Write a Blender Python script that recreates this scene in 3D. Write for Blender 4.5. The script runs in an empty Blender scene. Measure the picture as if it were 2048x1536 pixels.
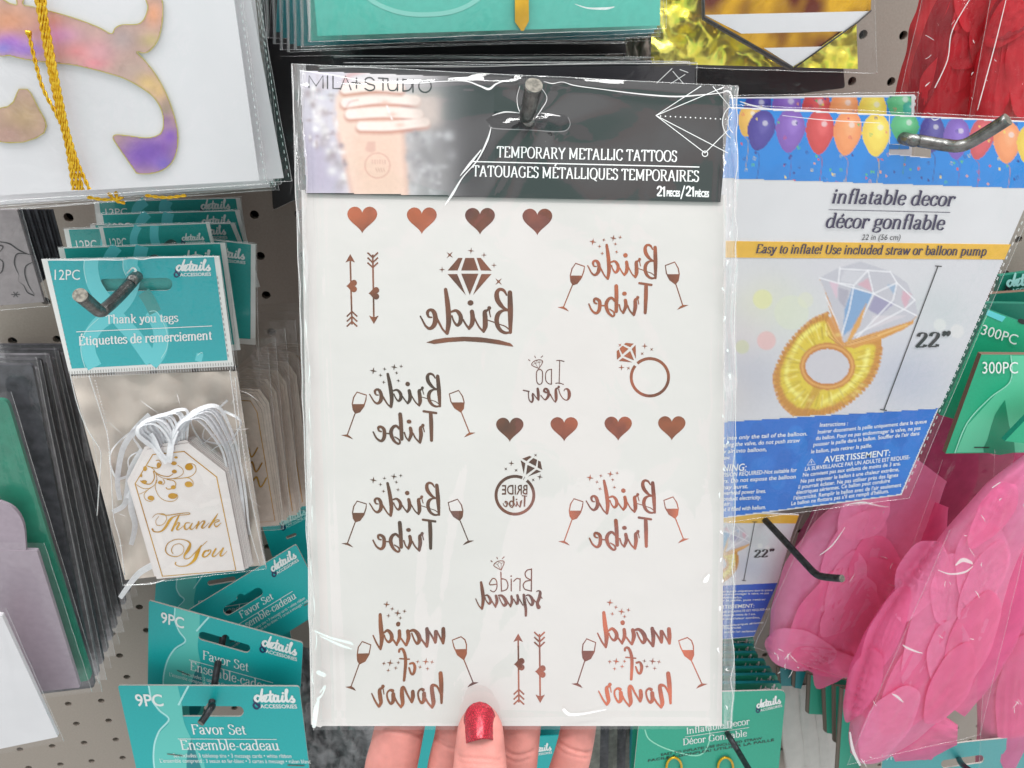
import bpy, bmesh, math, random
import numpy as np
from mathutils import Vector, Matrix
from mathutils.geometry import tessellate_polygon
from mathutils import noise as mnoise

S = bpy.context.scene
COL = S.collection
R_ = math.radians
random.seed(7)

# ------------------------------------------------------------------ camera
F_PX, CX, CY = 1500.0, 1024.0, 768.0          # focal length and centre in pixels of a 2048 x 1536 picture
PITCH, YAW, ROLL = R_(30), R_(9), R_(1.9)
CAM = Vector((0, 0, 1.35))
fwd = Vector((math.sin(YAW) * math.cos(PITCH), math.cos(YAW) * math.cos(PITCH), -math.sin(PITCH)))
r0 = Vector((math.cos(YAW), -math.sin(YAW), 0)); u0 = r0.cross(fwd)
right = r0 * math.cos(ROLL) + u0 * math.sin(ROLL)
up = u0 * math.cos(ROLL) - r0 * math.sin(ROLL)
cam = bpy.data.cameras.new('camera'); camo = bpy.data.objects.new('camera', cam); COL.objects.link(camo)
cam.sensor_width = 36; cam.lens = 36 * F_PX / 2048; cam.clip_start = 0.01; cam.clip_end = 50
M = Matrix((right, up, -fwd)).transposed().to_4x4(); M.translation = CAM
camo.matrix_world = M
S.camera = camo
cam.dof.use_dof = True; cam.dof.focus_distance = .262; cam.dof.aperture_fstop = 60

# ------------------------------------------------------------------ world and shop lamps
W = bpy.data.worlds.new('World'); S.world = W; W.use_nodes = True
nt = W.node_tree; bg = nt.nodes['Background']
tc = nt.nodes.new('ShaderNodeTexCoord'); sp = nt.nodes.new('ShaderNodeSeparateXYZ'); rp = nt.nodes.new('ShaderNodeValToRGB')
mp = nt.nodes.new('ShaderNodeMapRange'); mp.inputs[1].default_value = -1; mp.inputs[2].default_value = 1
nt.links.new(tc.outputs['Generated'], sp.inputs[0]); nt.links.new(sp.outputs[2], mp.inputs[0]); nt.links.new(mp.outputs[0], rp.inputs[0]); nt.links.new(rp.outputs[0], bg.inputs[0])
e = rp.color_ramp.elements
e[0].position = 0.0; e[0].color = (.42, .42, .43, 1); e[1].position = 1.0; e[1].color = (1, 1, 1, 1)
for p_, c_ in ((.35, (.46, .46, .46, 1)), (.5, (.56, .56, .57, 1)), (.68, (.80, .80, .81, 1))):
    k = e.new(p_); k.color = c_
bg.inputs[1].default_value = WORLD_STRENGTH = 1.22
# the shop across the aisle: blocks of coloured and dark goods in a band round the horizon
vo = nt.nodes.new('ShaderNodeTexVoronoi'); vo.inputs['Scale'].default_value = 3.4; vo.inputs['Randomness'].default_value = .8; nt.links.new(tc.outputs['Generated'], vo.inputs['Vector'])
vr = nt.nodes.new('ShaderNodeValToRGB'); nt.links.new(vo.outputs['Color'], vr.inputs[0]); vr.color_ramp.interpolation = 'CONSTANT'
ve = vr.color_ramp.elements; ve[0].position = 0; ve[0].color = (.10, .10, .12, 1); ve[1].position = .22; ve[1].color = (.80, .80, .80, 1)
for p_, c_ in ((.40, (.12, .44, .36, 1)), (.52, (.55, .52, .52, 1)), (.66, (.62, .40, .36, 1)), (.76, (.9, .9, .92, 1)), (.9, (.25, .24, .27, 1))):
    k = ve.new(p_); k.color = c_
ab = nt.nodes.new('ShaderNodeMath'); ab.operation = 'ABSOLUTE'; nt.links.new(sp.outputs[2], ab.inputs[0])
mr = nt.nodes.new('ShaderNodeMapRange'); mr.inputs[1].default_value = .50; mr.inputs[2].default_value = .74; mr.inputs[3].default_value = .75; mr.inputs[4].default_value = 0; nt.links.new(ab.outputs[0], mr.inputs[0])
mw = nt.nodes.new('ShaderNodeMix'); mw.data_type = 'RGBA'; nt.links.new(mr.outputs[0], mw.inputs[0]); nt.links.new(rp.outputs[0], mw.inputs[6]); nt.links.new(vr.outputs[0], mw.inputs[7]); nt.links.new(mw.outputs[2], bg.inputs[0])

def area(name, loc, target, sx, sy, power, color=(1, 1, .98)):
    l = bpy.data.lights.new(name, 'AREA'); l.shape = 'RECTANGLE'; l.size = sx; l.size_y = sy; l.energy = power; l.color = color
    o = bpy.data.objects.new(name, l); COL.objects.link(o); o.location = loc
    o.rotation_euler = (Vector(target) - Vector(loc)).to_track_quat('-Z', 'Y').to_euler(); return o
area('ceiling_lamp', (0.1, -0.12, 2.75), (0.1, .3, 1.2), 2.6, .16, 17)
area('ceiling_lamp', (-0.9, 0.05, 2.9), (-.1, .4, 1.2), .16, 2.2, 8)
area('ceiling_lamp', (1.1, 0.0, 2.9), (.2, .4, 1.2), .16, 2.2, 8)
S.view_settings.view_transform = 'Standard'; S.view_settings.look = 'None'
S.view_settings.exposure = 0.34
S.cycles.use_denoising = True
S.cycles.max_bounces = 10; S.cycles.transparent_max_bounces = 40; S.cycles.diffuse_bounces = 4; S.cycles.glossy_bounces = 4
S.cycles.caustics_reflective = False; S.cycles.caustics_refractive = False
S.cycles.sample_clamp_indirect = 6

# ------------------------------------------------------------------ rays and planes
def ray(px, py):
    return (fwd + right * ((px - CX) / F_PX) + up * ((CY - py) / F_PX))

class Pl:
    def __init__(s, o, n):
        s.o = Vector(o); s.n = Vector(n).normalized()
        if (CAM - s.o).dot(s.n) < 0: s.n = -s.n
    def pt(s, px, py, off=0.0):
        r = ray(px, py); o = s.o + s.n * off
        return CAM + r * ((o - CAM).dot(s.n) / r.dot(s.n))
def P(Y, a=0.0, b=0.0, at=(1024, 768)):
    """upright plane a distance Y in front of the camera (0.50 is the pegboard), turned a deg about z, leaning b deg"""
    r = ray(*at); o = CAM + r * (Y / r.y)
    a, b = R_(a), R_(b)
    return Pl(o, (math.sin(a) * math.cos(b), -math.cos(a) * math.cos(b), math.sin(b)))
def planeQuad(c, d0):
    r = [ray(*q) for q in c]
    A = np.array([[-r[1][i], r[2][i], -r[3][i]] for i in range(3)]); bb = -np.array(r[0]) * d0
    d = np.linalg.solve(A, bb)
    p = [CAM + r[0] * d0, CAM + r[1] * d[0], CAM + r[3] * d[2]]
    return Pl(p[0], (p[1] - p[0]).cross(p[2] - p[0]))

# ------------------------------------------------------------------ colours and materials
def lin(c):
    c = c / 255.0
    return c / 12.92 if c <= .04045 else ((c + .055) / 1.055) ** 2.4
def C(r, g, b, k=1.0): return (lin(r) * k, lin(g) * k, lin(b) * k, 1)
MATS = {}
def mat(name, col, rough=.5, metal=0.0, spec=.5, noise=0.0, nscale=300, bump=0.0, bscale=400, trans=0.0, col2=None, coat=0.0, sheen=0.0, detail=4, dist=.002, contrast=None):
    if name in MATS: return MATS[name]
    m = bpy.data.materials.new(name); m.use_nodes = True; t = m.node_tree; b = t.nodes['Principled BSDF']; N, L = t.nodes.new, t.links.new
    b.inputs['Base Color'].default_value = col; b.inputs['Roughness'].default_value = rough; b.inputs['Metallic'].default_value = metal
    b.inputs['Specular IOR Level'].default_value = spec; b.inputs['Coat Weight'].default_value = coat; b.inputs['Coat Roughness'].default_value = .08
    b.inputs['Sheen Weight'].default_value = sheen
    c = N('ShaderNodeTexCoord')
    if noise or col2:
        n = N('ShaderNodeTexNoise'); n.inputs['Scale'].default_value = nscale; n.inputs['Detail'].default_value = detail
        L(c.outputs['Object'], n.inputs['Vector'])
        r = N('ShaderNodeValToRGB'); L(n.outputs['Fac'], r.inputs[0]); L(r.outputs[0], b.inputs['Base Color'])
        lo, hi = contrast or (.35, .65)
        r.color_ramp.elements[0].position = lo; r.color_ramp.elements[1].position = hi
        if col2: r.color_ramp.elements[0].color = col; r.color_ramp.elements[1].color = col2
        else:
            r.color_ramp.elements[0].color = tuple(v * (1 - noise) for v in col[:3]) + (1,)
            r.color_ramp.elements[1].color = tuple(min(1, v * (1 + noise)) for v in col[:3]) + (1,)
    if bump:
        n = N('ShaderNodeTexNoise'); n.inputs['Scale'].default_value = bscale; n.inputs['Detail'].default_value = 5
        L(c.outputs['Object'], n.inputs['Vector'])
        u = N('ShaderNodeBump'); u.inputs['Strength'].default_value = bump; u.inputs['Distance'].default_value = dist
        L(n.outputs['Fac'], u.inputs['Height']); L(u.outputs[0], b.inputs['Normal'])
    if trans:
        tr = N('ShaderNodeBsdfTranslucent'); tr.inputs[0].default_value = col; mx = N('ShaderNodeMixShader'); mx.inputs[0].default_value = trans
        if noise or col2: L(r.outputs[0], tr.inputs[0])
        L(b.outputs[0], mx.inputs[1]); L(tr.outputs[0], mx.inputs[2]); L(mx.outputs[0], t.nodes['Material Output'].inputs[0])
    MATS[name] = m; return m

def film_mat(name, tint=(.995, .995, .995), haze=.006, rough=.06, gloss=.42, bump=.2, bscale=120, hazecol=(.8, .8, .8), base=.012, dist=.0015):
    if name in MATS: return MATS[name]
    m = bpy.data.materials.new(name); m.use_nodes = True; t = m.node_tree; t.nodes.remove(t.nodes['Principled BSDF']); N, L = t.nodes.new, t.links.new
    tr = N('ShaderNodeBsdfTransparent'); tr.inputs[0].default_value = (*tint, 1)
    gl = N('ShaderNodeBsdfGlossy'); gl.inputs['Roughness'].default_value = rough; gl.inputs[0].default_value = (1, 1, 1, 1)
    df = N('ShaderNodeBsdfDiffuse'); df.inputs[0].default_value = (*hazecol, 1)
    lw = N('ShaderNodeFresnel'); ge = N('ShaderNodeNewGeometry'); io = N('ShaderNodeMapRange'); io.inputs[3].default_value = 1.5; io.inputs[4].default_value = 1 / 1.5; L(ge.outputs['Backfacing'], io.inputs[0]); L(io.outputs[0], lw.inputs[0])
    mu = N('ShaderNodeMath'); mu.operation = 'MULTIPLY_ADD'; mu.inputs[1].default_value = gloss; mu.inputs[2].default_value = base; mu.use_clamp = True
    mx1 = N('ShaderNodeMixShader'); mx1.inputs[0].default_value = haze; mx2 = N('ShaderNodeMixShader')
    c = N('ShaderNodeTexCoord'); n = N('ShaderNodeTexNoise'); n.inputs['Scale'].default_value = bscale; n.inputs['Detail'].default_value = 3; n.inputs['Distortion'].default_value = 1.2
    u = N('ShaderNodeBump'); u.inputs['Strength'].default_value = bump; u.inputs['Distance'].default_value = dist
    L(c.outputs['Object'], n.inputs['Vector']); L(n.outputs['Fac'], u.inputs['Height']); L(u.outputs[0], gl.inputs['Normal'])
    L(lw.outputs[0], mu.inputs[0]); L(tr.outputs[0], mx1.inputs[1]); L(df.outputs[0], mx1.inputs[2])
    L(mx1.outputs[0], mx2.inputs[1]); L(gl.outputs[0], mx2.inputs[2]); L(mu.outputs[0], mx2.inputs[0]); L(mx2.outputs[0], t.nodes['Material Output'].inputs[0])
    MATS[name] = m; return m

def attr_mat(name, rough=.45, bump=0.0, bscale=600):
    if name in MATS: return MATS[name]
    m = mat(name, (1, 1, 1, 1), rough, bump=bump, bscale=bscale); t = m.node_tree
    a = t.nodes.new('ShaderNodeAttribute'); a.attribute_name = 'Col'; t.links.new(a.outputs['Color'], t.nodes['Principled BSDF'].inputs['Base Color'])
    return m

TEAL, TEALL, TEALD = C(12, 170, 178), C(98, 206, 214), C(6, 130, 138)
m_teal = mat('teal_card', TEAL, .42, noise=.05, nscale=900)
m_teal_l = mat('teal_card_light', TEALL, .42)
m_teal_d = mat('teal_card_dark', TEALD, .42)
m_white = mat('white_card', C(232, 231, 229), .45, noise=.015, nscale=60)
m_white2 = mat('white_paper', C(222, 220, 224), .5, noise=.02, nscale=40)
m_ink_w = mat('white_ink', C(238, 240, 240), .45)
m_ink_soft = mat('pale_ink', C(170, 225, 222), .45)
m_ink_k = mat('black_ink', C(34, 32, 36), .4)
m_ink_navy = mat('navy_ink', C(16, 44, 92), .4)
m_ink_purp = mat('violet_black_ink', C(44, 34, 72), .4)
m_black = mat('black_card', C(38, 36, 42), .35, noise=.1, nscale=80)
m_board = mat('grey_board_edge', C(120, 108, 98), .8)
m_steel = mat('dark_wire', C(120, 120, 118), .27, metal=.85, noise=.35, nscale=260, bump=.35, bscale=420, dist=.0006)
m_steel_b = mat('black_wire', C(58, 60, 64), .38, metal=.55, noise=.4, nscale=300, bump=.35, bscale=500, dist=.0005)
m_steel_tip = mat('worn_wire_tip', C(110, 106, 98), .5, metal=.4, noise=.4, nscale=700, bump=.4, bscale=900, dist=.0003)
m_foil = mat('copper_foil', C(122, 62, 50), .24, metal=.85, col2=C(206, 104, 70), nscale=55, detail=5, contrast=(.36, .66), bump=.12, bscale=90, dist=.0008)
m_foil_d = mat('dark_copper_foil', C(102, 58, 50), .24, metal=.85, col2=C(168, 88, 66), nscale=55, detail=5, contrast=(.36, .68), bump=.12, bscale=90, dist=.0008)
m_gold_ink = mat('gold_foil_ink', C(216, 168, 56), .3, metal=.55, col2=C(180, 130, 40), nscale=60)
m_film = film_mat('clear_film')
m_film_hi = film_mat('clear_film_crisp', haze=.004, rough=.03, bump=.16, bscale=40, base=.015, gloss=1.1)
m_film_old = film_mat('clear_film_dull', haze=.10, rough=.14, bump=.6, bscale=160, base=.05)
m_film_edge = film_mat('film_weld', haze=.12, rough=.10, base=.10, gloss=1.1, bump=.4, hazecol=(.85, .85, .86))
m_film_bright = film_mat('film_fold', haze=.38, rough=.12, base=.22, gloss=1.2, bump=.2, hazecol=(.95, .95, .95))
m_crease_glint = film_mat('crease_glint', haze=.62, rough=.15, base=.3, gloss=1.3, bump=.2, hazecol=(.97, .97, .97))  # white haze stands for the shine on film creases

# ------------------------------------------------------------------ objects
ORG = {}
def thing(name, label, cat, at, group=None):
    o = bpy.data.objects.new(name, None); COL.objects.link(o); o.location = at; o.empty_display_size = .01
    o['label'] = label; o['category'] = cat
    if group: o['group'] = group
    ORG[o.name] = Vector(at); return o
def org(o):
    while o.parent: o = o.parent
    return ORG.get(o.name, Vector((0, 0, 0)))
def mk(name, V, F, m, parent=None, smooth=False, cols=None, label=None, kind=None):
    d = bpy.data.meshes.new(name); base = org(parent) if parent else Vector((0, 0, 0))
    d.from_pydata([tuple(Vector(v) - base) for v in V], [], F)
    if m: d.materials.append(m)
    if smooth: d.shade_smooth()
    if cols is not None:
        a = d.color_attributes.new('Col', 'FLOAT_COLOR', 'POINT'); a.data.foreach_set('color', np.asarray(cols, dtype=np.float32).ravel())
    o = bpy.data.objects.new(name, d); COL.objects.link(o)
    if parent: o.parent = parent
    if label: o['label'] = label
    if kind: o['kind'] = kind
    return o
def tess(loops):
    """triangulate outline + holes given as lists of 2-D points; returns flat points and triangles"""
    flat = [p for l in loops for p in l]
    tri = tessellate_polygon([[Vector((p[0], p[1], 0)) for p in l] for l in loops])
    return flat, [tuple(t) for t in tri]
def slab(name, loops, pl, off, th, m, parent=None, edge=None, **kw):
    """a flat sheet of thickness th whose front face lies off in front of the plane; loops = outline, then holes (pixels)"""
    if not isinstance(loops[0][0], (tuple, list)): loops = [loops]
    flat, tri = tess(loops); n = len(flat)
    V = [pl.pt(p[0], p[1], off) for p in flat]; V += [v - pl.n * th for v in V]
    F = []
    for t in tri:
        a, b, c = (V[i] for i in t)
        if (b - a).cross(c - a).dot(pl.n) < 0: t = t[::-1]
        F.append(t); F.append(tuple(i + n for i in t[::-1]))
    nf = len(F); k = 0
    for l in loops:
        m_ = len(l)
        for i in range(m_): j = (i + 1) % m_; F.append((k + i, k + j, k + j + n, k + i + n))
        k += m_
    o = mk(name, V, F, m, parent, **kw)
    if edge:
        o.data.materials.append(edge)
        for i, p in enumerate(o.data.polygons):
            if i >= nf: p.material_index = 1
    return o

def crom(pts, sub=6, closed=False):
    n = len(pts); out = []
    if n < 3 and not closed: return [tuple(p) for p in pts]
    rng = range(n if closed else n - 1)
    for i in rng:
        if closed: p0, p1, p2, p3 = pts[(i - 1) % n], pts[i], pts[(i + 1) % n], pts[(i + 2) % n]
        else: p0, p1, p2, p3 = pts[max(i - 1, 0)], pts[i], pts[i + 1], pts[min(i + 2, n - 1)]
        for k in range(sub):
            t = k / sub
            out.append(tuple(.5 * ((2 * b) + (-a + c) * t + (2 * a - 5 * b + 4 * c - d) * t * t + (-a + 3 * b - 3 * c + d) * t ** 3) for a, b, c, d in zip(p0, p1, p2, p3)))
    if not closed: out.append(tuple(pts[-1]))
    return out
def stadium(x0, y0, x1, y1, h, n=8, notch=0):
    a = math.atan2(y1 - y0, x1 - x0); r = h / 2; o = []
    for i in range(n + 1):
        t = a - math.pi / 2 + math.pi * i / n; o.append((x1 + r * math.cos(t), y1 + r * math.sin(t)))
    for i in range(n + 1):
        t = a + math.pi / 2 + math.pi * i / n; o.append((x0 + r * math.cos(t), y0 + r * math.sin(t)))
    if notch:   # round bump in the upper side
        mx, my = (x0 + x1) / 2, (y0 + y1) / 2; nx, ny = math.sin(a), -math.cos(a); ux, uy = math.cos(a), math.sin(a)
        for i in range(9):
            t = math.pi * i / 8; d = notch
            o.append((mx - ux * d * math.cos(t) + nx * (r + d * .9 * math.sin(t)), my - uy * d * math.cos(t) + ny * (r + d * .9 * math.sin(t))))
    return o
def circ(cx, cy, rx, ry=None, n=20, rot=0):
    ry = ry or rx; c, s = math.cos(rot), math.sin(rot)
    return [(cx + rx * math.cos(t) * c - ry * math.sin(t) * s, cy + rx * math.cos(t) * s + ry * math.sin(t) * c) for t in (2 * math.pi * i / n for i in range(n))]
def rrect(tl, tr, br, bl, r, n=4):
    """quad with rounded corners (pixels)"""
    q = [tl, tr, br, bl]; o = []
    for i in range(4):
        p = Vector(q[i]); a = (Vector(q[i - 1]) - p).normalized() * r; b = (Vector(q[(i + 1) % 4]) - p).normalized() * r
        for k in range(n + 1):
            t = k / n; o.append(tuple((1 - t) ** 2 * (p + a) + 2 * t * (1 - t) * p + t * t * (p + b)))
    return o

class Ink:
    """flat print: shapes collected in picture pixels, then laid as one thin layer on a plane"""
    def __init__(s, f=None): s.v = []; s.f = []; s.k = 0; s.m = f or (lambda x, y: (x, y)); s.mw = 1.0
    def _add(s, pts, faces, hw=10**9):
        b = len(s.v); z = (s.k % 40) * 3e-6; s.k += 1; dz = 2.5e-6 / max(1, len(pts))
        s.v += [(*s.m(p[0], p[1]), z + ((i % hw) / hw) * 2.4e-6) for i, p in enumerate(pts)]; s.f += [tuple(i + b for i in f) for f in faces]
    def poly(s, *loops):
        flat, tri = tess(loops); s._add(flat, tri)
    def stroke(s, pts, w=None, smooth=True, closed=False, cap=True, sub=6):
        pts = [(p[0], p[1], (p[2] if len(p) > 2 else w)) for p in pts]
        if smooth: pts = crom(pts, sub, closed)
        q = [pts[0]]
        for p in pts[1:]:
            if math.hypot(p[0] - q[-1][0], p[1] - q[-1][1]) > 1e-4: q.append(p)
        pts = q; n = len(pts)
        if n < 2: return
        L, Rr = [], []
        for i in range(n):
            a = pts[(i - 1) % n] if closed else pts[max(i - 1, 0)]; b = pts[(i + 1) % n] if closed else pts[min(i + 1, n - 1)]
            dx, dy = b[0] - a[0], b[1] - a[1]; l = math.hypot(dx, dy) or 1; dx /= l; dy /= l; h = max(pts[i][2], .01) / 2
            L.append((pts[i][0] - dy * h, pts[i][1] + dx * h)); Rr.append((pts[i][0] + dy * h, pts[i][1] - dx * h))
        P_ = L + Rr; F = [(i, i + 1, n + i + 1, n + i) for i in range(n - 1)]
        if closed: F.append((n - 1, 0, n, 2 * n - 1))
        elif cap:
            for e_, o_ in ((0, 1), (n - 1, -1)):
                x, y, w_ = pts[e_]; q = pts[e_ + o_]; a = math.atan2(y - q[1], x - q[0]); k = len(P_)
                P_ += [(x + w_ / 2 * math.cos(a + t), y + w_ / 2 * math.sin(a + t)) for t in (-math.pi / 2 + math.pi * i / 6 for i in range(7))]
                F.append(tuple(range(k, k + 7)))
        s._add(P_, F, n)
    def star(s, x, y, r, rot=0, k=.22):
        s.poly([(x + (r if i % 2 == 0 else r * k) * math.cos(rot + i * math.pi / 4), y + (r if i % 2 == 0 else r * k) * math.sin(rot + i * math.pi / 4)) for i in range(8)])
    def dot(s, x, y, rx, ry=None, n=14, rot=0): s.poly(circ(x, y, rx, ry, n, rot))
    def ring(s, x, y, r, w, a0=0, a1=360, n=48):
        pts = [(x + r * math.cos(R_(a0 + (a1 - a0) * i / n)), y + r * math.sin(R_(a0 + (a1 - a0) * i / n)), w) for i in range(n + 1)]
        full = abs(a1 - a0) >= 360
        s.stroke(pts[:-1] if full else pts, smooth=False, closed=full, cap=False)
    def build(s, name, m, pl, off, parent, **kw):
        if not s.v: return None
        if 'lettering' in name or name in ('perforation', 'seam_dashes', 'pale_monogram', 'monogram_outline', 'gold_print', 'staple', 'confetti'): kw.setdefault('kind', 'stuff')
        V = [pl.pt(x, y, off + z) for x, y, z in s.v]
        F = []
        for f in s.f:
            a, b, c = V[f[0]], V[f[1]], V[f[2]]
            F.append(f if (b - a).cross(c - a).dot(pl.n) >= 0 else f[::-1])
        return mk(name, V, F, m, parent, **kw)

def affine(src, dst):
    A = np.array([[x, y, 1] for x, y in src]); X = np.linalg.solve(A, np.array([d[0] for d in dst])); Y = np.linalg.solve(A, np.array([d[1] for d in dst]))
    return lambda x, y: (X[0] * x + X[1] * y + X[2], Y[0] * x + Y[1] * y + Y[2])
def zoomf(ox, oy, s): return lambda x, y: (ox + x / s, oy + y / s)

# ------------------------------------------------------------------ lettering
_fc = {}
def sans_mesh(txt, bold=0.0):
    k = (txt, bold)
    if k in _fc: return _fc[k]
    cu = bpy.data.curves.new('lettering', 'FONT'); cu.body = txt; cu.size = 1; cu.offset = bold; cu.resolution_u = 3
    o = bpy.data.objects.new('lettering', cu); COL.objects.link(o); bpy.context.view_layer.update()
    me = bpy.data.meshes.new_from_object(o.evaluated_get(bpy.context.evaluated_depsgraph_get()))
    r = ([(v.co.x, v.co.y) for v in me.vertices], [tuple(p.vertices) for p in me.polygons])
    bpy.data.objects.remove(o); bpy.data.curves.remove(cu); bpy.data.meshes.remove(me)
    _fc[k] = r; return r
def _place(s, V, Fs, x0, x1, p0, p1, cap, caph, upv, shear):
    dx, dy = p1[0] - p0[0], p1[1] - p0[1]; l = math.hypot(dx, dy)
    if upv is None: upv = (dy / l, -dx / l) if dx > 0 else (-dy / l, dx / l)
    k = l / (x1 - x0); h = cap / caph; ux, uy = dx / l, dy / l
    z0 = (s.k % 40) * 3e-6; s.k += 1; b = len(s.v)
    for q in V:
        x, y = q[0], q[1]; s.v.append((*s.m(p0[0] + ((x - x0) * k + y * shear * h) * ux + y * h * upv[0], p0[1] + ((x - x0) * k + y * shear * h) * uy + y * h * upv[1]), z0 + (q[2] if len(q) > 2 else 0)))
    s.f += [tuple(i + b for i in f) for f in Fs]
def sans(s, txt, p0, p1, cap, bold=0.0, shear=0.0, upv=None):
    V, Fs = sans_mesh(txt, bold)
    if not V: return
    caph = max(v[1] for v in sans_mesh('H', 0)[0])
    _place(s, V, Fs, min(v[0] for v in V), max(v[0] for v in V), p0, p1, cap, caph, upv, shear)

G = {}
def g(ch, adv, *parts): G[ch] = (adv, parts)
# every part: 's' smooth path, 'l' straight path, '_' serif bars at points, 'o' closed smooth, '.' dot
g(' ', 26)
g('a', 46, 's 8,35 13,44 23,46 31,42 33,33 33,8 37,1 44,3', 's 33,27 22,25 10,20 7,10 13,1 24,1 33,11')
g('b', 50, 'l 12,71 12,2', '_ 8,71', 's 12,34 20,44 32,46 42,36 44,22 40,8 28,-1 18,1 12,8')
g('c', 42, 's 36,36 33,44 24,47 13,42 7,30 7,16 13,3 24,-1 33,3 39,11', '. 34,37')
g('d', 54, 'l 40,71 40,1', '_ 36,71 45,1', 's 40,34 32,44 22,46 11,38 7,24 9,9 18,-1 30,1 40,10')
g('e', 44, 'l 8,25 37,25', 's 37,25 37,36 31,45 22,47 12,42 7,30 7,16 13,3 24,-1 33,2 39,10')
g('f', 32, 's 35,65 30,71 22,71 16,63 15,50 15,0', '_ 15,0', 'l 4,44 28,44')
g('g', 46, 'o 22,46 11,42 7,32 11,21 22,17 33,21 36,32 33,42', 's 13,19 8,13 12,7 24,4 36,1 40,-8 34,-16 20,-19 8,-16 5,-8 12,2', 'l 33,42 43,46')
g('h', 55, 'l 12,71 12,0', '_ 12,0 8,71 41,0', 's 12,33 20,44 31,46 39,40 41,30 41,0')
g('i', 27, 'l 13,45 13,0', '_ 13,0 10,45', '. 13,62')
g('k', 51, 'l 12,71 12,0', 'l 39,44 13,20', 'l 20,27 42,0', '_ 12,0 8,71 42,0 38,45')
g('l', 27, 'l 13,71 13,0', '_ 13,0 10,71')
g('m', 80, 'l 12,45 12,0', 's 12,33 20,44 29,46 36,41 39,30 39,0', 's 39,33 47,44 56,46 64,41 66,30 66,0', '_ 12,0 39,0 66,0 9,45')
g('n', 55, 'l 12,45 12,0', 's 12,33 20,44 31,46 39,40 41,30 41,0', '_ 12,0 41,0 9,45')
g('o', 48, 'o 24,47 12,42 7,30 7,16 12,4 24,-1 36,4 41,16 41,30 36,42')
g('p', 52, 'l 12,45 12,-19', '_ 12,-19 9,45', 's 12,34 20,44 32,46 42,36 44,22 40,8 28,-1 18,1 12,8')
g('q', 52, 'l 40,45 40,-19', '_ 40,-19', 's 40,34 32,44 22,46 11,38 7,24 9,9 18,-1 30,1 40,10')
g('r', 40, 'l 12,45 12,0', '_ 12,0 9,45', 's 12,30 18,41 26,46 34,43', '. 34,41')
g('s', 38, 's 31,37 27,45 18,47 9,43 8,34 14,28 25,22 33,16 33,7 26,0 16,-1 8,3 6,10')
g('t', 32, 's 15,60 15,10 19,1 29,3', 'l 4,44 28,44')
g('u', 55, 's 12,45 12,12 18,1 27,0 36,6 41,14', 'l 41,45 41,1', '_ 9,45 38,45 46,1')
g('v', 46, 'l 7,45 23,0', 'l 23,0 38,45', '_ 7,45 38,45')
g('w', 68, 'l 5,45 20,0', 'l 20,0 34,42', 'l 34,42 48,0', 'l 48,0 62,45', '_ 5,45 34,45 62,45')
g('y', 46, 'l 7,45 24,2', 's 39,45 23,-2 15,-17 5,-15', '_ 7,45 39,45', '. 6,-13')
g('é', 44, 'l 8,25 37,25', 's 37,25 37,36 31,45 22,47 12,42 7,30 7,16 13,3 24,-1 33,2 39,10', 'l 20,54 30,67')
g('T', 62, 'l 6,67 56,67', 'l 6,67 6,54', 'l 56,67 56,54', 'l 31,67 31,0', '_ 31,0')
g('E', 58, 'l 14,67 14,0', 'l 6,67 50,67', 'l 50,67 50,54', 'l 6,1 52,1', 'l 52,1 53,15', 'l 14,35 36,35')
g('É', 58, 'l 14,67 14,0', 'l 6,67 50,67', 'l 50,67 50,54', 'l 6,1 52,1', 'l 52,1 53,15', 'l 14,35 36,35', 'l 24,75 36,90')
g('F', 54, 'l 14,67 14,0', 'l 6,67 50,67', 'l 50,67 50,54', '_ 14,0', 'l 14,35 36,35')
g('M', 86, 'l 14,67 14,0', 'l 15,67 42,8', 'l 42,8 69,67', 'l 70,67 70,0', '_ 14,0 70,0 12,67 72,67')
g('P', 58, 'l 14,67 14,0', '_ 14,0 9,67', 's 14,67 36,67 48,61 50,50 46,38 34,33 14,33')
g('O', 70, 'o 35,68 18,62 8,46 8,22 18,5 35,-1 52,5 62,22 62,46 52,62')
g('Q', 70, 'o 35,68 18,62 8,46 8,22 18,5 35,-1 52,5 62,22 62,46 52,62', 's 36,8 50,-8 64,-13')
g('R', 66, 'l 14,67 14,0', '_ 14,0 9,67 57,0', 's 14,67 36,67 48,61 49,50 45,39 34,34 14,34', 'l 32,33 55,0')
g('A', 68, 'l 32,68 9,0', 'l 34,68 57,0', 'l 17,23 48,23', '_ 9,0 57,0')
g('Y', 64, 'l 8,67 32,33', 'l 56,67 32,33', 'l 32,33 32,0', '_ 32,0 8,67 56,67')
g('L', 54, 'l 14,67 14,0', '_ 14,67', 'l 6,1 48,1', 'l 48,1 49,16')
g('I', 29, 'l 14,67 14,0', '_ 14,0 14,67')
g('C', 62, 's 54,52 46,65 34,68 18,62 8,46 8,22 18,5 36,-1 48,4 55,15', 'l 54,66 54,50')
g('G', 68, 's 54,52 46,65 34,68 18,62 8,46 8,22 18,5 36,-1 50,3 56,8', 'l 54,66 54,52', 'l 56,30 56,3', '_ 54,30')
g('S', 50, 's 41,54 35,65 24,68 12,64 9,52 15,42 30,35 41,27 42,13 34,2 23,-1 12,3 8,15', 'l 41,66 41,53', 'l 8,1 8,15')
g('U', 68, 's 14,67 14,20 20,4 34,-1 48,4 55,20 55,67', '_ 14,67 55,67')
g('D', 66, 'l 14,67 14,0', '_ 9,67 9,0', 's 14,67 34,67 50,59 57,42 57,25 50,8 34,0 14,0')
g('-', 30, 'l 4,22 25,22')
g('!', 26, 'l 13,70 13,20', '. 13,4')
g('2', 48, 's 9,52 12,63 23,68 35,64 38,52 32,38 8,3', 'l 8,4 40,4', 'l 40,4 42,14')
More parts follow.
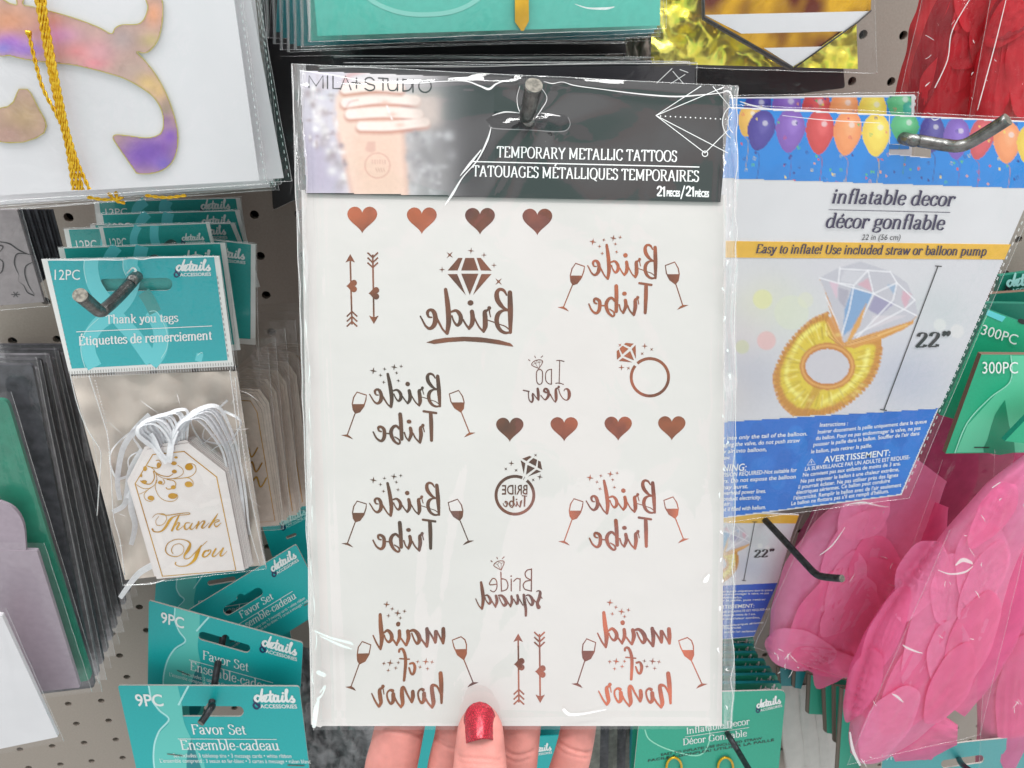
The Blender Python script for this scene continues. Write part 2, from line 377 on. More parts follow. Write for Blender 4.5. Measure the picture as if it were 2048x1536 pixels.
g('”', 40, 's 14,70 14,60 8,52', '. 13,66', 's 30,70 30,60 24,52', '. 29,66')
def serif(s, txt, p0, p1, cap, T=11, t=4.2, shear=0.0, upv=None, nib=10, track=0):
    V, Fs = [], []
    I = Ink(); x = 0; nb = R_(nib)
    for ch in txt:
        adv, parts = G.get(ch, G['n'])
        for p in parts:
            kind = p[0]; pts = [tuple(float(q) for q in w.split(',')) for w in p[2:].split()]
            pts = [(a + x, b) for a, b in pts]
            if kind == '_':
                for a, b in pts: I.stroke([(a - 7.5, b), (a + 7.5, b)], t + .5, smooth=False, cap=False)
            elif kind == '.':
                for a, b in pts: I.dot(a, b, T * .58, n=10)
            else:
                if kind == 's': q = crom(pts, 5)
                elif kind == 'o': q = crom(pts, 4, True)
                else: q = pts
                n = len(q); w = []
                for i in range(n):
                    a = q[(i - 1) % n] if kind == 'o' else q[max(i - 1, 0)]; b = q[(i + 1) % n] if kind == 'o' else q[min(i + 1, n - 1)]
                    th = math.atan2(b[1] - a[1], b[0] - a[0]); w.append((q[i][0], q[i][1], t + (T - t) * abs(math.sin(th + nb)) ** 1.4))
                I.stroke(w, smooth=False, closed=kind == 'o', cap=False)
        x += adv + track
    V = list(I.v)
    _place(s, V, I.f, min(v[0] for v in V), max(v[0] for v in V), p0, p1, cap, 67.0, upv, shear)

def tube(name, pts, radii, m, parent=None, n=12, cap=True, capmat=None, smooth=True, sub=6, **kw):
    """swept round bar through 3-D points"""
    if isinstance(radii, (int, float)): radii = [radii] * len(pts)
    q = crom([(*p, r) for p, r in zip(pts, radii)], sub) if sub > 1 else [(*p, r) for p, r in zip(pts, radii)]
    P3 = [Vector(a[:3]) for a in q]; V, F = [], []
    ref = None
    for i, p in enumerate(P3):
        d = (P3[min(i + 1, len(P3) - 1)] - P3[max(i - 1, 0)]).normalized()
        if ref is None: ref = d.orthogonal().normalized()
        ref = (ref - d * ref.dot(d)).normalized(); bn = d.cross(ref)
        for k in range(n):
            t = 2 * math.pi * k / n; V.append(p + (ref * math.cos(t) + bn * math.sin(t)) * q[i][3])
    N = len(P3)
    for i in range(N - 1):
        for k in range(n): F.append((i * n + k, i * n + (k + 1) % n, (i + 1) * n + (k + 1) % n, (i + 1) * n + k))
    nside = len(F)
    if cap: F.append(tuple(range(n))[::-1]); F.append(tuple((N - 1) * n + k for k in range(n)))
    o = mk(name, V, F, m, parent, **kw)
    for i, pg in enumerate(o.data.polygons): pg.use_smooth = smooth and i < nside
    if capmat:
        o.data.materials.append(capmat); o.data.polygons[-1].material_index = 1
    return o
def at(px, py, Y):
    r = ray(px, py); return CAM + r * (Y / r.y)

class Ras:
    """a small colour picture computed in pixels and laid on a plane as a fine grid with one colour per vertex (a photographic print)"""
    def __init__(s, x0, y0, x1, y1, step, col):
        s.x = np.arange(x0, x1 + step * .5, step); s.y = np.arange(y0, y1 + step * .5, step); s.step = step
        s.X, s.Yy = np.meshgrid(s.x, s.y); s.c = np.zeros(s.X.shape + (3,)); s.c[:] = np.array(col[:3])
    def blurm(s, m, b):
        if b <= 0: return m
        b = b / s.step; r = max(1, int(b * 2.5)); k = np.exp(-np.arange(-r, r + 1) ** 2 / (2 * b * b)); k /= k.sum()
        m = np.pad(m, r, mode='edge')
        m = np.apply_along_axis(lambda v: np.convolve(v, k, 'valid'), 0, m); return np.apply_along_axis(lambda v: np.convolve(v, k, 'valid'), 1, m)
    def mask(s, poly):
        ins = np.zeros(s.X.shape, bool); n = len(poly)
        for i in range(n):
            x1, y1 = poly[i][:2]; x2, y2 = poly[(i + 1) % n][:2]
            if y1 == y2: continue
            c = ((s.Yy < y1) != (s.Yy < y2)) & (s.X < (x2 - x1) * (s.Yy - y1) / (y2 - y1) + x1); ins ^= c
        return ins.astype(float)
    def apply(s, m, col, a=1.0):
        m = (m * a)[..., None]; s.c = s.c * (1 - m) + np.array(col[:3]) * m
    def poly(s, p, col, a=1.0, blur=0.0): s.apply(s.blurm(s.mask(p), blur), col, a)
    def line(s, pts, w, col, a=1.0, soft=.8, smooth=True):
        pts = crom([tuple(p) for p in pts], 5) if smooth else pts; m = np.zeros(s.X.shape)
        for i in range(len(pts) - 1):
            (x1, y1), (x2, y2) = pts[i][:2], pts[i + 1][:2]; dx, dy = x2 - x1, y2 - y1; l2 = dx * dx + dy * dy or 1
            t = np.clip(((s.X - x1) * dx + (s.Yy - y1) * dy) / l2, 0, 1); d = np.hypot(s.X - x1 - t * dx, s.Yy - y1 - t * dy)
            m = np.maximum(m, np.clip((w / 2 + soft - d) / (2 * soft) if soft > 0 else (d < w / 2), 0, 1))
        s.apply(m, col, a)
    def disc(s, x, y, rx, ry, col, a=1.0, soft=1.0):
        d = np.hypot((s.X - x) / rx, (s.Yy - y) / ry); s.apply(np.clip((1 - d) * min(rx, ry) / soft + .5, 0, 1), col, a)
    def glow(s, x, y, rx, ry, col, a=1.0):
        s.apply(np.exp(-((s.X - x) / rx) ** 2 - ((s.Yy - y) / ry) ** 2), col, a)
    def noise(s, sc, amp, seed=0):
        rng = np.random.RandomState(seed); h, w = s.X.shape; n = rng.rand(int(h * s.step / sc) + 3, int(w * s.step / sc) + 3)
        yy = np.linspace(0, n.shape[0] - 1.01, h); xx = np.linspace(0, n.shape[1] - 1.01, w); iy = yy.astype(int); ix = xx.astype(int); fy = (yy - iy)[:, None]; fx = (xx - ix)[None]
        fy = fy * fy * (3 - 2 * fy); fx = fx * fx * (3 - 2 * fx)
        v = (n[iy][:, ix] * (1 - fy) * (1 - fx) + n[iy + 1][:, ix] * fy * (1 - fx) + n[iy][:, ix + 1] * (1 - fy) * fx + n[iy + 1][:, ix + 1] * fy * fx)
        s.c *= (1 + amp * (v * 2 - 1))[..., None]
    def build(s, name, m, pl, off, parent, clip=None, **kw):
        h, w = s.X.shape; keep = np.ones((h, w), bool)
        if clip is not None: keep = s.mask(clip) > .5
        V = [pl.pt(float(x), float(y), off) for x, y in zip(s.X.ravel(), s.Yy.ravel())]
        F = []
        for j in range(h - 1):
            for i in range(w - 1):
                if keep[j, i] and keep[j, i + 1] and keep[j + 1, i] and keep[j + 1, i + 1]: a = j * w + i; F.append((a, a + w, a + w + 1, a + 1))
        cols = np.ones((h * w, 4), np.float32); cols[:, :3] = np.clip(s.c.reshape(-1, 3), 0, 1)
        return mk(name, V, F, m, parent, cols=cols, **kw)

def film(name, q, pl, off, parent, m=None, nx=40, ny=50, wr=14, amp=.0012, seed=1, extra=None, puff=.0, rim=None, kind=None, wid=(.02, .08)):
    """a wrinkled sheet of clear film over the pixel quad q (tl, tr, br, bl)"""
    rng = random.Random(seed); V, F = [], []
    rid = [(rng.random(), rng.random(), rng.uniform(0, math.pi), rng.uniform(*wid), rng.uniform(.15, .6), rng.choice((-1, 1)) * rng.uniform(.3, 1)) for _ in range(wr)]
    for j in range(ny + 1):
        v = j / ny
        for i in range(nx + 1):
            u = i / nx
            x = (q[0][0] * (1 - u) + q[1][0] * u) * (1 - v) + (q[3][0] * (1 - u) + q[2][0] * u) * v
            y = (q[0][1] * (1 - u) + q[1][1] * u) * (1 - v) + (q[3][1] * (1 - u) + q[2][1] * u) * v
            d = 0
            for a, b, th, w, ln, h in rid:
                dx, dy = u - a, v - b; s_ = dx * math.cos(th) + dy * math.sin(th); t_ = -dx * math.sin(th) + dy * math.cos(th)
                d += h * math.exp(-(t_ / w) ** 2 - (s_ / ln) ** 2)
            d = amp * d + puff * (1 - (2 * u - 1) ** 4) * (1 - (2 * v - 1) ** 4)
            if extra: d += extra(x, y, u, v)
            V.append(pl.pt(x, y, off + max(d, -off * .75)))
    for j in range(ny):
        for i in range(nx): a = j * (nx + 1) + i; F.append((a, a + nx + 1, a + nx + 2, a + 1))
    o = mk(name, V, F, m or m_film, parent, smooth=True, kind=kind)
    if rim:
        for e_ in rim:
            a, b = {'t': (q[0], q[1]), 'r': (q[1], q[2]), 'b': (q[3], q[2]), 'l': (q[0], q[3])}[e_]
            n = 14; pts = [pl.pt(a[0] + (b[0] - a[0]) * i / n + rng.uniform(-.6, .6), a[1] + (b[1] - a[1]) * i / n + rng.uniform(-.6, .6), off + rng.uniform(0, .0006)) for i in range(n + 1)]
            tube('film_edge', pts, .00015, m_film_edge, parent, n=5, sub=2)
    return o
def dashes(ink, a, b, n, w, fill=.5, off=0):
    for i in range(n):
        t0, t1 = i / n, (i + fill) / n
        ink.stroke([(a[0] + (b[0] - a[0]) * t0, a[1] + (b[1] - a[1]) * t0), (a[0] + (b[0] - a[0]) * t1, a[1] + (b[1] - a[1]) * t1)], w, smooth=False, cap=False)
def logo(I, IN, p0, p1, k=1.0, upv=None):
    """handwritten word over small capitals, with a dark ampersand; p0-p1 = baseline of the written word"""
    dx, dy = p1[0] - p0[0], p1[1] - p0[1]; l = math.hypot(dx, dy); ux, uy = dx / l, dy / l; vx, vy = upv or (uy, -ux)
    s = l / 290.0
    f = lambda x, y: (p0[0] + x * s * ux + y * s * vx, p0[1] + x * s * uy + y * s * vy)
    for st in ([(50, 38, 12), (36, 46, 16), (20, 36, 20), (14, 18, 20), (24, 4, 16), (38, 8, 12), (54, 34, 12)], [(80, 92, 14), (66, 54, 20), (55, 18, 20), (60, 4, 16), (72, 8, 12)],
               [(72, 8, 12), (90, 22, 14), (98, 38, 16), (90, 46, 16), (80, 38, 18), (76, 20, 20), (84, 4, 18), (98, 6, 14), (112, 18, 12)], [(136, 78, 14), (124, 34, 20), (120, 10, 20), (130, 2, 16), (142, 12, 12)], [(104, 50, 14), (148, 54, 14)],
               [(178, 38, 14), (164, 46, 18), (150, 34, 20), (146, 14, 20), (154, 2, 16), (166, 8, 14), (180, 38, 14)], [(182, 42, 18), (174, 14, 20), (182, 2, 16), (194, 10, 12)],
               [(214, 42, 18), (204, 14, 20), (212, 2, 16), (224, 10, 12)], [(226, 12, 12), (248, 60, 14), (258, 84, 14), (250, 90, 16), (242, 64, 20), (236, 20, 20), (244, 2, 16), (256, 10, 12)], [(258, 12, 12), (276, 34, 12), (284, 46, 14), (278, 30, 18), (290, 14, 20), (282, 0, 18), (266, 2, 14)]):
        I.stroke([(*f(x, y), w * s) for x, y, w in st], sub=4)
    I.dot(*f(221, 64), 9 * s, n=8)
    a, b = f(38, -46), f(300, -46); sans(I, 'ACCESSORIES', a, b, 27 * s, .02, upv=(vx, vy))
    if IN is not None:
        IN.stroke([(*f(x, y), w * s) for x, y, w in [(40, -42, 10), (20, -20, 14), (4, 4, 14), (8, 20, 12), (22, 22, 12), (26, 8, 10), (6, -8, 12), (-8, -26, 14), (-2, -46, 14), (16, -50, 12), (30, -36, 10), (36, -14, 10)]], sub=4)
# ------------------------------------------------------------------ lettering strokes of the foil motifs (traced)
BRIDE = [[(1255, 735, 65), (1262, 1000, 75), (1262, 1290, 45)],
 [(1210, 770, 22), (1170, 705, 40), (1110, 690, 45), (1072, 740, 62), (1080, 830, 70), (1130, 910, 60), (1180, 955, 40), (1240, 985, 30)],
 [(1240, 985, 25), (1160, 985, 35), (1095, 1030, 60), (1070, 1110, 66), (1085, 1200, 60), (1130, 1265, 50), (1190, 1295, 40), (1250, 1290, 30)],
 [(1240, 1245, 18), (1190, 1205, 16), (1120, 1180, 14), (1040, 1150, 16), (950, 1120, 14)],
 [(967, 950, 56), (967, 952, 54)], [(965, 970, 22), (975, 1030, 18), (985, 1070, 16)],
 [(967, 960, 20), (930, 985, 40), (905, 1010, 62), (910, 1100, 70), (910, 1200, 70), (890, 1270, 44)], [(890, 1282, 30), (830, 1220, 26), (790, 1150, 24), (745, 1060, 28)],
 [(725, 1000, 60), (735, 1080, 66), (725, 1170, 62), (685, 1235, 40)], [(685, 1238, 32), (640, 1180, 28), (600, 1110, 26)],
 [(440, 1000, 30), (500, 985, 40), (545, 1020, 55), (570, 1080, 60), (560, 1150, 58), (520, 1190, 40), (475, 1140, 26), (445, 1060, 24)],
 [(357, 690, 48), (380, 850, 66), (395, 1000, 72), (400, 1150, 70), (378, 1300, 50)], [(378, 1310, 30), (320, 1250, 28), (280, 1180, 30), (225, 1080, 40)],
 [(165, 1080, 20), (120, 1070, 30), (105, 1010, 45), (140, 975, 40), (190, 1000, 60), (215, 1080, 66), (200, 1180, 66), (140, 1235, 45), (80, 1200, 30), (30, 1110, 24), (5, 1065, 20)]]
TRIBE = [[(1220, 725, 32), (1385, 750, 32)], [(1312, 760, 50), (1310, 900, 54), (1300, 1130, 42)], [(1198, 920, 44), (1198, 922, 44)], [(1200, 940, 16), (1212, 1010, 14)],
 [(1190, 935, 26), (1165, 960, 46), (1165, 1050, 52), (1145, 1155, 38)], [(1145, 1165, 24), (1090, 1100, 22), (1060, 1030, 22)], [(1030, 960, 46), (1035, 1040, 48), (1000, 1130, 34)],
 [(1000, 1135, 22), (965, 1090, 20), (945, 1020, 22)], [(905, 765, 52), (908, 900, 54), (905, 1110, 48)],
 [(880, 965, 30), (845, 928, 36), (800, 945, 42), (770, 1000, 50), (772, 1060, 50), (800, 1130, 40), (850, 1175, 30), (878, 1160, 28), (868, 1118, 22), (815, 1080, 16)],
 [(750, 1035, 18), (705, 1030, 18)], [(640, 1005, 20), (608, 990, 26), (605, 950, 34), (632, 938, 36), (675, 970, 46), (680, 1040, 50), (665, 1105, 46), (625, 1135, 34), (570, 1095, 26), (532, 1010, 20)]]
BT_ST = [(585, 160, 50), (677, 222, 28), (735, 135, 28), (713, 318, 28), (865, 110, 46), (893, 190, 28), (958, 98, 28), (910, 298, 28)]
def glass(I, bowl, liquid, stem, foot, w=16):
    I.stroke([(x, y, w) for x, y in bowl], smooth=False, closed=True, cap=False); I.poly(liquid); I.stroke([(*stem[0], 15), (*stem[1], 15)], smooth=False, cap=False); I.poly(foot)
def dens(p): return crom(p, 3, True)
BT_GL = [([(350, 455), (300, 530), (278, 620), (285, 700), (310, 750), (370, 730), (430, 650), (462, 560), (472, 497)], [(282, 622), (445, 622), (420, 680), (370, 735), (310, 757), (285, 700)], ((305, 755), (185, 1050)), [(102, 1053), (185, 1043), (228, 1075), (260, 1112), (180, 1078)]),
 ([(1703, 437), (1575, 485), (1590, 590), (1635, 680), (1715, 740), (1750, 690), (1765, 600), (1750, 520)], [(1597, 603), (1765, 603), (1755, 690), (1718, 742), (1640, 680)], ((1720, 742), (1813, 1030)), [(1735, 1090), (1770, 1050), (1810, 1022), (1892, 1025), (1815, 1058)])]
MAID = [[(518, 235, 44), (535, 400, 60), (555, 550, 60), (545, 690, 36)], [(545, 700, 26), (490, 620, 24), (435, 510, 18)],
 [(580, 480, 24), (630, 450, 40), (680, 500, 50), (690, 560, 52), (655, 605, 36), (612, 570, 22), (585, 510, 22)], [(700, 560, 24), (765, 650, 28)], [(790, 462, 46), (795, 550, 50), (765, 635, 34)], [(770, 368, 62), (770, 374, 58)],
 [(815, 560, 24), (890, 660, 26)], [(905, 468, 50), (920, 550, 56), (895, 655, 34)], [(930, 470, 30), (985, 460, 40), (1040, 505, 56), (1070, 580, 58), (1045, 640, 38), (1000, 590, 24), (960, 500, 22)],
 [(1085, 570, 26), (1175, 685, 30)], [(1165, 448, 50), (1180, 560, 54), (1175, 680, 40)], [(1165, 445, 30), (1240, 550, 26), (1285, 635, 28)], [(1285, 488, 46), (1290, 560, 50), (1290, 632, 36)], [(1300, 480, 26), (1350, 570, 24), (1395, 650, 28)], [(1388, 455, 52), (1395, 550, 56), (1395, 645, 38)],
 [(800, 740, 30), (805, 710, 30), (845, 708, 36), (880, 780, 42), (895, 900, 44), (885, 1125, 36)], [(812, 832, 18), (945, 845, 18)],
 [(955, 905, 28), (1000, 900, 30), (1025, 960, 42), (1008, 1040, 36), (975, 1035, 28), (945, 960, 24)],
 [(1378, 1048, 56), (1395, 1200, 60), (1410, 1445, 32)], [(1400, 1340, 26), (1340, 1225, 28), (1280, 1205, 44), (1268, 1240, 54), (1285, 1350, 58), (1300, 1440, 56), (1285, 1500, 34)], [(1285, 1505, 28), (1220, 1430, 26), (1170, 1340, 28)],
 [(1150, 1262, 46), (1120, 1250, 30), (1085, 1290, 26), (1095, 1370, 26), (1135, 1435, 34), (1168, 1400, 52), (1165, 1310, 54)], [(1010, 1280, 50), (1015, 1350, 54), (1005, 1418, 36)],
 [(1000, 1420, 26), (940, 1320, 26), (890, 1225, 34), (862, 1230, 46), (865, 1320, 58), (880, 1430, 50), (860, 1478, 32)], [(860, 1485, 26), (800, 1410, 24), (750, 1310, 26)],
 [(735, 1260, 46), (700, 1248, 30), (662, 1285, 24), (670, 1360, 26), (715, 1430, 32), (748, 1395, 52), (745, 1305, 54)], [(600, 1195, 48), (600, 1197, 48)], [(600, 1210, 18), (618, 1300, 12)],
 [(590, 1215, 26), (557, 1245, 48), (570, 1340, 56), (583, 1410, 48), (560, 1462, 34)], [(556, 1465, 28), (510, 1400, 26), (450, 1285, 16)]]
MD_ST = [(600, 100, 48), (680, 163, 30), (632, 253, 30), (755, 222, 48), (848, 200, 30), (795, 288, 28), (598, 890, 30), (683, 885, 48), (795, 885, 28), (763, 955, 30), (663, 985, 30), (1060, 882, 30), (1170, 885, 50), (1255, 893, 32), (1095, 955, 30), (1198, 980, 30)]
MD_GL = [([(290, 585), (240, 660), (230, 760), (240, 840), (265, 885), (340, 850), (390, 760), (410, 635)], [(235, 745), (392, 745), (340, 850), (265, 885), (240, 840)], ((262, 885), (165, 1182)), [(85, 1185), (170, 1175), (210, 1205), (235, 1243), (160, 1212)]),
 ([(1635, 568), (1518, 610), (1545, 700), (1600, 810), (1690, 880), (1718, 800), (1715, 680), (1690, 610)], [(1560, 735), (1716, 735), (1718, 800), (1690, 880), (1600, 810)], ((1690, 880), (1830, 1190)), [(1752, 1250), (1780, 1210), (1825, 1180), (1905, 1188), (1830, 1218)])]
SQUAD = [[(1350, 415, 28), (1345, 905, 28)], [(1350, 425, 26), (1260, 440, 26), (1210, 510, 26), (1235, 600, 26), (1330, 655, 26)], [(1330, 665, 26), (1220, 690, 26), (1168, 770, 26), (1205, 860, 26), (1340, 900, 26)],
 [(1100, 630, 24), (1095, 890, 24)], [(1095, 640, 24), (1030, 625, 24), (958, 685, 24)], [(905, 640, 26), (905, 895, 26)], [(903, 571, 32), (903, 575, 32)], [(678, 485, 26), (690, 905, 26)], [(695, 630, 24), (790, 660, 24), (833, 770, 24), (800, 865, 24), (690, 905, 24)],
 [(580, 750, 22), (430, 758, 22), (470, 655, 22), (520, 622, 22), (572, 660, 22), (593, 760, 22), (578, 860, 22), (520, 918, 22), (450, 885, 22)],
 [(680, 440, 18), (525, 345, 18), (580, 265, 18), (680, 237, 18), (752, 270, 18), (684, 440, 18)], [(600, 310, 9), (670, 430, 9)], [(685, 290, 9), (682, 430, 9)], [(560, 300, 8), (600, 312, 8), (640, 270, 8), (685, 290, 8), (735, 275, 8)],
 [(588, 158, 18), (602, 192, 18)], [(750, 150, 18), (712, 186, 18)], [(460, 235, 22), (485, 258, 22)],
 [(1465, 910, 24), (1500, 893, 26), (1540, 930, 60), (1520, 1050, 70), (1480, 1160, 70), (1495, 1240, 80)], [(1505, 1250, 92), (1505, 1253, 92)], [(1555, 1020, 20), (1580, 1060, 24)], [(1450, 1150, 22), (1400, 1090, 30)],
 [(1230, 1000, 30), (1290, 990, 40), (1350, 1050, 66), (1380, 1140, 70), (1350, 1210, 50), (1290, 1150, 26), (1240, 1050, 26)], [(1180, 985, 56), (1200, 1150, 70), (1225, 1300, 60), (1225, 1440, 50)], [(1160, 1210, 28), (1085, 1080, 30)],
 [(1040, 995, 56), (1055, 1080, 60), (1040, 1170, 60)], [(1020, 1190, 30), (960, 1080, 30)], [(910, 1015, 52), (920, 1120, 60), (890, 1230, 44)], [(890, 1245, 30), (820, 1130, 30)],
 [(630, 1000, 40), (700, 1005, 56), (765, 1080, 76), (795, 1160, 76), (750, 1222, 50), (690, 1150, 26), (640, 1040, 26)], [(570, 1005, 56), (592, 1120, 66), (560, 1235, 44)], [(560, 1255, 30), (480, 1120, 30)],
 [(330, 1000, 26), (380, 992, 40), (436, 1060, 60), (452, 1130, 60), (420, 1180, 44), (360, 1120, 24), (325, 1030, 24)], [(243, 710, 52), (270, 880, 76), (290, 1080, 76), (264, 1285, 50)], [(262, 1300, 30), (190, 1210, 26), (125, 1070, 22)]]
CREW = [[(1145, 275, 24), (1130, 860, 24)], [(1065, 270, 24), (1160, 268, 24), (1255, 292, 24)], [(1045, 852, 24), (1140, 847, 24), (1240, 880, 24)], [(935, 492, 26), (932, 875, 26)],
 [(935, 495, 24), (850, 512, 24), (793, 580, 24), (780, 700, 24), (800, 800, 24), (860, 860, 24), (932, 875, 24)],
 [(610, 470, 20), (430, 385, 20), (485, 290, 20), (620, 250, 20), (710, 298, 20), (612, 470, 20)], [(520, 345, 9), (595, 460, 9)], [(625, 315, 9), (620, 455, 9)], [(450, 375, 8), (520, 342, 8), (625, 315, 8), (700, 300, 8)], [(490, 295, 8), (520, 340, 8), (560, 275, 8), (625, 315, 8), (640, 260, 8)],
 [(505, 152, 18), (525, 198, 18)], [(710, 150, 18), (665, 190, 18)], [(347, 247, 20), (383, 273, 20)],
 [(1255, 1045, 20), (1280, 1000, 26), (1340, 1000, 50), (1380, 1060, 76), (1390, 1150, 86), (1370, 1240, 60), (1310, 1283, 26), (1220, 1230, 24), (1150, 1110, 24), (1118, 1000, 26)], [(1120, 943, 62), (1120, 946, 62)],
 [(1090, 975, 40), (1048, 1010, 60), (1050, 1130, 80), (1055, 1250, 70), (1038, 1325, 36)], [(1035, 1335, 26), (970, 1260, 26), (900, 1130, 36)],
 [(800, 1090, 44), (745, 1050, 56), (765, 995, 50), (820, 1005, 60), (855, 1080, 70), (850, 1180, 72), (790, 1262, 50), (740, 1255, 26), (660, 1160, 24)], [(580, 990, 62), (595, 1100, 74), (600, 1265, 60)],
 [(600, 1285, 30), (530, 1200, 26), (460, 1112, 30), (450, 1160, 48), (460, 1260, 54), (430, 1335, 40), (370, 1285, 30), (345, 1180, 26), (345, 1065, 26)], [(360, 1060, 30), (215, 1030, 30)]]
def heart(I, cx, cy, w, h, rot=0, n=40):
    o = []
    for i in range(n):
        t = 2 * math.pi * i / n; x = 16 * math.sin(t) ** 3 / 16; y = -(13 * math.cos(t) - 5 * math.cos(2 * t) - 2 * math.cos(3 * t) - math.cos(4 * t)) / 14.5 - .17
        x, y = x * w / 2, y * h / 2; o.append((cx + x * math.cos(rot) - y * math.sin(rot), cy + x * math.sin(rot) + y * math.cos(rot)))
    I.poly(o)
def arrow_pair(I, a, b):
    """a = heart centre, tip, tail of the upward arrow; b likewise of the downward arrow (pixels)"""
    for (hx, hy), (tx, ty), (fx, fy) in (a, b):
        s = 1 if ty < fy else -1
        I.poly([(tx, ty), (tx + 9.6, ty + 17 * s), (tx, ty + 13 * s), (tx - 9.6, ty + 17 * s)]); I.stroke([(tx, ty + 12 * s), (fx, fy)], 3.2, smooth=False, cap=False)
        heart(I, hx, hy, 25, 22, math.pi / 2)
        for k in range(3):
            y = fy - (26 - 10 * k) * s
            for q in (-1, 1): I.stroke([(fx, y), (fx + q * 10.5, y + 10 * s)], 3, smooth=False, cap=False)

# ------------------------------------------------------------------ the held pack
pl = planeQuad([(583, 125), (1475, 170), (1465, 1455), (625, 1455)], .262)
TP = thing('tattoo_pack', 'white sheet of copper foil tattoos under a black header, held up by the hand', 'tattoo pack', pl.pt(1040, 1455), 'tattoo packs on the centre hook')
sheet = slab('tattoo_sheet', [(603, 380), (1452, 390), (1444, 1452), (645, 1452), (641, 1455), (622, 1449)], pl, 0, .0004, mat('sheet_white', C(203, 198, 196), .38, noise=.012, nscale=20, bump=.3, bscale=11, dist=.008), TP)
OFF = .00006
I = Ink()
for k, (x, y) in enumerate(((724.5, 440), (843.6, 441.5), (960, 442.5), (1074.7, 444))):
    J = Ink(); heart(J, x, y, 60, 54); J.build('heart', m_foil if k != 2 else m_foil_d, pl, OFF, sheet)
for k, (x, y) in enumerate(((1019.6, 859.6), (1128.4, 858.5), (1236.4, 857.4), (1343.6, 856.6))):
    J = Ink(); heart(J, x, y, 55, 49); J.build('heart', m_foil_d if k == 0 else m_foil, pl, OFF, sheet)
J = Ink(); arrow_pair(J, ((703, 572), (700.5, 508), (704, 649)), ((747.5, 586.5), (747.7, 648), (745.5, 509))); J.build('arrow_pair', m_foil, pl, OFF, sheet)
J = Ink(); arrow_pair(J, ((1038.3, 1328.5), (1036.4, 1267), (1037.8, 1405)), ((1080.4, 1343), (1080.4, 1406), (1079, 1268))); J.build('arrow_pair', m_foil, pl, OFF, sheet)
# diamond over bride
J = Ink(zoomf(840, 480, 6.98))
for s_ in BRIDE: J.stroke(s_)
J.dot(705, 877, 42, 38)
J.poly([(85, 1430), (200, 1390), (350, 1365), (600, 1350), (850, 1358), (1100, 1395), (1260, 1440), (1285, 1462), (1305, 1490), (1150, 1465), (900, 1430), (620, 1412), (400, 1425), (200, 1452)])
J.build('bride_word', m_foil_d, pl, OFF, sheet)
J = Ink(zoomf(840, 480, 6.98))
for p in ([(385, 425), (535, 250), (595, 250), (525, 425)], [(575, 425), (632, 250), (755, 250), (815, 425)], [(790, 250), (850, 250), (1000, 428), (850, 425)], [(385, 475), (520, 475), (640, 770)], [(575, 470), (815, 470), (695, 765)], [(858, 475), (998, 475), (742, 765)]): J.poly(p)
for x, y, r, a in ((415, 208, 62, .75), (712, 150, 48, .1), (893, 210, 40, 0), (1033, 352, 40, 0), (308, 413, 46, 0), (1097, 580, 64, .78)): J.star(x, y, r, a)
J.build('diamond', m_foil_d, pl, OFF, sheet)
BR2 = affine([(5, 670), (1295, 670), (5, 1330)], [(515, 190), (1465, 190), (515, 685)])
def compose(f, g_): return lambda x, y: f(*g_(x, y))
z2 = zoomf(1100, 460, 6.827)
src = [(585, 160), (185, 1055), (1813, 1030)]
for k, dst in enumerate(([z2(*q) for q in src], [(746.6, 741.6), (694.6, 870.5), (939.3, 866)], [(746.6, 960.2), (695, 1087), (936.6, 1082)], [(1180, 955.3), (1128.4, 1083), (1367, 1078)])):
    f = affine(src, dst); J = Ink(compose(f, BR2))
    for s_ in BRIDE: J.stroke(s_)
    J.dot(705, 877, 42, 42)
    J.m = f
    for s_ in TRIBE: J.stroke(s_)
    J.dot(1017, 868, 32, 28)
    for x, y, r in BT_ST: J.star(x, y, r, .18, .26)
    J.build('bride_tribe_words', (m_foil, m_foil_d, m_foil_d, m_foil)[k], pl, OFF, sheet)
    for gl in BT_GL: J = Ink(f); glass(J, *gl); J.build('champagne_glass', (m_foil, m_foil, m_foil_d, m_foil)[k], pl, OFF, sheet)
z3 = zoomf(1130, 1190, 6.677); src = [(600, 100), (165, 1195), (1830, 1200)]
for k, dst in enumerate(([z3(*q) for q in src], [(773.2, 1208.7), (702, 1375), (946.4, 1367)])):
    f = affine(src, dst); J = Ink(f)
    for s_ in MAID: J.stroke(s_)
    for x, y, r in MD_ST: J.star(x, y, r, .15, .26)
    J.build('maid_of_honor_words', m_foil, pl, OFF, sheet)
    for gl in MD_GL: J = Ink(f); glass(J, *gl); J.build('champagne_glass', m_foil, pl, OFF, sheet)
J = Ink(zoomf(940, 1100, 10.97))
for s_ in SQUAD: J.stroke(s_)
J.build('bride_squad_words', m_foil_d, pl, OFF, sheet)
J = Ink(zoomf(1030, 700, 12.8))
for s_ in CREW: J.stroke(s_)
J.stroke([(x, y, 24) for x, y in ((630, 492), (568, 530), (548, 620), (555, 780), (580, 850), (630, 880), (680, 850), (702, 780), (705, 600), (690, 530))], closed=True, cap=False)
J.build('i_do_crew_words', m_foil_d, pl, OFF, sheet)
DIA = ([(705, 190), (870, 128), (915, 150), (800, 243)], [(845, 270), (950, 175), (1035, 215), (1005, 355)], [(1055, 230), (1110, 255), (1148, 438), (1045, 385)], [(672, 225), (775, 290), (742, 525)], [(820, 325), (985, 400), (790, 545)], [(1020, 430), (1120, 472), (835, 580)])
J = Ink(zoomf(980, 900, 10.97)); J.ring(547, 992, 415, 65, -51, 293)
for p in DIA: J.poly(p)
J.stroke([(765, 590), (735, 650)], 10, smooth=False)
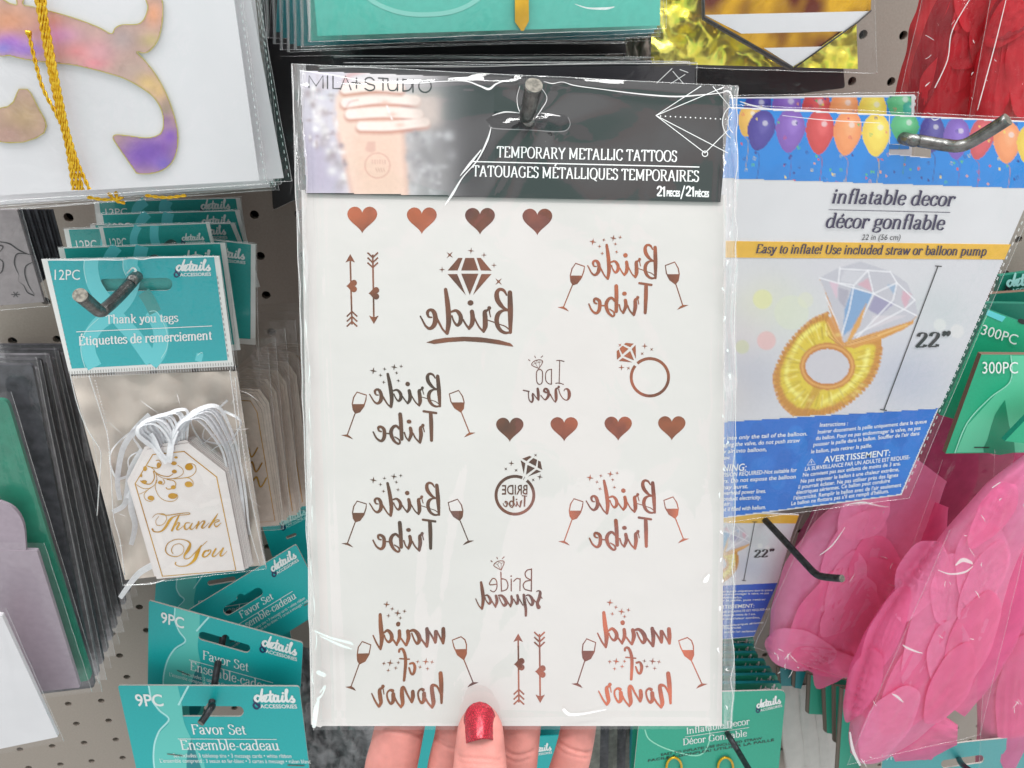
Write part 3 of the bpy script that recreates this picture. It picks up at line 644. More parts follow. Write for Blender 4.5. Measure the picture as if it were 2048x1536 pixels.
for x, y, r, a in ((1000, 112, 44, .75), (468, 293, 66, .1), (347, 415, 46, .7), (573, 445, 48, .7), (1095, 590, 68, .15), (948, 655, 46, .7)): J.star(x, y, r, a, .26)
sans(J, 'BRIDE', (822, 972), (262, 976), 205, .012, upv=(0, -1))
J.m = compose(zoomf(980, 900, 10.97), affine([(530, 1150), (1400, 1150), (530, 745)], [(285, 1250), (815, 1245), (285, 1015)]))
for s_ in TRIBE: J.stroke([(x, y, w * 1.15) for x, y, w in s_])
J.dot(1017, 868, 32, 28)
J.build('ring_with_bride_tribe', m_foil_d, pl, OFF, sheet)
J = Ink(zoomf(1000, 440, 4.096)); J.ring(1228, 1288, 153, 24, -132 , 218)
for x, y, r, a in ((983, 1025, 19, .7), (1186, 1033, 26, 0), (1243, 1060, 18, .75), (1165, 1095, 18, .75), (995, 1208, 26, 0), (1052, 1214, 18, .6)): J.star(x, y, r, a, .26)
def mir(x, y):
    dx, dy = -(x - 547) / 10.97, (y - 992) / 10.97; a = R_(-14.5); return (1299.8 + dx * math.cos(a) - dy * math.sin(a), 754.5 + dx * math.sin(a) + dy * math.cos(a))
J.m = mir
for p in DIA: J.poly(p)
J.build('ring_with_diamond', m_foil, pl, OFF, sheet)

# header card: printed photograph on the left, black on the right, hang hole
HQ = [(597, 139), (1462, 172), (1447, 404), (611, 387)]
hole = stadium(990, 240, 1122, 246, 36, notch=0)
hdr = slab('header_card', [[(597, 139), (1462, 172), (1441, 404), (611, 387)], hole], pl, .0011, .0004, mat('header_black', C(16, 15, 18), .3, noise=.08, nscale=50), TP)
ras = Ras(596, 136, 992, 396, 2.0, C(228, 222, 226))
ras.poly([(596, 136), (700, 136), (690, 396), (596, 396)], C(214, 209, 222), 1, 18); ras.poly([(600, 250), (650, 260), (700, 396), (600, 396)], C(186, 178, 200), 1, 16)
ras.poly([(800, 170), (900, 130), (1000, 130), (1000, 400), (820, 400)], C(150, 148, 150), 1, 26); ras.poly([(880, 130), (1010, 130), (1010, 400), (905, 400)], C(78, 76, 80), 1, 22); ras.poly([(935, 130), (1010, 130), (1010, 400), (925, 400)], C(36, 34, 38), 1, 16)
for i in range(26):
    r_ = random.Random(i); t = i / 26; x = 625 + 60 * t + r_.uniform(-14, 14); y = 180 + 200 * t; ras.glow(x, y, r_.uniform(5, 11), r_.uniform(4, 12), C(*r_.choice(((244, 240, 238), (170, 160, 165), (150, 128, 128), (250, 248, 246)))), .6)
for i in range(40):
    r_ = random.Random(i + 99); ras.glow(r_.uniform(805, 905), r_.uniform(240, 395), r_.uniform(5, 12), r_.uniform(5, 12), C(*r_.choice(((176, 176, 180), (120, 118, 122), (200, 200, 204)))), .35)
ras.poly([(668, 240), (672, 190), (700, 168), (760, 180), (800, 210), (806, 270), (815, 396), (706, 396), (690, 320)], C(242, 212, 196), 1, 4)
ras.poly([(700, 270), (800, 262), (812, 396), (712, 396)], C(236, 200, 180), .8, 12); ras.line([(706, 394), (692, 330), (676, 270)], 8, C(222, 172, 152), .6, 5); ras.line([(806, 265), (814, 394)], 7, C(222, 176, 156), .6, 5)
for (a, b, c, w) in (((692, 205), (760, 196), (830, 200), 24), ((700, 228), (770, 224), (836, 228), 23), ((722, 252), (780, 252), (850, 244), 21), ((690, 178), (750, 172), (800, 176), 22)):
    ras.line([(a[0], a[1] + 5), (b[0], b[1] + 6), (c[0], c[1] + 5)], w, C(196, 128, 108), .8, 4); ras.line([a, b, c], w - 3, C(250, 232, 224), 1, 2.5)
    ras.line([a, (a[0] + 9, a[1])], w * .5, C(248, 232, 230), .9, 2)
ras.poly([(820, 185), (880, 190), (880, 250), (838, 258)], C(214, 196, 188), .8, 10); ras.line([(774, 212), (784, 238)], 3, C(244, 244, 246), 1, 1.2); ras.line([(690, 162), (700, 150), (735, 140)], 9, C(216, 120, 110), .5, 4)
ras.line([(755 + 25 * math.cos(t / 4), 331 + 25 * math.sin(t / 4)) for t in range(26)], 2.6, C(212, 150, 136), .65, 1.4, False)
for x in range(745, 775, 5): ras.line([(x, 320), (x, 327)], 2, C(196, 140, 126), .6, .8)
for x in range(752, 772, 5): ras.line([(x, 337), (x + 2, 343)], 2, C(196, 140, 126), .6, .8)
ras.poly([(730, 300), (735, 284), (752, 284), (751, 302), (742, 306)], C(214, 158, 146), .55, 1.5)
ras.line([(692, 216), (700, 204), (716, 200)], 3, C(200, 140, 126), .5, 2)
for x, y in ((770, 205), (785, 229), (800, 250)): ras.glow(x, y, 10, 5, C(228, 176, 156), .6)
for i in range(60):
    r_ = random.Random(i + 300); x = r_.uniform(618, 700); y = 150 + (x - 618) * 1.1 + r_.uniform(-30, 130); ras.glow(min(x, 640 + (y - 150) * .2 + 14), y, r_.uniform(3, 7), r_.uniform(3, 8), C(*r_.choice(((250, 248, 248), (206, 196, 206), (160, 140, 146), (236, 228, 232)))), .6)
for i in range(50):
    r_ = random.Random(i + 500); ras.glow(r_.uniform(815, 880), r_.uniform(262, 392), r_.uniform(3, 8), r_.uniform(3, 10), C(*r_.choice(((206, 204, 208), (140, 136, 142), (170, 168, 172)))), .45)
ras.noise(5, .03, 3); ras.c *= .80
ras.build('printed_photo', attr_mat('photo_print', .3), pl, .00116, hdr, clip=[(598, 140.5), (990, 155.5), (990, 222), (986, 232), (974, 240), (986, 252), (991, 262), (990, 394), (612, 386)])
# the printed photograph keeps clear of the hang hole, so its right part is black card again
J = Ink()
for p in ([(618, 175), (618, 151), (632, 172), (646, 151), (646, 176)], [(655, 152), (655, 177)], [(666, 152), (666, 177), (679, 177)], [(681, 178), (691, 152), (702, 179)], [(713, 156), (713, 176)], [(704, 165), (723, 167)],
          [(795, 157.5), (795, 181)], [(757, 156), (775, 157)], [(766, 156), (766, 180)], [(826, 159), (826, 184)]): J.stroke(p, 2.6, smooth=False)
J.stroke([(748, 160), (741, 155), (732, 157), (731, 164), (739, 168), (748, 171), (748, 178), (739, 181), (730, 177)], 2.6)
J.stroke([(776, 157), (776, 172), (780, 180), (790, 180), (795, 173)], 2.4); J.stroke([(806, 158), (806, 182)], 2.6, smooth=False); J.stroke([(806, 159), (818, 161), (824, 170), (818, 180), (806, 182)], 2.6); J.ring(850, 172, 12.5, 2.6)
J.build('brand_lettering', m_ink_k, pl, .00124, hdr)
J = Ink()
serif(J, 'TEMPORARY METALLIC TATTOOS', (993, 314), (1354, 323), 21, T=12.5, t=5)
serif(J, 'TATOUAGES MÉTALLIQUES TEMPORAIRES', (944, 352), (1398, 363), 21, T=12.5, t=5)
J.stroke([(942, 323), (1398, 334)], 2.2, smooth=False)
for x in (1314, 1372): J.stroke([(x + 1, 377), (x + 3, 373.5), (x + 7, 373.5), (x + 8.5, 378), (x + 6, 384), (x + 1, 390.5), (x + 9, 391)], 3.2); J.stroke([(x + 11, 377), (x + 14.5, 373), (x + 14.5, 392)], 3.4, smooth=False)
sans(J, 'PIECES', (1333, 392), (1360, 393), 11, .045); J.stroke([(1362, 397), (1369, 372)], 2.6, smooth=False); sans(J, 'PIÈCES', (1390, 393), (1418, 394), 11, .045)
for a, b in (((1312, 231), (1402, 172)), ((1312, 231), (1448, 174)), ((1312, 231), (1456, 306)), ((1312, 231), (1410, 306)), ((1410, 306), (1458, 258)), ((1426, 173), (1462, 216))): J.stroke([a, b], 1.5, smooth=False)
for i in range(15): J.dot(1321 + i * 10, 232 + i * .5, 1.5, n=6)
J.ring(1410, 307.5, 5.5, 1.6, n=16); J.ring(1484, 244, 39, 2, 125, 232); J.ring(1484, 244, 28, 1.8, 130, 225)
J.build('title_lettering', m_ink_w, pl, .00124, hdr)

# clear bag: front sheet with folds that radiate from the hook, side welds
def tex(x, y, u, v):
    d = 0
    hx, hy = 1062, 235; dx, dy = x - hx, y - hy; r = math.hypot(dx, dy); a = math.atan2(dy, dx)
    d += .0016 * math.exp(-r / 260) * math.sin(a * 5 + r / 60) * (1 - math.exp(-r / 40))
    t = (dx * .50 + dy * .866); s_ = (-dx * .866 + dy * .50)      # long fold down-left of the hole
    s2 = (dx - (-.62) * dy - 10)
    if dy > 0: d += .0018 * math.exp(-(s2 / 16) ** 2) * math.exp(-(dy / 190) ** 2) + .0011 * math.exp(-((s2 - 60) / 12) ** 2) * math.exp(-(dy / 150) ** 2) * min(1, dy / 30)
    d += .0012 * math.exp(-((y - (165 + 28 * (1 - math.exp(-((x - 1065) / 260) ** 2)) * (1 if x > 1065 else .5))) / 12) ** 2)
    d += .0016 * math.exp(-((x - (u * 0 + 622 + .035 * (y - 150))) / 14) ** 2) + .0015 * math.exp(-((x - (1452 - .012 * (y - 200))) / 12) ** 2)
    d += .0005 * math.sin(y / 47 + 3 * math.sin(x / 90)) * math.exp(-((x - 1460) / 22) ** 2)
    d += .0011 * math.exp(-((y - 1440) / 14) ** 2)
    return d * .62
film('film_bag', ((583, 127), (1476, 172), (1466, 1458), (627, 1460)), pl, .0028, TP, m_film_hi, nx=150, ny=190, wr=34, amp=.0003, seed=5, extra=tex, rim='tl', wid=(.008, .05))
# folded side seams of the bag
def crinkle(name, a, b, w0, w1, seed, m, n=70, off=.003):
    rng = random.Random(seed); V, F = [], []; k = 6
    ph = rng.uniform(0, 9)
    for i in range(n + 1):
        t = i / n; x = a[0] + (b[0] - a[0]) * t; y = a[1] + (b[1] - a[1]) * t
        for j in range(k + 1):
            s_ = j / k; w = w0 + (w1 - w0) * t + 3 * math.sin(t * 40 + ph)
            V.append(pl.pt(x + w * s_, y, off + .0009 * math.sin(t * 31 + s_ * 5 + ph) * math.sin(t * 13 + s_ * 3) + .0010 * math.cos(s_ * math.pi * 2.2 + 1.4 * math.sin(t * 22)) + rng.uniform(0, .00015)))
    for i in range(n):
        for j in range(k): q = i * (k + 1) + j; F.append((q, q + k + 1, q + k + 2, q + 1))
    return mk(name, V, F, m, TP, smooth=True)
crinkle('side_seam', (583, 128), (626, 1458), 26, 4, 1, m_film_edge); crinkle('side_seam', (1446, 172), (1447, 1458), 30, 20, 2, m_film_edge)
rr = random.Random(3)
pts = [pl.pt(585 + 41 * i / 30 + rr.uniform(-2, 2), 130 + 1328 * i / 30, .0035) for i in range(31)]; tube('film_fold', pts, .00018, m_film_bright, TP, n=5, sub=3)
pts = [pl.pt(1474 - 10 * i / 40 + rr.uniform(-4, 3) , 175 + 1280 * i / 40, .0035) for i in range(41)]; tube('film_fold', pts, .00018, m_film_bright, TP, n=5, sub=3)
# film fold glints painted as white strokes
def fold_glint(par, p_, pts, w, off=.0042):
    J = Ink(); J.stroke(pts, w); V = [p_.pt(x, y, off + z) for x, y, z in J.v]; return mk('crease_glint', V, J.f, m_crease_glint, par)
fold_glint(TP, pl, [(600, 141, 1.6), (660, 149, 2), (740, 163, 1.4), (830, 166, 2.2), (880, 163, 1.4), (930, 162, 2.2), (960, 172, 3), (978, 178, 4.5), (992, 168, 3), (1010, 162, 1.6), (1030, 160, 3.4), (1045, 152, 1)], 3)
fold_glint(TP, pl, [(1088, 163, 1), (1105, 167, 1.8), (1125, 164, 1.2), (1150, 171, 1.8), (1200, 178, 1.6), (1280, 188, 2.4), (1350, 193, 3), (1400, 190, 2.4), (1440, 186, 1.6), (1456, 182, 3), (1464, 194, 3), (1466, 215, 1.5)], 3)
fold_glint(TP, pl, [(890, 410, 1), (905, 388, 5), (925, 355, 2.4), (955, 320, 2.4), (975, 280, 4), (982, 255, 1)], 3)
fold_glint(TP, pl, [(920, 352, 1), (938, 330, 5), (962, 300, 2)], 3)
fold_glint(TP, pl, [(630, 1262, 3), (660, 1275, 4), (700, 1286, 5), (705, 1290, 2)], 3); fold_glint(TP, pl, [(640, 1272, 2), (680, 1290, 5), (703, 1298, 2)], 3)
fold_glint(TP, pl, [(637, 1345, 9), (648, 1350, 8)], 8); fold_glint(TP, pl, [(628, 1452, 8), (632, 1420, 10), (638, 1395, 3)], 3)
fold_glint(TP, pl, [(1128, 1420, 6), (1140, 1429, 6), (1170, 1427, 4), (1212, 1419, 1.5)], 3); fold_glint(TP, pl, [(1418, 1150, 3), (1412, 1160, 9), (1409, 1163, 5)], 3)
fold_glint(TP, pl, [(640, 1385, 2), (650, 1372, 4), (645, 1388, 3), (636, 1398, 6)], 3)

rg = random.Random(8)  # small white glints painted along both side seams
for i in range(17):
    y = 470 + i * 58 + rg.uniform(-14, 14); x = 1462 - .008 * (y - 200) + rg.uniform(-16, 3); fold_glint(TP, pl, [(x, y, .6), (x + rg.uniform(-3, 3), y + rg.uniform(2, 4), rg.uniform(2, 5)), (x + rg.uniform(-4, 4), y + rg.uniform(6, 13), .6)], 2, .0045)
for i in range(16):
    y = 190 + i * 76 + rg.uniform(-20, 20); x = 592 + .029 * (y - 150) + rg.uniform(-3, 10); fold_glint(TP, pl, [(x, y, .5), (x + rg.uniform(-2, 2), y + rg.uniform(10, 24), rg.uniform(1, 2.4)), (x + rg.uniform(-2, 3), y + rg.uniform(30, 50), .5)], 2, .0045)
# hook that carries the pack: comes out of the board, leaves the hole and bends up
HK = thing('peg_hook', 'dark wire hook through the hang hole of the centre tattoo pack, tip bent up', 'hook', at(1058, 245, .50))
hp = pl.pt(1056, 236)
tube('wire', [at(1052, 262, .50), hp + Vector((0, .06, 0)), pl.pt(1054, 236, 0), pl.pt(1053, 232, .008), pl.pt(1058, 215, .016), pl.pt(1068, 170, .026)], [.0026, .0026, .0026, .0026, .0027, .0029], m_steel, HK, n=16, capmat=m_steel_tip)
J = Ink(); J.stroke([(978, 250, 1), (990, 257, 2), (1060, 260, 2.2), (1124, 263, 2), (1140, 250, 1.6), (1136, 234, 1)], 2); J.build('hole_rim', mat('cut_rim', C(120, 118, 120), .5), pl, .00125, TP)
J = Ink(); J.stroke([(985, 231, 1), (1010, 224, 3), (1040, 226, 1)], 2); J.stroke([(1082, 226, 1), (1100, 229, 3), (1120, 232, 1.5)], 2); J.build('hole_rim', m_crease_glint, pl, .0016, TP)  # shine at the hole's upper edge painted as white strokes
for s_ in (-1, 1): fold_glint(TP, pl, [(1060 + 20 * s_, 172, .6), (1060 + 30 * s_ + 4, 196, 1), (1060 + 22 * s_, 220, 1.6), (1060 + 8 * s_, 240, .8)], 2, .0045)
# black strip of card folded behind the hole
slab('hole_tab', [(966, 192), (1040, 182), (1108, 190), (1136, 228), (1131, 228), (966, 226)], pl, -.0012, .0003, m_black, TP)
# ------------------------------------------------------------------ pegboard wall (upright plane y = CAM.y + 0.50)
WALL = P(.50)
def pegboard():
    s = .0285; V, F = [], []; r = .0030; seg = 12
    x0, x1, z0, z1 = -.70, 1.0, .30, 1.62; nx, nz = int((x1 - x0) / s), int((z1 - z0) / s)
    a = at(202.5, 1401.5, .50)       # one hole of the photograph fixes the raster
    ox = (a.x - x0) % s - s / 2; oz = (a.z - z0) % s - s / 2; y = .50
    for j in range(nz):
        for i in range(nx):
            cx, cz = x0 + ox + (i + .5) * s, z0 + oz + (j + .5) * s; b = len(V); h = s / 2
            for k in range(seg):
                t = 2 * math.pi * (k + .5) / seg; c_, s_ = math.cos(t), math.sin(t); m_ = max(abs(c_), abs(s_))
                V.append((cx + h * c_ / m_, y, cz + h * s_ / m_))
            for k in range(seg):
                t = 2 * math.pi * (k + .5) / seg; V.append((cx + r * math.cos(t), y, cz + r * math.sin(t)))
            for k in range(seg):
                t = 2 * math.pi * (k + .5) / seg; V.append((cx + r * math.cos(t), y + .005, cz + r * math.sin(t)))
            for k in range(seg):
                n_ = (k + 1) % seg; F.append((b + k, b + n_, b + seg + n_, b + seg + k)); F.append((b + seg + k, b + seg + n_, b + 2 * seg + n_, b + 2 * seg + k))
            # square corners between the ring of outer points
            for q in ((h, h), (-h, h), (-h, -h), (h, -h)):
                V.append((cx + q[0], y, cz + q[1]))
            for qi, (ka, kb) in enumerate(((1, 0), (4, 3), (7, 6), (10, 9))):
                F.append((b + ka, b + 3 * seg + qi, b + kb))
    o = mk('pegboard', V, F, mat('pegboard_paint', C(152, 141, 132), .6, noise=.05, nscale=700, bump=.25, bscale=900, dist=.0004)); o['kind'] = 'structure'
    bx = [(x0 - .1, y + .03, z0 - .1), (x1 + .1, y + .03, z0 - .1), (x1 + .1, y + .03, z1 + .1), (x0 - .1, y + .03, z1 + .1)]
    b = mk('wall', bx, [(0, 1, 2, 3)], mat('dark_back', C(40, 36, 34), .9)); b['kind'] = 'structure'
pegboard()

# ------------------------------------------------------------------ packs with the iridescent script letter, top left
zA = zoomf(0, 0, 3.2)
def letter_pack(k, label, quad, Y, fr):
    p = P(Y, 0, 0, (300, 200)); t = thing('letter_banner_pack', label, 'banner pack', p.pt(*quad[3]), 'banner packs top left'); t['k'] = k
    slab('card', list(quad), p, 0, .0012, m_white2, t)
    fq = (quad[0], (quad[1][0] + 18, quad[1][1]), (quad[2][0] + 17, quad[2][1] + 6), (quad[3][0], quad[3][1] + 12))
    film('film_bag', fq, p, .0016 if k else .0035, t, m_film, nx=50, ny=40, wr=14, amp=.0003, seed=20 + k, rim='rb')
    J = Ink(); dashes(J, (fq[1][0] - 5, fq[1][1]), (fq[2][0] - 5, fq[2][1]), 44, 1.6, .45); J.build('seam_dashes', m_film_bright, p, .0022 if k else .0042, t)
    return t, p
hp_, pp = letter_pack(0, 'white card with purple and orange script letter under gold cords, top left corner', ((-60, -320), (423, -320), (518.5, 361), (-60, 394)), .310, True)
SW = [(-20, 5), (60, 20), (100, 30), (108, 22), (104, -12), (150, -12), (148, 30), (210, 42), (300, 65), (400, 92), (520, 130), (640, 178), (712, 215), (735, 180), (780, 158), (870, 155), (910, 135), (935, 90), (945, 40), (935, -14), (1030, -14), (1042, 80), (1035, 170), (1010, 260), (960, 325), (915, 340), (875, 332),
      (930, 390), (1000, 480), (1060, 590), (1100, 690), (1130, 800), (1140, 880), (1130, 970), (1100, 1040), (1040, 1090), (960, 1112), (880, 1110), (860, 1090), (790, 990), (735, 910), (722, 880), (740, 862), (820, 868), (930, 882), (1000, 870), (1035, 840), (1045, 780), (1030, 700), (980, 620), (900, 560), (800, 505), (700, 472), (560, 435), (440, 412), (300, 400), (160, 380), (60, 355), (-20, 330)]
def sw_smooth(p):
    o = []
    for i in range(len(p)):
        a, b, c, d = p[i - 1], p[i], p[(i + 1) % len(p)], p[(i + 2) % len(p)]
        o += crom([a, b, c, d], 3)[3:6]
    return o
SWs = [zA(*q) for q in sw_smooth(SW)]; CM = [zA(*q) for q in [(-20, 695), (50, 680), (85, 650), (105, 600), (120, 570), (175, 570), (200, 600), (240, 680), (285, 760), (298, 805), (283, 850), (230, 885), (150, 910), (60, 915), (-20, 905)]]
for nm, shp in (('script_letter', SWs), ('letter_tail', CM)):
    slab(nm + '_edge', [(x + .2, y + .4) for x, y in shp], pp, .0006, .0004, mat('gold_edge', C(206, 190, 110), .35, metal=.3), hp_)
    J = Ink(); J.stroke([(x, y, 1.3) for x, y in shp], smooth=False, closed=True, cap=False); J.build(nm + '_gilding', mat('gold_edge', C(206, 190, 110)), pp, .0011, hp_)
    xs = [q[0] for q in shp]; ys = [q[1] for q in shp]
    ra = Ras(min(xs), min(ys), max(xs), max(ys), 2.2, C(196, 160, 150))
    for gx, gy, rx, ry, c_ in ((40, 150, 200, 130, (222, 150, 110)), (60, 270, 130, 60, (176, 110, 214)), (170, 320, 130, 50, (150, 110, 205)), (20, 310, 60, 40, (140, 130, 215)), (330, 150, 120, 70, (214, 140, 120)), (380, 230, 130, 70, (212, 140, 186)), (500, 330, 130, 60, (232, 138, 140)), (640, 330, 110, 90, (222, 160, 170)), (600, 410, 90, 40, (240, 150, 160)), (780, 250, 90, 80, (176, 156, 156)), (980, 90, 60, 80, (232, 160, 120)), (970, 260, 70, 50, (196, 176, 120)), (860, 450, 120, 70, (186, 160, 150)), (950, 530, 80, 60, (220, 186, 120)), (1020, 580, 60, 60, (228, 190, 130)), (1060, 700, 50, 50, (160, 140, 120)), (1060, 770, 60, 40, (150, 110, 150)), (1000, 960, 190, 120, (118, 66, 176)), (1090, 870, 60, 60, (128, 76, 180)), (900, 1000, 150, 110, (124, 74, 184)), (1050, 1050, 60, 50, (116, 90, 190)), (150, 750, 170, 160, (186, 158, 120)), (60, 860, 90, 60, (176, 140, 130))):
        ra.glow(gx / 3.2, gy / 3.2, rx / 3.2, ry / 3.2, C(*c_), .85)
    ra.noise(26, .10, 4); ra.noise(7, .05, 5)
    ra.build(nm, attr_mat('iridescent_print', .3), pp, .0009, hp_, clip=shp)
letter_pack(1, 'second white card just behind the one with the purple script letter', ((-60, -320), (442, -320), (567, 356), (-60, 396)), .322, False)
for k, (dx, dy) in enumerate(((562, 362), (548, 368), (556, 374), (550, 372), (545, 368), (548, 366))):
    letter_pack(2 + k, 'white banner card in the top left stack, %s behind the two front ones' % ('first', 'second', 'third', 'fourth', 'fifth', 'last')[k], ((-60, -320), (478, -320), (dx - 16, dy), (-60, 400 + 5 * min(k, 3))), .334 + (.012, .018, .022, .025, .026, .026)[k] * k, False)
m_gold = mat('gold_thread', C(214, 160, 30), .28, metal=.85, col2=C(240, 200, 70), nscale=900)
def cord(par, p, path, r, twist=9.0, off=.0065, strands=2):
    q = crom([tuple(a) for a in path], 26)
    if len(path) == 2: q = [(path[0][0] + (path[1][0] - path[0][0]) * i / 60, path[0][1] + (path[1][1] - path[0][1]) * i / 60) for i in range(61)]
    c3 = [p.pt(x, y, off) for x, y in q]; L = [0]
    for i in range(1, len(c3)): L.append(L[-1] + (c3[i] - c3[i - 1]).length)
    n = int(L[-1] / (r * 1.3)); n = max(n, 8); V, F = [], []
    for s_ in range(strands):
        b0 = len(V)
        for i in range(n + 1):
            d = L[-1] * i / n; j = max(0, min(len(L) - 2, int(np.searchsorted(L, d)) - 1)); f = (d - L[j]) / max(1e-9, L[j + 1] - L[j]); c = c3[j].lerp(c3[j + 1], f); tg = (c3[j + 1] - c3[j]).normalized(); nn = p.n; bb = tg.cross(nn)
            a = d / (r * twist) * 2 * math.pi + math.pi * 2 * s_ / strands; cc = c + (nn * math.cos(a) + bb * math.sin(a)) * r * .62
            for k in range(6): t = 2 * math.pi * k / 6; V.append(cc + (nn * math.cos(t) + bb * math.sin(t)) * r * .66)
        for i in range(n):
            for k in range(6): F.append((b0 + i * 6 + k, b0 + i * 6 + (k + 1) % 6, b0 + (i + 1) * 6 + (k + 1) % 6, b0 + (i + 1) * 6 + k))
    return mk('gold_cord', V, F, m_gold, par, smooth=True)
for pa in ([(232, -10), (262, 150), (300, 330), (340, 520), (380, 740), (430, 950), (470, 1215)], [(250, -10), (282, 150), (318, 330), (352, 520), (396, 740), (448, 950), (494, 1215)], [(268, -10), (290, 90), (322, 260), (352, 430), (392, 640), (436, 850), (470, 1000), (530, 1215)], [(282, -10), (300, 150), (330, 330), (372, 560), (410, 740), (452, 900), (500, 1050), (572, 1212)], [(240, -10), (270, 200), (310, 420), (356, 640), (404, 830), (456, 1050), (512, 1215)]):
    cord(hp_, pp, [zA(*q) for q in pa], .00062)
cord(hp_, pp, [zA(*q) for q in [(182, 205), (205, 310), (232, 420), (262, 530), (300, 620), (345, 700), (388, 790)]], .0006); J = Ink(zA)
tube('cord_end', [pp.pt(*zA(180, 195), .0065), pp.pt(*zA(184, 222), .0065)], .0011, m_gold, hp_, n=8)
for a, b in (((560, 1262), (790, 1265)), ((690, 1235), (800, 1300)), ((930, 1250), (1190, 1250)), ((740, 1225), (760, 1300))):
    cord(hp_, pp, [zA(*a), zA((a[0] + b[0]) / 2, (a[1] + b[1]) / 2 + 14), zA(*b)], .0006, off=-.004)

# ------------------------------------------------------------------ thank-you tag packs
zT = zoomf(80, 500, 5.12)
def swirl_print(par, p, quad, off=.00008):
    """pale ribbon monogram across a teal card: quad = tl, tr, br, bl of the teal field"""
    f = lambda u, v: tuple((quad[0][i] * (1 - u) + quad[1][i] * u) * (1 - v) + (quad[3][i] * (1 - u) + quad[2][i] * u) * v for i in (0, 1))
    J = Ink()
    for st, w in (([(.34, 0), (.27, .12), (.27, .30), (.36, .44), (.52, .60), (.66, .80), (.76, 1)], .075), ([(.50, 0), (.47, .14), (.50, .32), (.44, .48), (.28, .62), (.20, .82), (.22, 1)], .085), ([(.62, .40), (.70, .52), (.74, .68), (.68, .86), (.56, 1)], .085)):
        W = abs(quad[1][0] - quad[0][0]); J.stroke([(*f(u, v), W * w) for u, v in st], cap=False)
    return J.build('pale_monogram', m_teal_l, p, off, par)
def tag_card(par, p, Q, Tq, hole=None, texts=True, pc=None, lg=None, m=m_teal):
    slab('header_card', [list(Q)] + ([hole] if hole else []), p, 0, .0004, m_white, par)
    slab('teal_field', [list(Tq)] + ([hole] if hole else []), p, .00006, .00003, m, par)
m_teal2 = mat('teal_card_deep', C(24, 160, 156), .45, noise=.06, nscale=800)
def pack12(k, label, quad, Y, d=None, a=0):
    """a clear tag bag whose header shows behind the front one"""
    p = P(Y, a, 0, quad[0]); t = thing('thank_you_tag_pack', label, 'tag pack', p.pt(*quad[3]), 'thank-you tag packs'); tl, tr, br, bl = (Vector(q) for q in quad)
    ux = (tr - tl).normalized(); uy = (bl - tl).normalized(); w = (tr - tl).length; h = (bl - tl).length
    slab('header_card', [tuple(q) for q in (tl, tr, br, bl)], p, 0, .0004, m_white, t)
    i = [tl + ux * w * .035 + uy * h * .006, tr - ux * w * .03 + uy * h * .006, br - ux * w * .03 - uy * h * .05, bl + ux * w * .035 - uy * h * .05]
    slab('teal_field', [tuple(q) for q in i], p, .00006, .00003, m_teal2, t)
    J = Ink(); swirl_print(t, p, [tuple(q) for q in i])
    b = tl + ux * w * .07 + uy * h * .2; e_ = b + ux * w * .15; sans(J, '12PC', tuple(b), tuple(e_), h * .095, .0, upv=tuple(-uy))
    b = tl + ux * w * .72 + uy * h * .15; e_ = b + ux * w * .2; K = Ink(); logo(J, K, tuple(b), tuple(e_), upv=tuple(-uy))
    J.build('white_lettering', m_ink_w, p, .0001, t); K.build('ampersand', m_ink_navy, p, .0001, t)
    film('film_bag', ((tl.x - 2, tl.y - 2), (tr.x + 2, tr.y - 2), (br.x + 10, br.y + 200), (bl.x + 5, bl.y + 200)), p, .0012, t, m_film, nx=20, ny=30, wr=10, amp=.0002, seed=40 + k, rim='tr')
pack12(7, 'rearmost dark teal header of the tag packs, below the white script card', ((188, 404), (480, 396), (500, 520), (205, 540)), .425)
pack12(6, 'tag pack behind the 12 piece cards with its header tilted up to the right', ((195, 429), (478, 421), (520, 574), (225, 600)), .41)
pack12(5, 'tag pack with its right edge showing beside the tilted teal header', ((180, 450), (469, 447), (515, 560), (215, 590)), .40)
pack12(4, 'tag pack showing only a small 12 piece corner at the left of the stack', ((127.5, 458.5), (400, 450), (430, 660), (170, 680)), .385)
pack12(3, 'tag pack with teal header turned clockwise and the lowest right corner', ((203, 455), (511, 489), (511, 690), (215, 668)), .372)
pack12(2, 'tag pack with the highest upright teal 12 piece header', ((198, 454.5), (418, 446), (470, 655), (245, 675)), .360)
pack12(1, 'tag pack directly behind the front one, shifted a little right', ((116, 496), (450, 486), (481, 700), (165, 722)), .347)

p12 = P(.335, 0, 0, (300, 630)); T12 = thing('thank_you_tag_pack', 'front bag of white Thank You tags, hook over its teal header', 'tag pack', p12.pt(400, 1160), 'thank-you tag packs')
Q = [zT(*q) for q in ((15, 100), (1835, 65), (1985, 1190), (300, 1275))]; TQ = [zT(*q) for q in ((78, 110), (1782, 72), (1922, 1130), (325, 1215))]
hl = stadium(*zT(660, 360), *zT(1292, 350), 25)
slab('header_card', [Q, hl], p12, 0, .0004, m_white, T12); slab('teal_field', [TQ, hl], p12, .00007, .00004, m_teal, T12)
slab('white_backing', [Q[0], Q[1], Q[2], Q[3]], p12, -.0022, .0004, m_teal2, T12)
J = Ink(zT)
def band(J, pts, w): J.stroke([(x, y, w) for x, y in pts], cap=False)
band(J, [(525, 100), (520, 190), (545, 320), (600, 430), (700, 560), (820, 720), (980, 900), (1150, 1140)], 150)
band(J, [(930, 90), (925, 180), (960, 260), (900, 470), (760, 640), (600, 760), (500, 920), (500, 1060), (560, 1200)], 150)
band(J, [(1180, 690), (1230, 800), (1240, 940), (1210, 1060), (1130, 1165)], 155); J.dot(1155, 690, 78, 70)
band(J, [(1640, 1060), (1620, 1140)], 70)
J.build('pale_monogram', m_teal_l, p12, .00010, T12)
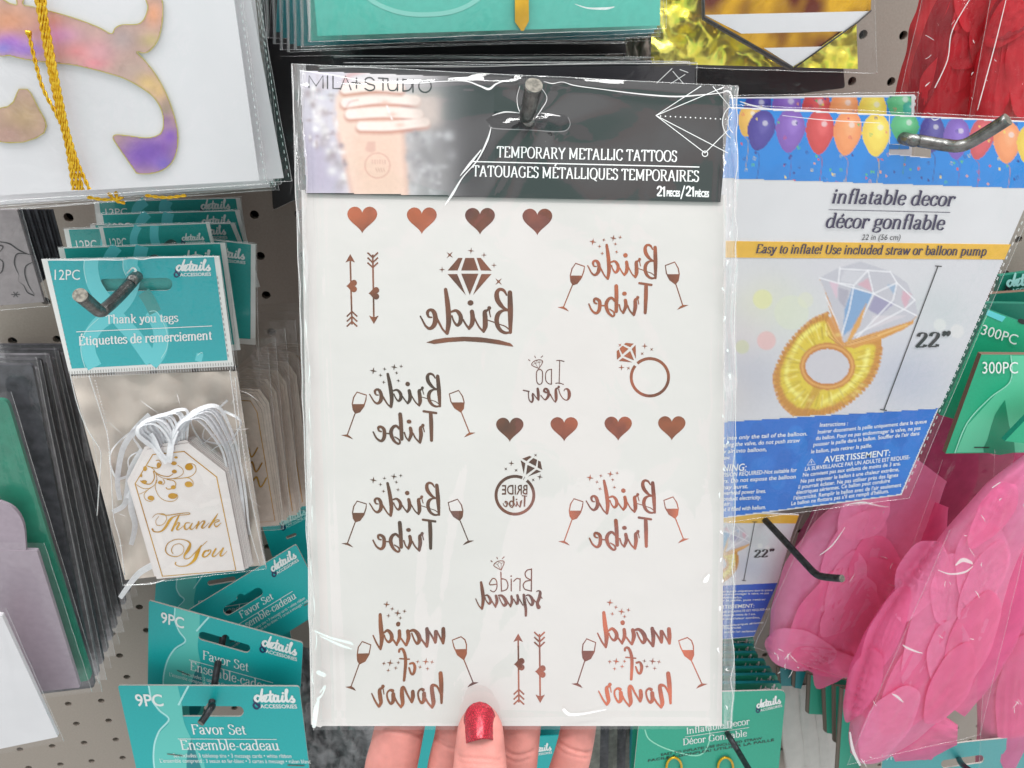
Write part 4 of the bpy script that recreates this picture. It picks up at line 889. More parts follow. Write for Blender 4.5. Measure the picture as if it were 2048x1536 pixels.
J = Ink(zT); band(J, [(1060, 430), (1120, 520), (1180, 640)], 130); J.build('grey_monogram', mat('teal_grey', C(60, 152, 150), .5), p12, .00013, T12)
J = Ink(zT)
for pts in ([(455, 105), (450, 200), (480, 340)], [(850, 95), (852, 190), (880, 260)], [(600, 700), (470, 830), (420, 980), (430, 1100), (465, 1210)], [(1120, 630), (1190, 630), (1250, 720), (1300, 850), (1300, 1000), (1240, 1110)], [(1610, 1080), (1650, 1050), (1665, 1060)]): J.stroke(pts, 7, cap=False)
J.build('monogram_outline', mat('pale_teal_line', C(176, 232, 232), .45), p12, .00016, T12)
J = Ink()
sans(J, '12PC', zT(150, 305), zT(408, 305), 20, .0); serif(J, 'Thank you tags', zT(672, 752), zT(1418, 732), 16, T=12, t=5); serif(J, 'Étiquettes de remerciement', zT(402, 975), zT(1762, 915), 17, T=13, t=6)
J.stroke([zT(375, 838), zT(1758, 778)], 1.6, smooth=False)
K = Ink(); logo(J, K, zT(1385, 215), zT(1738, 208)); J.build('white_lettering', m_ink_w, p12, .0002, T12); K.build('ampersand', m_ink_navy, p12, .0002, T12)
J = Ink(); dashes(J, zT(1815, 270), zT(1930, 1120), 16, 1.5, .5); dashes(J, zT(88, 115), zT(322, 1205), 22, 1.0, .35)
a, b = zT(300, 1275), zT(1985, 1180)
for i in range(64):
    t = i / 63; x, y = a[0] + (b[0] - a[0]) * t, a[1] + (b[1] - a[1]) * t; J.stroke([(x, y - 6), (x + .6, y - .5)], 1.0, smooth=False, cap=False)
J.build('perforation', mat('seam_grey', C(120, 118, 118), .6), p12, .00022, T12)
J = Ink()
for i in range(64):
    t = i / 63; x, y = a[0] + (b[0] - a[0]) * t, a[1] + (b[1] - a[1]) * t; J.stroke([(x + 3, y + 1), (x + 4, y + 8)], 1.4, smooth=False, cap=False)
J.build('perforation', m_film_bright, p12, .00022, T12)
film('film_bag', ((83, 518), (439, 511), (505, 965), (190, 905)), p12, .0022, T12, m_film, nx=44, ny=60, wr=20, amp=.00045, seed=51, rim='tr')
film('film_bag', ((183, 868), (492, 868), (533, 1138), (246, 1172)), p12, .0075, T12, m_film, nx=40, ny=40, wr=22, amp=.0016, seed=52, rim='rlb', wid=(.02, .05))
fold_glint(T12, p12, [(83, 519, 1.5), (150, 520.5, 2), (200, 519, 3), (240, 520, 2), (262, 516, 4), (285, 519, 2), (310, 515, 2.5), (380, 514, 2.5), (438, 513, 1.5)], 2, .0035)
fold_glint(T12, p12, [(254, 547, 1.5), (260, 540, 3), (266, 535.5, 3), (272, 541, 4), (268, 543, 2)], 2, .006)
for pts in ([(141, 750), (152, 800), (166, 840), (181, 868), (196, 890), (203, 910), (199, 960), (195, 1031)], [(178, 752), (200, 820), (216, 880), (222, 960), (228, 1033), (240, 1080), (250, 1150)], [(470, 755), (480, 850), (497, 960), (515, 1060), (533, 1135)], [(460, 740), (474, 860), (486, 960), (500, 1060), (520, 1130)], [(246, 1170), (300, 1168), (330, 1160)]):
    tube('film_fold', [p12.pt(x + random.uniform(-1, 1), y, .008 + random.uniform(0, .001)) for x, y in pts], .00028, m_film_bright, T12, n=5, sub=4)
J = Ink()
for a, b, n in (((146, 758), (172, 850), 16), ((190, 760), (214, 850), 15), ((214, 860), (222, 960), 14), ((466, 760), (498, 960), 26), ((500, 965), (528, 1130), 22)): dashes(J, a, b, n, 1.8, .4)
J.build('seam_dashes', m_film_bright, p12, .0085, T12)
# crumpled tissue and ribbon inside the bag
def crumple(name, par, p, quad, off, m, amp, seed, nx=26, ny=26, sc=9, octv=4):
    V, F = [], []; q = quad
    for j in range(ny + 1):
        for i in range(nx + 1):
            u, v = i / nx, j / ny; x = (q[0][0] * (1 - u) + q[1][0] * u) * (1 - v) + (q[3][0] * (1 - u) + q[2][0] * u) * v; y = (q[0][1] * (1 - u) + q[1][1] * u) * (1 - v) + (q[3][1] * (1 - u) + q[2][1] * u) * v
            d = mnoise.turbulence(Vector((u * sc, v * sc, seed)), octv, False) - .5; V.append(p.pt(x, y, off + amp * d))
    for j in range(ny):
        for i in range(nx): a = j * (nx + 1) + i; F.append((a, a + nx + 1, a + nx + 2, a + 1))
    return mk(name, V, F, m, par, smooth=True)
m_tissue = mat('crumpled_film', C(196, 184, 174), .45, noise=.0, nscale=60, spec=.4, bump=.15, bscale=110, dist=.002, detail=3)
crumple('crumpled_wrap', T12, p12, ((142, 752), (474, 742), (530, 1130), (250, 1160)), .0004, m_tissue, .006, 3, 60, 70, 4, octv=2)
rg = random.Random(14)
for i in range(46):
    x, y = rg.uniform(170, 500), rg.uniform(770, 1140)
    if x < 165 + (y - 760) * .22 or (y > 880 and 250 < x < 480): continue
    an = rg.uniform(0, 3.1); l_ = rg.uniform(10, 44); fold_glint(T12, p12, [(x, y, .3), (x + l_ * .4 * math.cos(an) + rg.uniform(-5, 5), y + l_ * .4 * math.sin(an), rg.uniform(.6, 1.5)), (x + l_ * math.cos(an), y + l_ * math.sin(an) + rg.uniform(-5, 5), .3)], 1, .0062)
# pile of tags
zG = zoomf(250, 870, 5.12); m_tag = mat('tag_card', C(234, 226, 224), .45, noise=.015, nscale=200); m_tag_e = mat('tag_edge', C(170, 160, 158), .7)
TAG = [(225, 150), (650, 82), (1025, 375), (1225, 1385), (325, 1475), (45, 500)]
for k in range(8, 0, -1):
    jx, jy = random.uniform(-6, 6), random.uniform(-5, 5); slab('tag', [zG(x + 12 * k + jx - (26 if x < 300 else 0), y - 9 * k + jy) for x, y in TAG], p12, .0058 - k * .0006, .0004, m_tag, T12, edge=m_tag_e)
slab('tag', [zG(x - 24, y - 30) for x, y in TAG], p12, .0062, .0004, m_tag, T12, edge=m_tag_e)
ft = slab('tag', [zG(*q) for q in TAG], p12, .0068, .0005, m_tag, T12, edge=m_tag_e, label='front white tag with gold border and Thank You in script')
J = Ink(zG)
J.stroke([(285, 200), (605, 168), (938, 430), (1135, 1385), (383, 1447), (103, 498)], 11, smooth=False, closed=True, cap=False)
for pts, w in (([(103, 500), (180, 545), (250, 545), (320, 490), (320, 410), (290, 350), (230, 315)], 6), ([(290, 370), (360, 410), (440, 425), (490, 400)], 9), ([(320, 400), (400, 445), (520, 440), (590, 400), (590, 350), (540, 310)], 6), ([(500, 450), (600, 440), (680, 420), (725, 370), (715, 310), (670, 292), (630, 300)], 7),
               ([(560, 445), (650, 440), (695, 480), (690, 520), (650, 530)], 7), ([(320, 460), (310, 540), (350, 630), (420, 675), (500, 675), (540, 640), (530, 605)], 6), ([(390, 455), (405, 480), (390, 505), (350, 498)], 7), ([(430, 455), (500, 470), (520, 510), (490, 545), (440, 555), (420, 540)], 9), ([(150, 605), (220, 570), (300, 515)], 5), ([(230, 565), (195, 610), (210, 660), (260, 680), (300, 655)], 6), ([(230, 320), (330, 340), (370, 300), (350, 260), (320, 262)], 8), ([(290, 370), (300, 440), (260, 500), (190, 495), (160, 470)], 10)): J.stroke(pts, w)
for x, y, a, b in ((655, 328, 42, 34), (650, 505, 40, 30), (488, 625, 48, 30), (265, 645, 34, 24), (360, 487, 24, 18), (505, 375, 26, 20), (500, 290, 30, 20), (345, 310, 22, 30), (195, 480, 30, 18), (495, 535, 26, 20), (522, 230, 18, 12), (205, 345, 20, 26), (165, 415, 12, 18)): J.dot(x, y, a, b)
for pts in ([(280, 965, 18), (300, 990, 10), (360, 990, 12), (410, 950, 24), (460, 870, 26), (520, 830, 8), (640, 815, 7), (665, 805, 6), (640, 797, 6), (540, 808, 9), (430, 822, 8), (330, 808, 6), (280, 845, 4)], [(330, 808, 5), (400, 810, 6), (425, 860, 6), (390, 915, 6), (330, 925, 6), (315, 880, 5), (345, 835, 5)],
            [(560, 815, 5), (530, 870, 20), (480, 980, 20)], [(490, 960, 6), (540, 900, 8), (555, 910, 18), (530, 960, 18), (550, 970, 8), (600, 930, 5)], [(665, 900, 6), (620, 905, 12), (610, 955, 18), (640, 965, 8), (690, 900, 8), (665, 950, 18), (690, 965, 8), (740, 910, 5)], [(755, 890, 18), (730, 955, 18)], [(740, 940, 6), (790, 885, 8), (815, 890, 18), (785, 945, 18), (810, 950, 8), (860, 900, 5)], [(950, 805, 6), (910, 870, 20), (860, 945, 20)], [(880, 915, 6), (940, 870, 7), (965, 880, 10), (915, 905, 8), (935, 940, 14), (985, 900, 5)],
            [(490, 1215, 8), (475, 1180, 8), (500, 1130, 7), (560, 1115, 6), (600, 1150, 6), (590, 1210, 6), (530, 1245, 7), (450, 1230, 9), (415, 1180, 12), (440, 1110, 9), (520, 1070, 7), (610, 1075, 8), (665, 1110, 18), (650, 1170, 34), (610, 1230, 20), (610, 1265, 9), (660, 1260, 8), (740, 1180, 8), (840, 1088, 6)], [(780, 1130, 7), (745, 1200, 36), (710, 1280, 30), (640, 1335, 12), (560, 1345, 7), (515, 1325, 8), (520, 1305, 12)],
            [(860, 1190, 8), (820, 1190, 18), (795, 1235, 20), (820, 1250, 10), (865, 1215, 14), (880, 1180, 8), (850, 1180, 7)], [(930, 1165, 16), (895, 1230, 18), (920, 1242, 8), (1000, 1165, 8)], [(1005, 1160, 18), (975, 1230, 18), (1000, 1235, 8), (1045, 1190, 5)]): J.stroke(pts)
J.build('gold_print', m_gold_ink, p12, .0069, ft)
# satin ribbons looped through the tags
m_sat = mat('white_satin', C(240, 240, 244), .34, spec=.7, noise=.05, nscale=500, bump=.3, bscale=1500, dist=.0003, trans=.12)
def ribbon(par, p, pts, w, m, off=.008, name='ribbon', tw=1.0, ph=0.0):
    q = crom([tuple(a) for a in pts], 8); V, F = [], []; n = len(q)
    for i, (x, y, d) in enumerate(q):
        a, b = q[max(i - 1, 0)], q[min(i + 1, n - 1)]; l = math.hypot(b[0] - a[0], b[1] - a[1]) or 1; nx_, ny_ = -(b[1] - a[1]) / l, (b[0] - a[0]) / l
        an = ph + tw * i / n * 3; c = math.cos(an) * .5 + .5
        for k in range(4):
            s_ = (k / 3 - .5) * w * (.35 + .65 * c); V.append(p.pt(x + nx_ * s_, y + ny_ * s_, off + d + (k / 3 - .5) * .003 * math.sin(an)))
    for i in range(n - 1):
        for k in range(3): F.append((i * 4 + k, i * 4 + k + 1, i * 4 + k + 5, i * 4 + k + 4))
    return mk(name, V, F, m, par, smooth=True)
for k in range(8):
    dx = k * 9 + random.uniform(-4, 4); dy = -k * 3.5 + random.uniform(-2, 2); dd = -k * .0005
    ribbon(T12, p12, [(322 + dx * .2, 918, dd), (300 + dx * .6, 890 + dy, dd), (275 + dx, 868 + dy, dd + .002), (278 + dx, 850 + dy, dd + .003), (305 + dx, 845 + dy, dd + .003), (330 + dx * .7, 866 + dy, dd + .002), (345 + dx * .4, 900, dd)], 14, m_sat, .0072, ph=random.uniform(0, 1))
for k in range(7):
    dx = k * 10 + random.uniform(-5, 5); dy = -k * 4
    ribbon(T12, p12, [(336 + dx * .3, 895, 0), (345 + dx * .5, 868 + dy, .001), (365 + dx * .6, 842 + dy, .002), (395 + dx * .7, 838 + dy, .001), (425 + dx * .6, 870 + dy * .6, 0), (448 + dx * .5, 910, -.002), (462 + dx * .5, 990, -.004), (470 + dx * .5, 1080, -.005)], 13, m_sat, .0064 - k * .0004, ph=random.uniform(0, 1))
ribbon(T12, p12, [(335, 925, .0006), (318, 905, .001), (308, 882, .001), (300, 868, .0015)], 13, m_sat, .0072, tw=.2); ribbon(T12, p12, [(337, 925, .0006), (340, 905, .001), (343, 885, .001), (352, 860, .0015)], 13, m_sat, .0072, tw=.2)
for pts in ([(285, 900, 0), (262, 940, 0), (255, 980, 0), (248, 1010, 0), (225, 1024, 0)], [(270, 950, 0), (262, 1010, 0), (270, 1050, 0), (262, 1090, 0)], [(305, 1130, 0), (280, 1145, 0), (262, 1165, 0), (240, 1196, 0)], [(300, 830, 0), (270, 860, 0), (245, 900, 0), (235, 960, 0), (240, 1000, 0)]): ribbon(T12, p12, pts, 13, m_sat, .003, tw=.5)
for i in range(9):
    r_ = random.Random(i + 70); x0, y0 = r_.uniform(230, 470), r_.uniform(790, 900); pts = [(x0 + 30 * math.sin(q * 1.3 + i) + q * r_.uniform(-8, 4), y0 + q * r_.uniform(18, 34), .001 * math.sin(q + i)) for q in range(6)]; ribbon(T12, p12, pts, r_.uniform(4, 9), m_sat, .0026, tw=1.5, ph=i)
HK = thing('peg_hook', 'thick worn wire hook with upturned tip across the front teal Thank You header', 'hook', at(300, 500, .50)); h0 = p12.pt(274, 552)
tube('wire', [at(330, 470, .50), h0 + Vector((.01, .05, .004)), p12.pt(276, 550, -.001), p12.pt(262, 566, .004), p12.pt(236, 594, .014), p12.pt(212, 616, .023), p12.pt(200, 622, .026), p12.pt(188, 614, .029), p12.pt(160, 590, .040)], [.0026] * 6 + [.0027, .0028, .0029], m_steel, HK, n=18, capmat=m_steel_tip)

# more tag bags to the right of the front one
m_kraft = mat('grey_tag', C(214, 200, 188), .5, noise=.06, nscale=300); m_film_grey = film_mat('grey_film', tint=(.93, .92, .91), haze=.04, rough=.14, bump=.6, bscale=90, hazecol=(.7, .66, .63))
for k, (x0, y0, x1, y1, Y) in enumerate(((548, 700, 640, 985, .43), (530, 716, 612, 1000, .415), (515, 735, 600, 1012, .40), (500, 752, 580, 1030, .385), (478, 770, 560, 1040, .37), (462, 790, 545, 1050, .36))):
    p = P(Y, 0, 0, (540, 860)); t = thing('thank_you_tag_pack', 'bagged bundle of beige gold-edged tags, %s of those at the right of the front pack' % ('rearmost', 'fifth', 'fourth', 'third', 'second', 'nearest')[k], 'tag pack', p.pt(x0, y1), 'bundles of tags right of the front pack')
    for q in range(4):
        d = q * 5; slab('tag', [(x0 - 60 + d, y0 + 22 - d), (x0 - 22 + d, y0 - d), (x1 - 40 + d, y0 + 4 - d), (x1 - 22 + d, y0 + 30 - d), (x1 + 14 + d * .6, y1 - d), (x0 + 5 + d, y1 + 8 - d)], p, -.0007 * q, .0004, m_kraft, t, edge=m_tag_e)
    J = Ink(); J.stroke([(x0 - 52, y0 + 30), (x0 - 20, y0 + 9), (x1 - 44, y0 + 12), (x1 - 31, y0 + 34), (x1 + 5, y1 - 8), (x0 + 12, y1 - 2)], 1.6, smooth=False, closed=True, cap=False)
    for q in range(3): J.stroke([(x1 - 60 + q * 9, y0 + 118 + q * 30, 2), (x1 - 50 + q * 9, y0 + 104 + q * 30, 4), (x1 - 42 + q * 9, y0 + 124 + q * 30, 3), (x1 - 30 + q * 9, y0 + 106 + q * 30, 3)])
    J.build('gold_print', m_gold_ink, p, .0002, t)
    film('film_bag', ((x0 - 75, y0 - 90), (x1 - 10, y0 - 95), (x1 + 22, y1 + 8), (x0 - 5, y1 + 18)), p, .0012, t, m_film_grey, nx=24, ny=30, wr=14, amp=.0006, seed=60 + k, rim='rb')

# ------------------------------------------------------------------ favor set packs at the bottom left
zF = zoomf(0, 1056, 3.2)
m_teal3 = mat('teal_board', C(20, 172, 174), .42, noise=.045, nscale=800)
def bottle_print(par, p, f, off=.0001):
    """pale carafe outlines: f maps card coordinates (0-100) to pixels"""
    s_ = math.hypot(f(100, 0)[0] - f(0, 0)[0], f(100, 0)[1] - f(0, 0)[1]) / 100
    J = Ink(f); J.poly([f_ for f_ in crom([(17, 0), (17, 6), (19, 14), (24, 20), (17, 27), (12, 36), (10, 50), (14, 70), (30, 76), (36, 60), (38, 44), (34, 30), (32, 20), (33, 10), (33, 0)], 4)])
    J.build('pale_carafe', mat('teal_pale', C(96, 200, 192), .42), p, off, par)
    J = Ink(f); J.poly(crom([(34, 30), (30, 38), (27, 52), (28, 66), (34, 60), (36, 48)], 3)); J.build('dark_carafe', m_teal_d, p, off + .00003, par)
    J = Ink(f); J.stroke([(17, 0), (17, 8), (20, 14), (24, 19), (17, 26), (12, 36), (10, 50), (13, 68)], .9, cap=False); J.stroke([(39, 0), (36, 4), (31, 11)], 1.0, cap=False); J.build('carafe_outline', mat('pale_teal_line', C(176, 232, 232), .45), p, off + .00006, par)
def favor(label, tl, tr, br, bl, Y, hole, notch, lay, a=0, group='favor set packs on the lower hook', bend=None):
    p = P(Y, a, 0, tl); t = thing('favor_set_pack', label, 'hang card pack', p.pt(*bl), group)
    slab('hang_card', [rrect(tl, tr, br, bl, 5, 3), stadium(*hole, notch=notch)], p, 0, .0012, m_teal3, t, edge=mat('card_cut_edge', C(214, 206, 200), .7))
    ux = ((tr[0] - tl[0]) / 100, (tr[1] - tl[1]) / 100); l = math.hypot(*ux); vy = ((bl[0] - tl[0]), (bl[1] - tl[1])); m_ = math.hypot(*vy); vy = (vy[0] / m_ * l, vy[1] / m_ * l)
    f = lambda x, y: (tl[0] + ux[0] * x + vy[0] * y, tl[1] + ux[1] * x + vy[1] * y)
    if lay: lay(t, p, f, (-vy[0] / l, -vy[1] / l), l)
    return t, p, f
def fav_print(pc=True, lg=True, txt=True, bottles=True, sc=1.0):
    def lay(t, p, f, upv, l):
        if bottles: bottle_print(t, p, f)
        J, K = Ink(), Ink()
        if pc: sans(J, '9PC', f(8, 11.5), f(23, 11.5), 6.5 * l, .015, upv=upv)
        if lg: logo(J, K, f(73, 8.8), f(95.5, 8.8), upv=upv)
        if txt:
            serif(J, 'Favor Set', f(35.5, 27.2), f(65, 27.2), 5.3 * l, T=10, t=4.5, upv=upv); J.stroke([f(26.5, 30), f(81, 30)], 1.2, smooth=False, cap=False)
            serif(J, 'Ensemble-cadeau', f(27.5, 36), f(81.5, 36), 5.3 * l, T=10, t=4.5, upv=upv)
            sans(J, 'Set includes: 3 tabletop tins • 3 message cards • white ribbon', f(22, 40.4), f(87, 40.4), 2.2 * l, .0, upv=upv); sans(J, 'L’ensemble comprend : 3 seaux en fer-blanc • 3 cartes à message • ruban blanc', f(14, 43.4), f(97, 43.4), 2.2 * l, .0, upv=upv)
        J.build('white_lettering', m_ink_w, p, .0003, t); K.build('ampersand', m_ink_navy, p, .0003, t)
        B = Ink(); B.stroke([f(19, 38.6), f(27, 39.6)], 1.8, smooth=False); B.stroke([f(84, 44.6), f(93, 44.8)], 2, smooth=False); B.build('staple', m_steel_tip, p, .0005, t)
    return lay
favor('darkest teal card, rearmost of the favor set stack, upper right', (520, 1040), (612, 1010), (640, 1130), (560, 1160), .475, (575, 1075, 590, 1069, 6), 0, None)
J = Ink(); K = Ink(); pD = P(.474, 0, 0, (560, 1060)); logo(J, K, (562, 1052), (612, 1028)); tt = bpy.data.objects['favor_set_pack']; J.build('white_lettering', m_ink_soft, pD, .0006, tt); K.build('ampersand', m_ink_navy, pD, .0006, tt)
favor('teal card behind the slanted favor set card, only its left half showing', (312, 1163), (560, 1120), (590, 1330), (300, 1340), .455, (420, 1166, 466, 1158, 10), 0, fav_print(False, False, True))
favor('favor set card slanting steeply up to the right', (375, 1222), (592, 1089), (655, 1215), (440, 1350), .440, (456, 1221, 516, 1185, 19), 8, fav_print(False, True, True, False))
favor('middle 9 piece favor set card tipped down to the right', (297.5, 1201), (606, 1286), (600, 1400), (295, 1400), .415, (405, 1272, 492, 1297, 17), 8, fav_print())
favor('front 9 piece favor set card at the bottom, hook tip poking through', (235.5, 1371), (598.5, 1373), (634, 1660), (300, 1660), .395, (366, 1422.5, 477, 1423, 21), 9, fav_print())
HK = thing('peg_hook', 'long dark wire hook running through the favor set cards', 'hook', at(470, 1185, .50)); pf = P(.385, 0, 0, (420, 1430))
tube('wire', [at(474, 1180, .50), at(470, 1193, .475), at(452, 1243, .445), at(446, 1275, .430), at(432, 1350, .408), at(423, 1412, .392), pf.pt(424, 1412, .004), pf.pt(413, 1430, .010), pf.pt(401, 1447, .016)], .0026, m_steel_b, HK, n=16, capmat=m_steel_tip)
tb = thing('tulle_pack', 'grey crumpled clear bag behind the lower left corner of the held pack', 'bag', at(660, 1500, .43)); pt_ = P(.43, 0, 0, (660, 1500))
crumple('crumpled_wrap', tb, pt_, ((590, 1290), (760, 1330), (760, 1560), (600, 1560)), 0, mat('grey_tulle', C(112, 112, 114), .35, noise=.35, nscale=90, bump=.6, bscale=150, dist=.002), .01, 9, 40, 40, 6)

# ------------------------------------------------------------------ stacks of bagged packs at the left edge
m_smoke = film_mat('smoky_film', tint=(.60, .60, .61), haze=.10, rough=.15, bump=.5, bscale=90, hazecol=(.40, .40, .42))
m_lilac = mat('lilac_sheet', C(160, 146, 158), .5, noise=.05, nscale=250); m_green = mat('green_sheet', C(36, 128, 104), .45, noise=.10, nscale=120); m_dkgrey = mat('dark_sheet', C(70, 70, 76), .5, noise=.35, nscale=160); m_dk2 = mat('mid_grey_sheet', C(122, 120, 126), .5, noise=.3, nscale=140)
def sheet_pack(label, quad, Y, m, cat='sheet pack', name='sheet_pack', r=10, fm=None, grp='bagged sheet packs at the left edge', fx=14, seed=1):
    p = P(Y, 0, 0, quad[1]); t = thing(name, label, cat, p.pt(*quad[3]), grp); slab('sheet', rrect(*quad, r), p, 0, .0025, m, t)
    q = ((quad[0][0] - 2, quad[0][1] - 16), (quad[1][0] + fx * .6, quad[1][1] - 16), (quad[2][0] + fx, quad[2][1] + 8), (quad[3][0], quad[3][1] + 10))
    film('film_bag', q, p, .0012, t, fm or m_film, nx=16, ny=40, wr=12, amp=.0005, seed=seed, rim='r')
    return t, p
ords = ['last', 'ninth', 'eighth', 'seventh', 'sixth', 'fifth', 'fourth', 'third', 'second', 'first']
for k in range(9):
    u = k / 8; tlx = 118 - 72 * u; tr = (134 - 70 * u, 690 + 40 * u + (12 if k % 2 else 0)); br = (262 - 72 * u, 1185 + 190 * u)
    sheet_pack('dark bagged sheet, %s of the grey stack counted from the front' % ords[k], ((-30, tr[1]), tr, br, (40, br[1] + 18)), .485 - .0145 * k, (m_dkgrey, m_dk2)[k % 3 == 1], seed=70 + k, fm=m_film_old if k % 2 else m_film, r=8)
sheet_pack('green sheet in a clear bag in front of the grey stack', ((-30, 800), (14, 800), (185, 1360), (60, 1380)), .355, m_green, r=14, seed=81)
t_, p_ = sheet_pack('lilac grey sheet with a rounded notch between the green and white packs', ((-30, 1100), (74, 1102), (160, 1375), (-10, 1392)), .345, m_lilac, r=3, seed=82, fx=24)
slab('round_tab', [(-30, 1104)] + [(-30, 1010)] + crom([(0, 1004), (28, 1018), (47, 1050), (52, 1104)], 5), p_, -.0003, .002, m_lilac, t_)
sheet_pack('white sheet in a clear bag at the bottom left corner', ((-40, 1224), (4, 1232), (116, 1474), (-40, 1506)), .325, m_white2, r=2, seed=83, fx=12)
# grey embroidered doily pack
pd = P(.40, 0, 0, (50, 500)); dk = thing('doily_pack', 'grey pack with black flower line drawing at the left edge', 'doily pack', pd.pt(0, 600))
slab('card', [(-60, 418), (34, 420), (88, 604), (-60, 616)], pd, 0, .002, mat('grey_card', C(146, 138, 140), .5, noise=.08, nscale=200), dk)
for k in range(9):
    q = 34 + k * 8; slab('card_edge', [(q + 1, 419), (q + 7, 419), (q + 52 - k * 2, 560 - k * 4), (q + 47 - k * 2, 566 - k * 4)], pd, -.002 - k * .002, .001, (m_dkgrey, m_black)[k % 2], dk)
J = Ink(zoomf(0, 400, 3.2))
for pts in ([(0, 268), (60, 280), (120, 320), (175, 345), (210, 350)], [(175, 345), (110, 345), (92, 395), (102, 440), (120, 480), (118, 520), (150, 545), (175, 590), (215, 610)], [(205, 400), (165, 425), (160, 480), (185, 550), (220, 605)], [(0, 380), (20, 400), (15, 450), (0, 470)], [(0, 330), (20, 300), (0, 290)]): J.stroke([(x, y, 5 + 4 * math.sin(i)) for i, (x, y) in enumerate(pts)])
for i in range(6): a_ = i * math.pi / 3; J.stroke([(100, 605), (100 + 26 * math.cos(a_), 605 + 18 * math.sin(a_))], 5, smooth=False)
J.build('flower_drawing', m_ink_k, pd, .0002, dk)
film('film_bag', ((-60, 405), (40, 408), (100, 612), (-60, 626)), pd, .0015, dk, m_film, nx=14, ny=20, wr=6, amp=.0004, seed=90, rim='rb')
# ------------------------------------------------------------------ tattoo packs still on the hook behind the held one
pk = pl
for k, (tl, tr, br, bl, Y) in enumerate((((640, 139), (1390, 131), (1372, 1150), (665, 1160), .325), ((690, 131), (1375, 128), (1360, 1140), (690, 1150), .338), ((668, 117), (1304, 120), (1310, 1120), (680, 1130), .352), ((700, 123), (1330, 124), (1320, 1110), (700, 1120), .38), ((690, 124), (1340, 122), (1320, 1100), (700, 1110), .41), ((690, 126), (1320, 124), (1310, 1100), (700, 1110), .44))):
    p = P(Y, 0, 0, tl); t = thing('tattoo_pack', 'black-headed pack behind the held one, with the %s' % ('lowest right corner sticking out', 'second lowest right corner sticking out', 'highest white-lined corner', 'edge third from the board', 'edge second from the board', 'edge nearest the board')[k], 'tattoo pack', p.pt(*bl), 'tattoo packs on the centre hook')
    lerp = lambda a, b, u: (a[0] + (b[0] - a[0]) * u, a[1] + (b[1] - a[1]) * u)
    slab('tattoo_sheet', [lerp(tl, bl, .2), lerp(tr, br, .2), br, bl], p, -.0005, .0004, m_white, t)
    slab('header_card', [tl, tr, lerp(tr, br, .24), lerp(tl, bl, .24)], p, 0, .0004, m_black, t)
    J = Ink(); x, y = tr; w = 1.4
    for a, b in (((-88, 40), (-46, 6)), ((-70, 44), (-20, 18)), ((-44, 6), (-18, 42)), ((-30, 2), (-14, 14))): J.stroke([(x + a[0], y + a[1] + 6), (x + b[0], y + b[1])], w, smooth=False)
    J.build('white_lines', m_ink_w, p, .0001, t)
    film('film_bag', ((tl[0] - 4, tl[1] - 6), (tr[0] + 4, tr[1] - 6), (br[0] + 4, br[1]), (bl[0] - 4, bl[1])), p, .0012, t, m_film, nx=30, ny=20, wr=12, amp=.0004, seed=100 + k, rim='tr')
    if k < 3: fold_glint(t, p, [(tl[0] + (tr[0] - tl[0]) * i / 9, tl[1] - 4 + (tr[1] - tl[1]) * i / 9 + random.uniform(-1.5, 1.5), 1.2 + random.uniform(0, 1.2)) for i in range(10)], 2, .0018)

p = P(.475, 0, 0, (1400, 150)); t = thing('black_sheet', 'black sheet lying behind between the gold foil pack and the balloon packs', 'black pack', p.pt(1400, 200))  # black sheet added so the wall behind reads dark
slab('card', rrect((1240, -200), (1660, -200), (1690, 176), (1250, 232), 6), p, 0, .002, mat('black_backing', C(26, 26, 30), .35, noise=.2, nscale=60), t); film('film_bag', ((1240, -200), (1690, -200), (1722, 184), (1250, 236)), p, .0014, t, m_film, nx=20, ny=20, wr=10, amp=.0003, seed=125, rim='b')
# black backed pack above, plus a black sheet added to darken the gap
for k, (q, Y) in enumerate(((((520, -300), (1260, -300), (1255, 108), (560, 112)), .465), (((505, -300), (1240, -300), (1235, 100), (546, 420)), .485))):
    p = P(Y, 0, 0, q[3]); t = thing('black_sheet', ('black backed pack hanging deep behind the teal ones above the held pack', 'tall black sheet added against the pegboard to darken the gap left of the held pack')[k], 'black pack', p.pt(*q[3]))
    slab('card', rrect(*q, 6), p, 0, .002, mat('black_backing', C(26, 26, 30), .35, noise=.2, nscale=60), t); film('film_bag', q, p, .0014, t, m_film, nx=20, ny=20, wr=10, amp=.0003, seed=120 + k, rim='b')

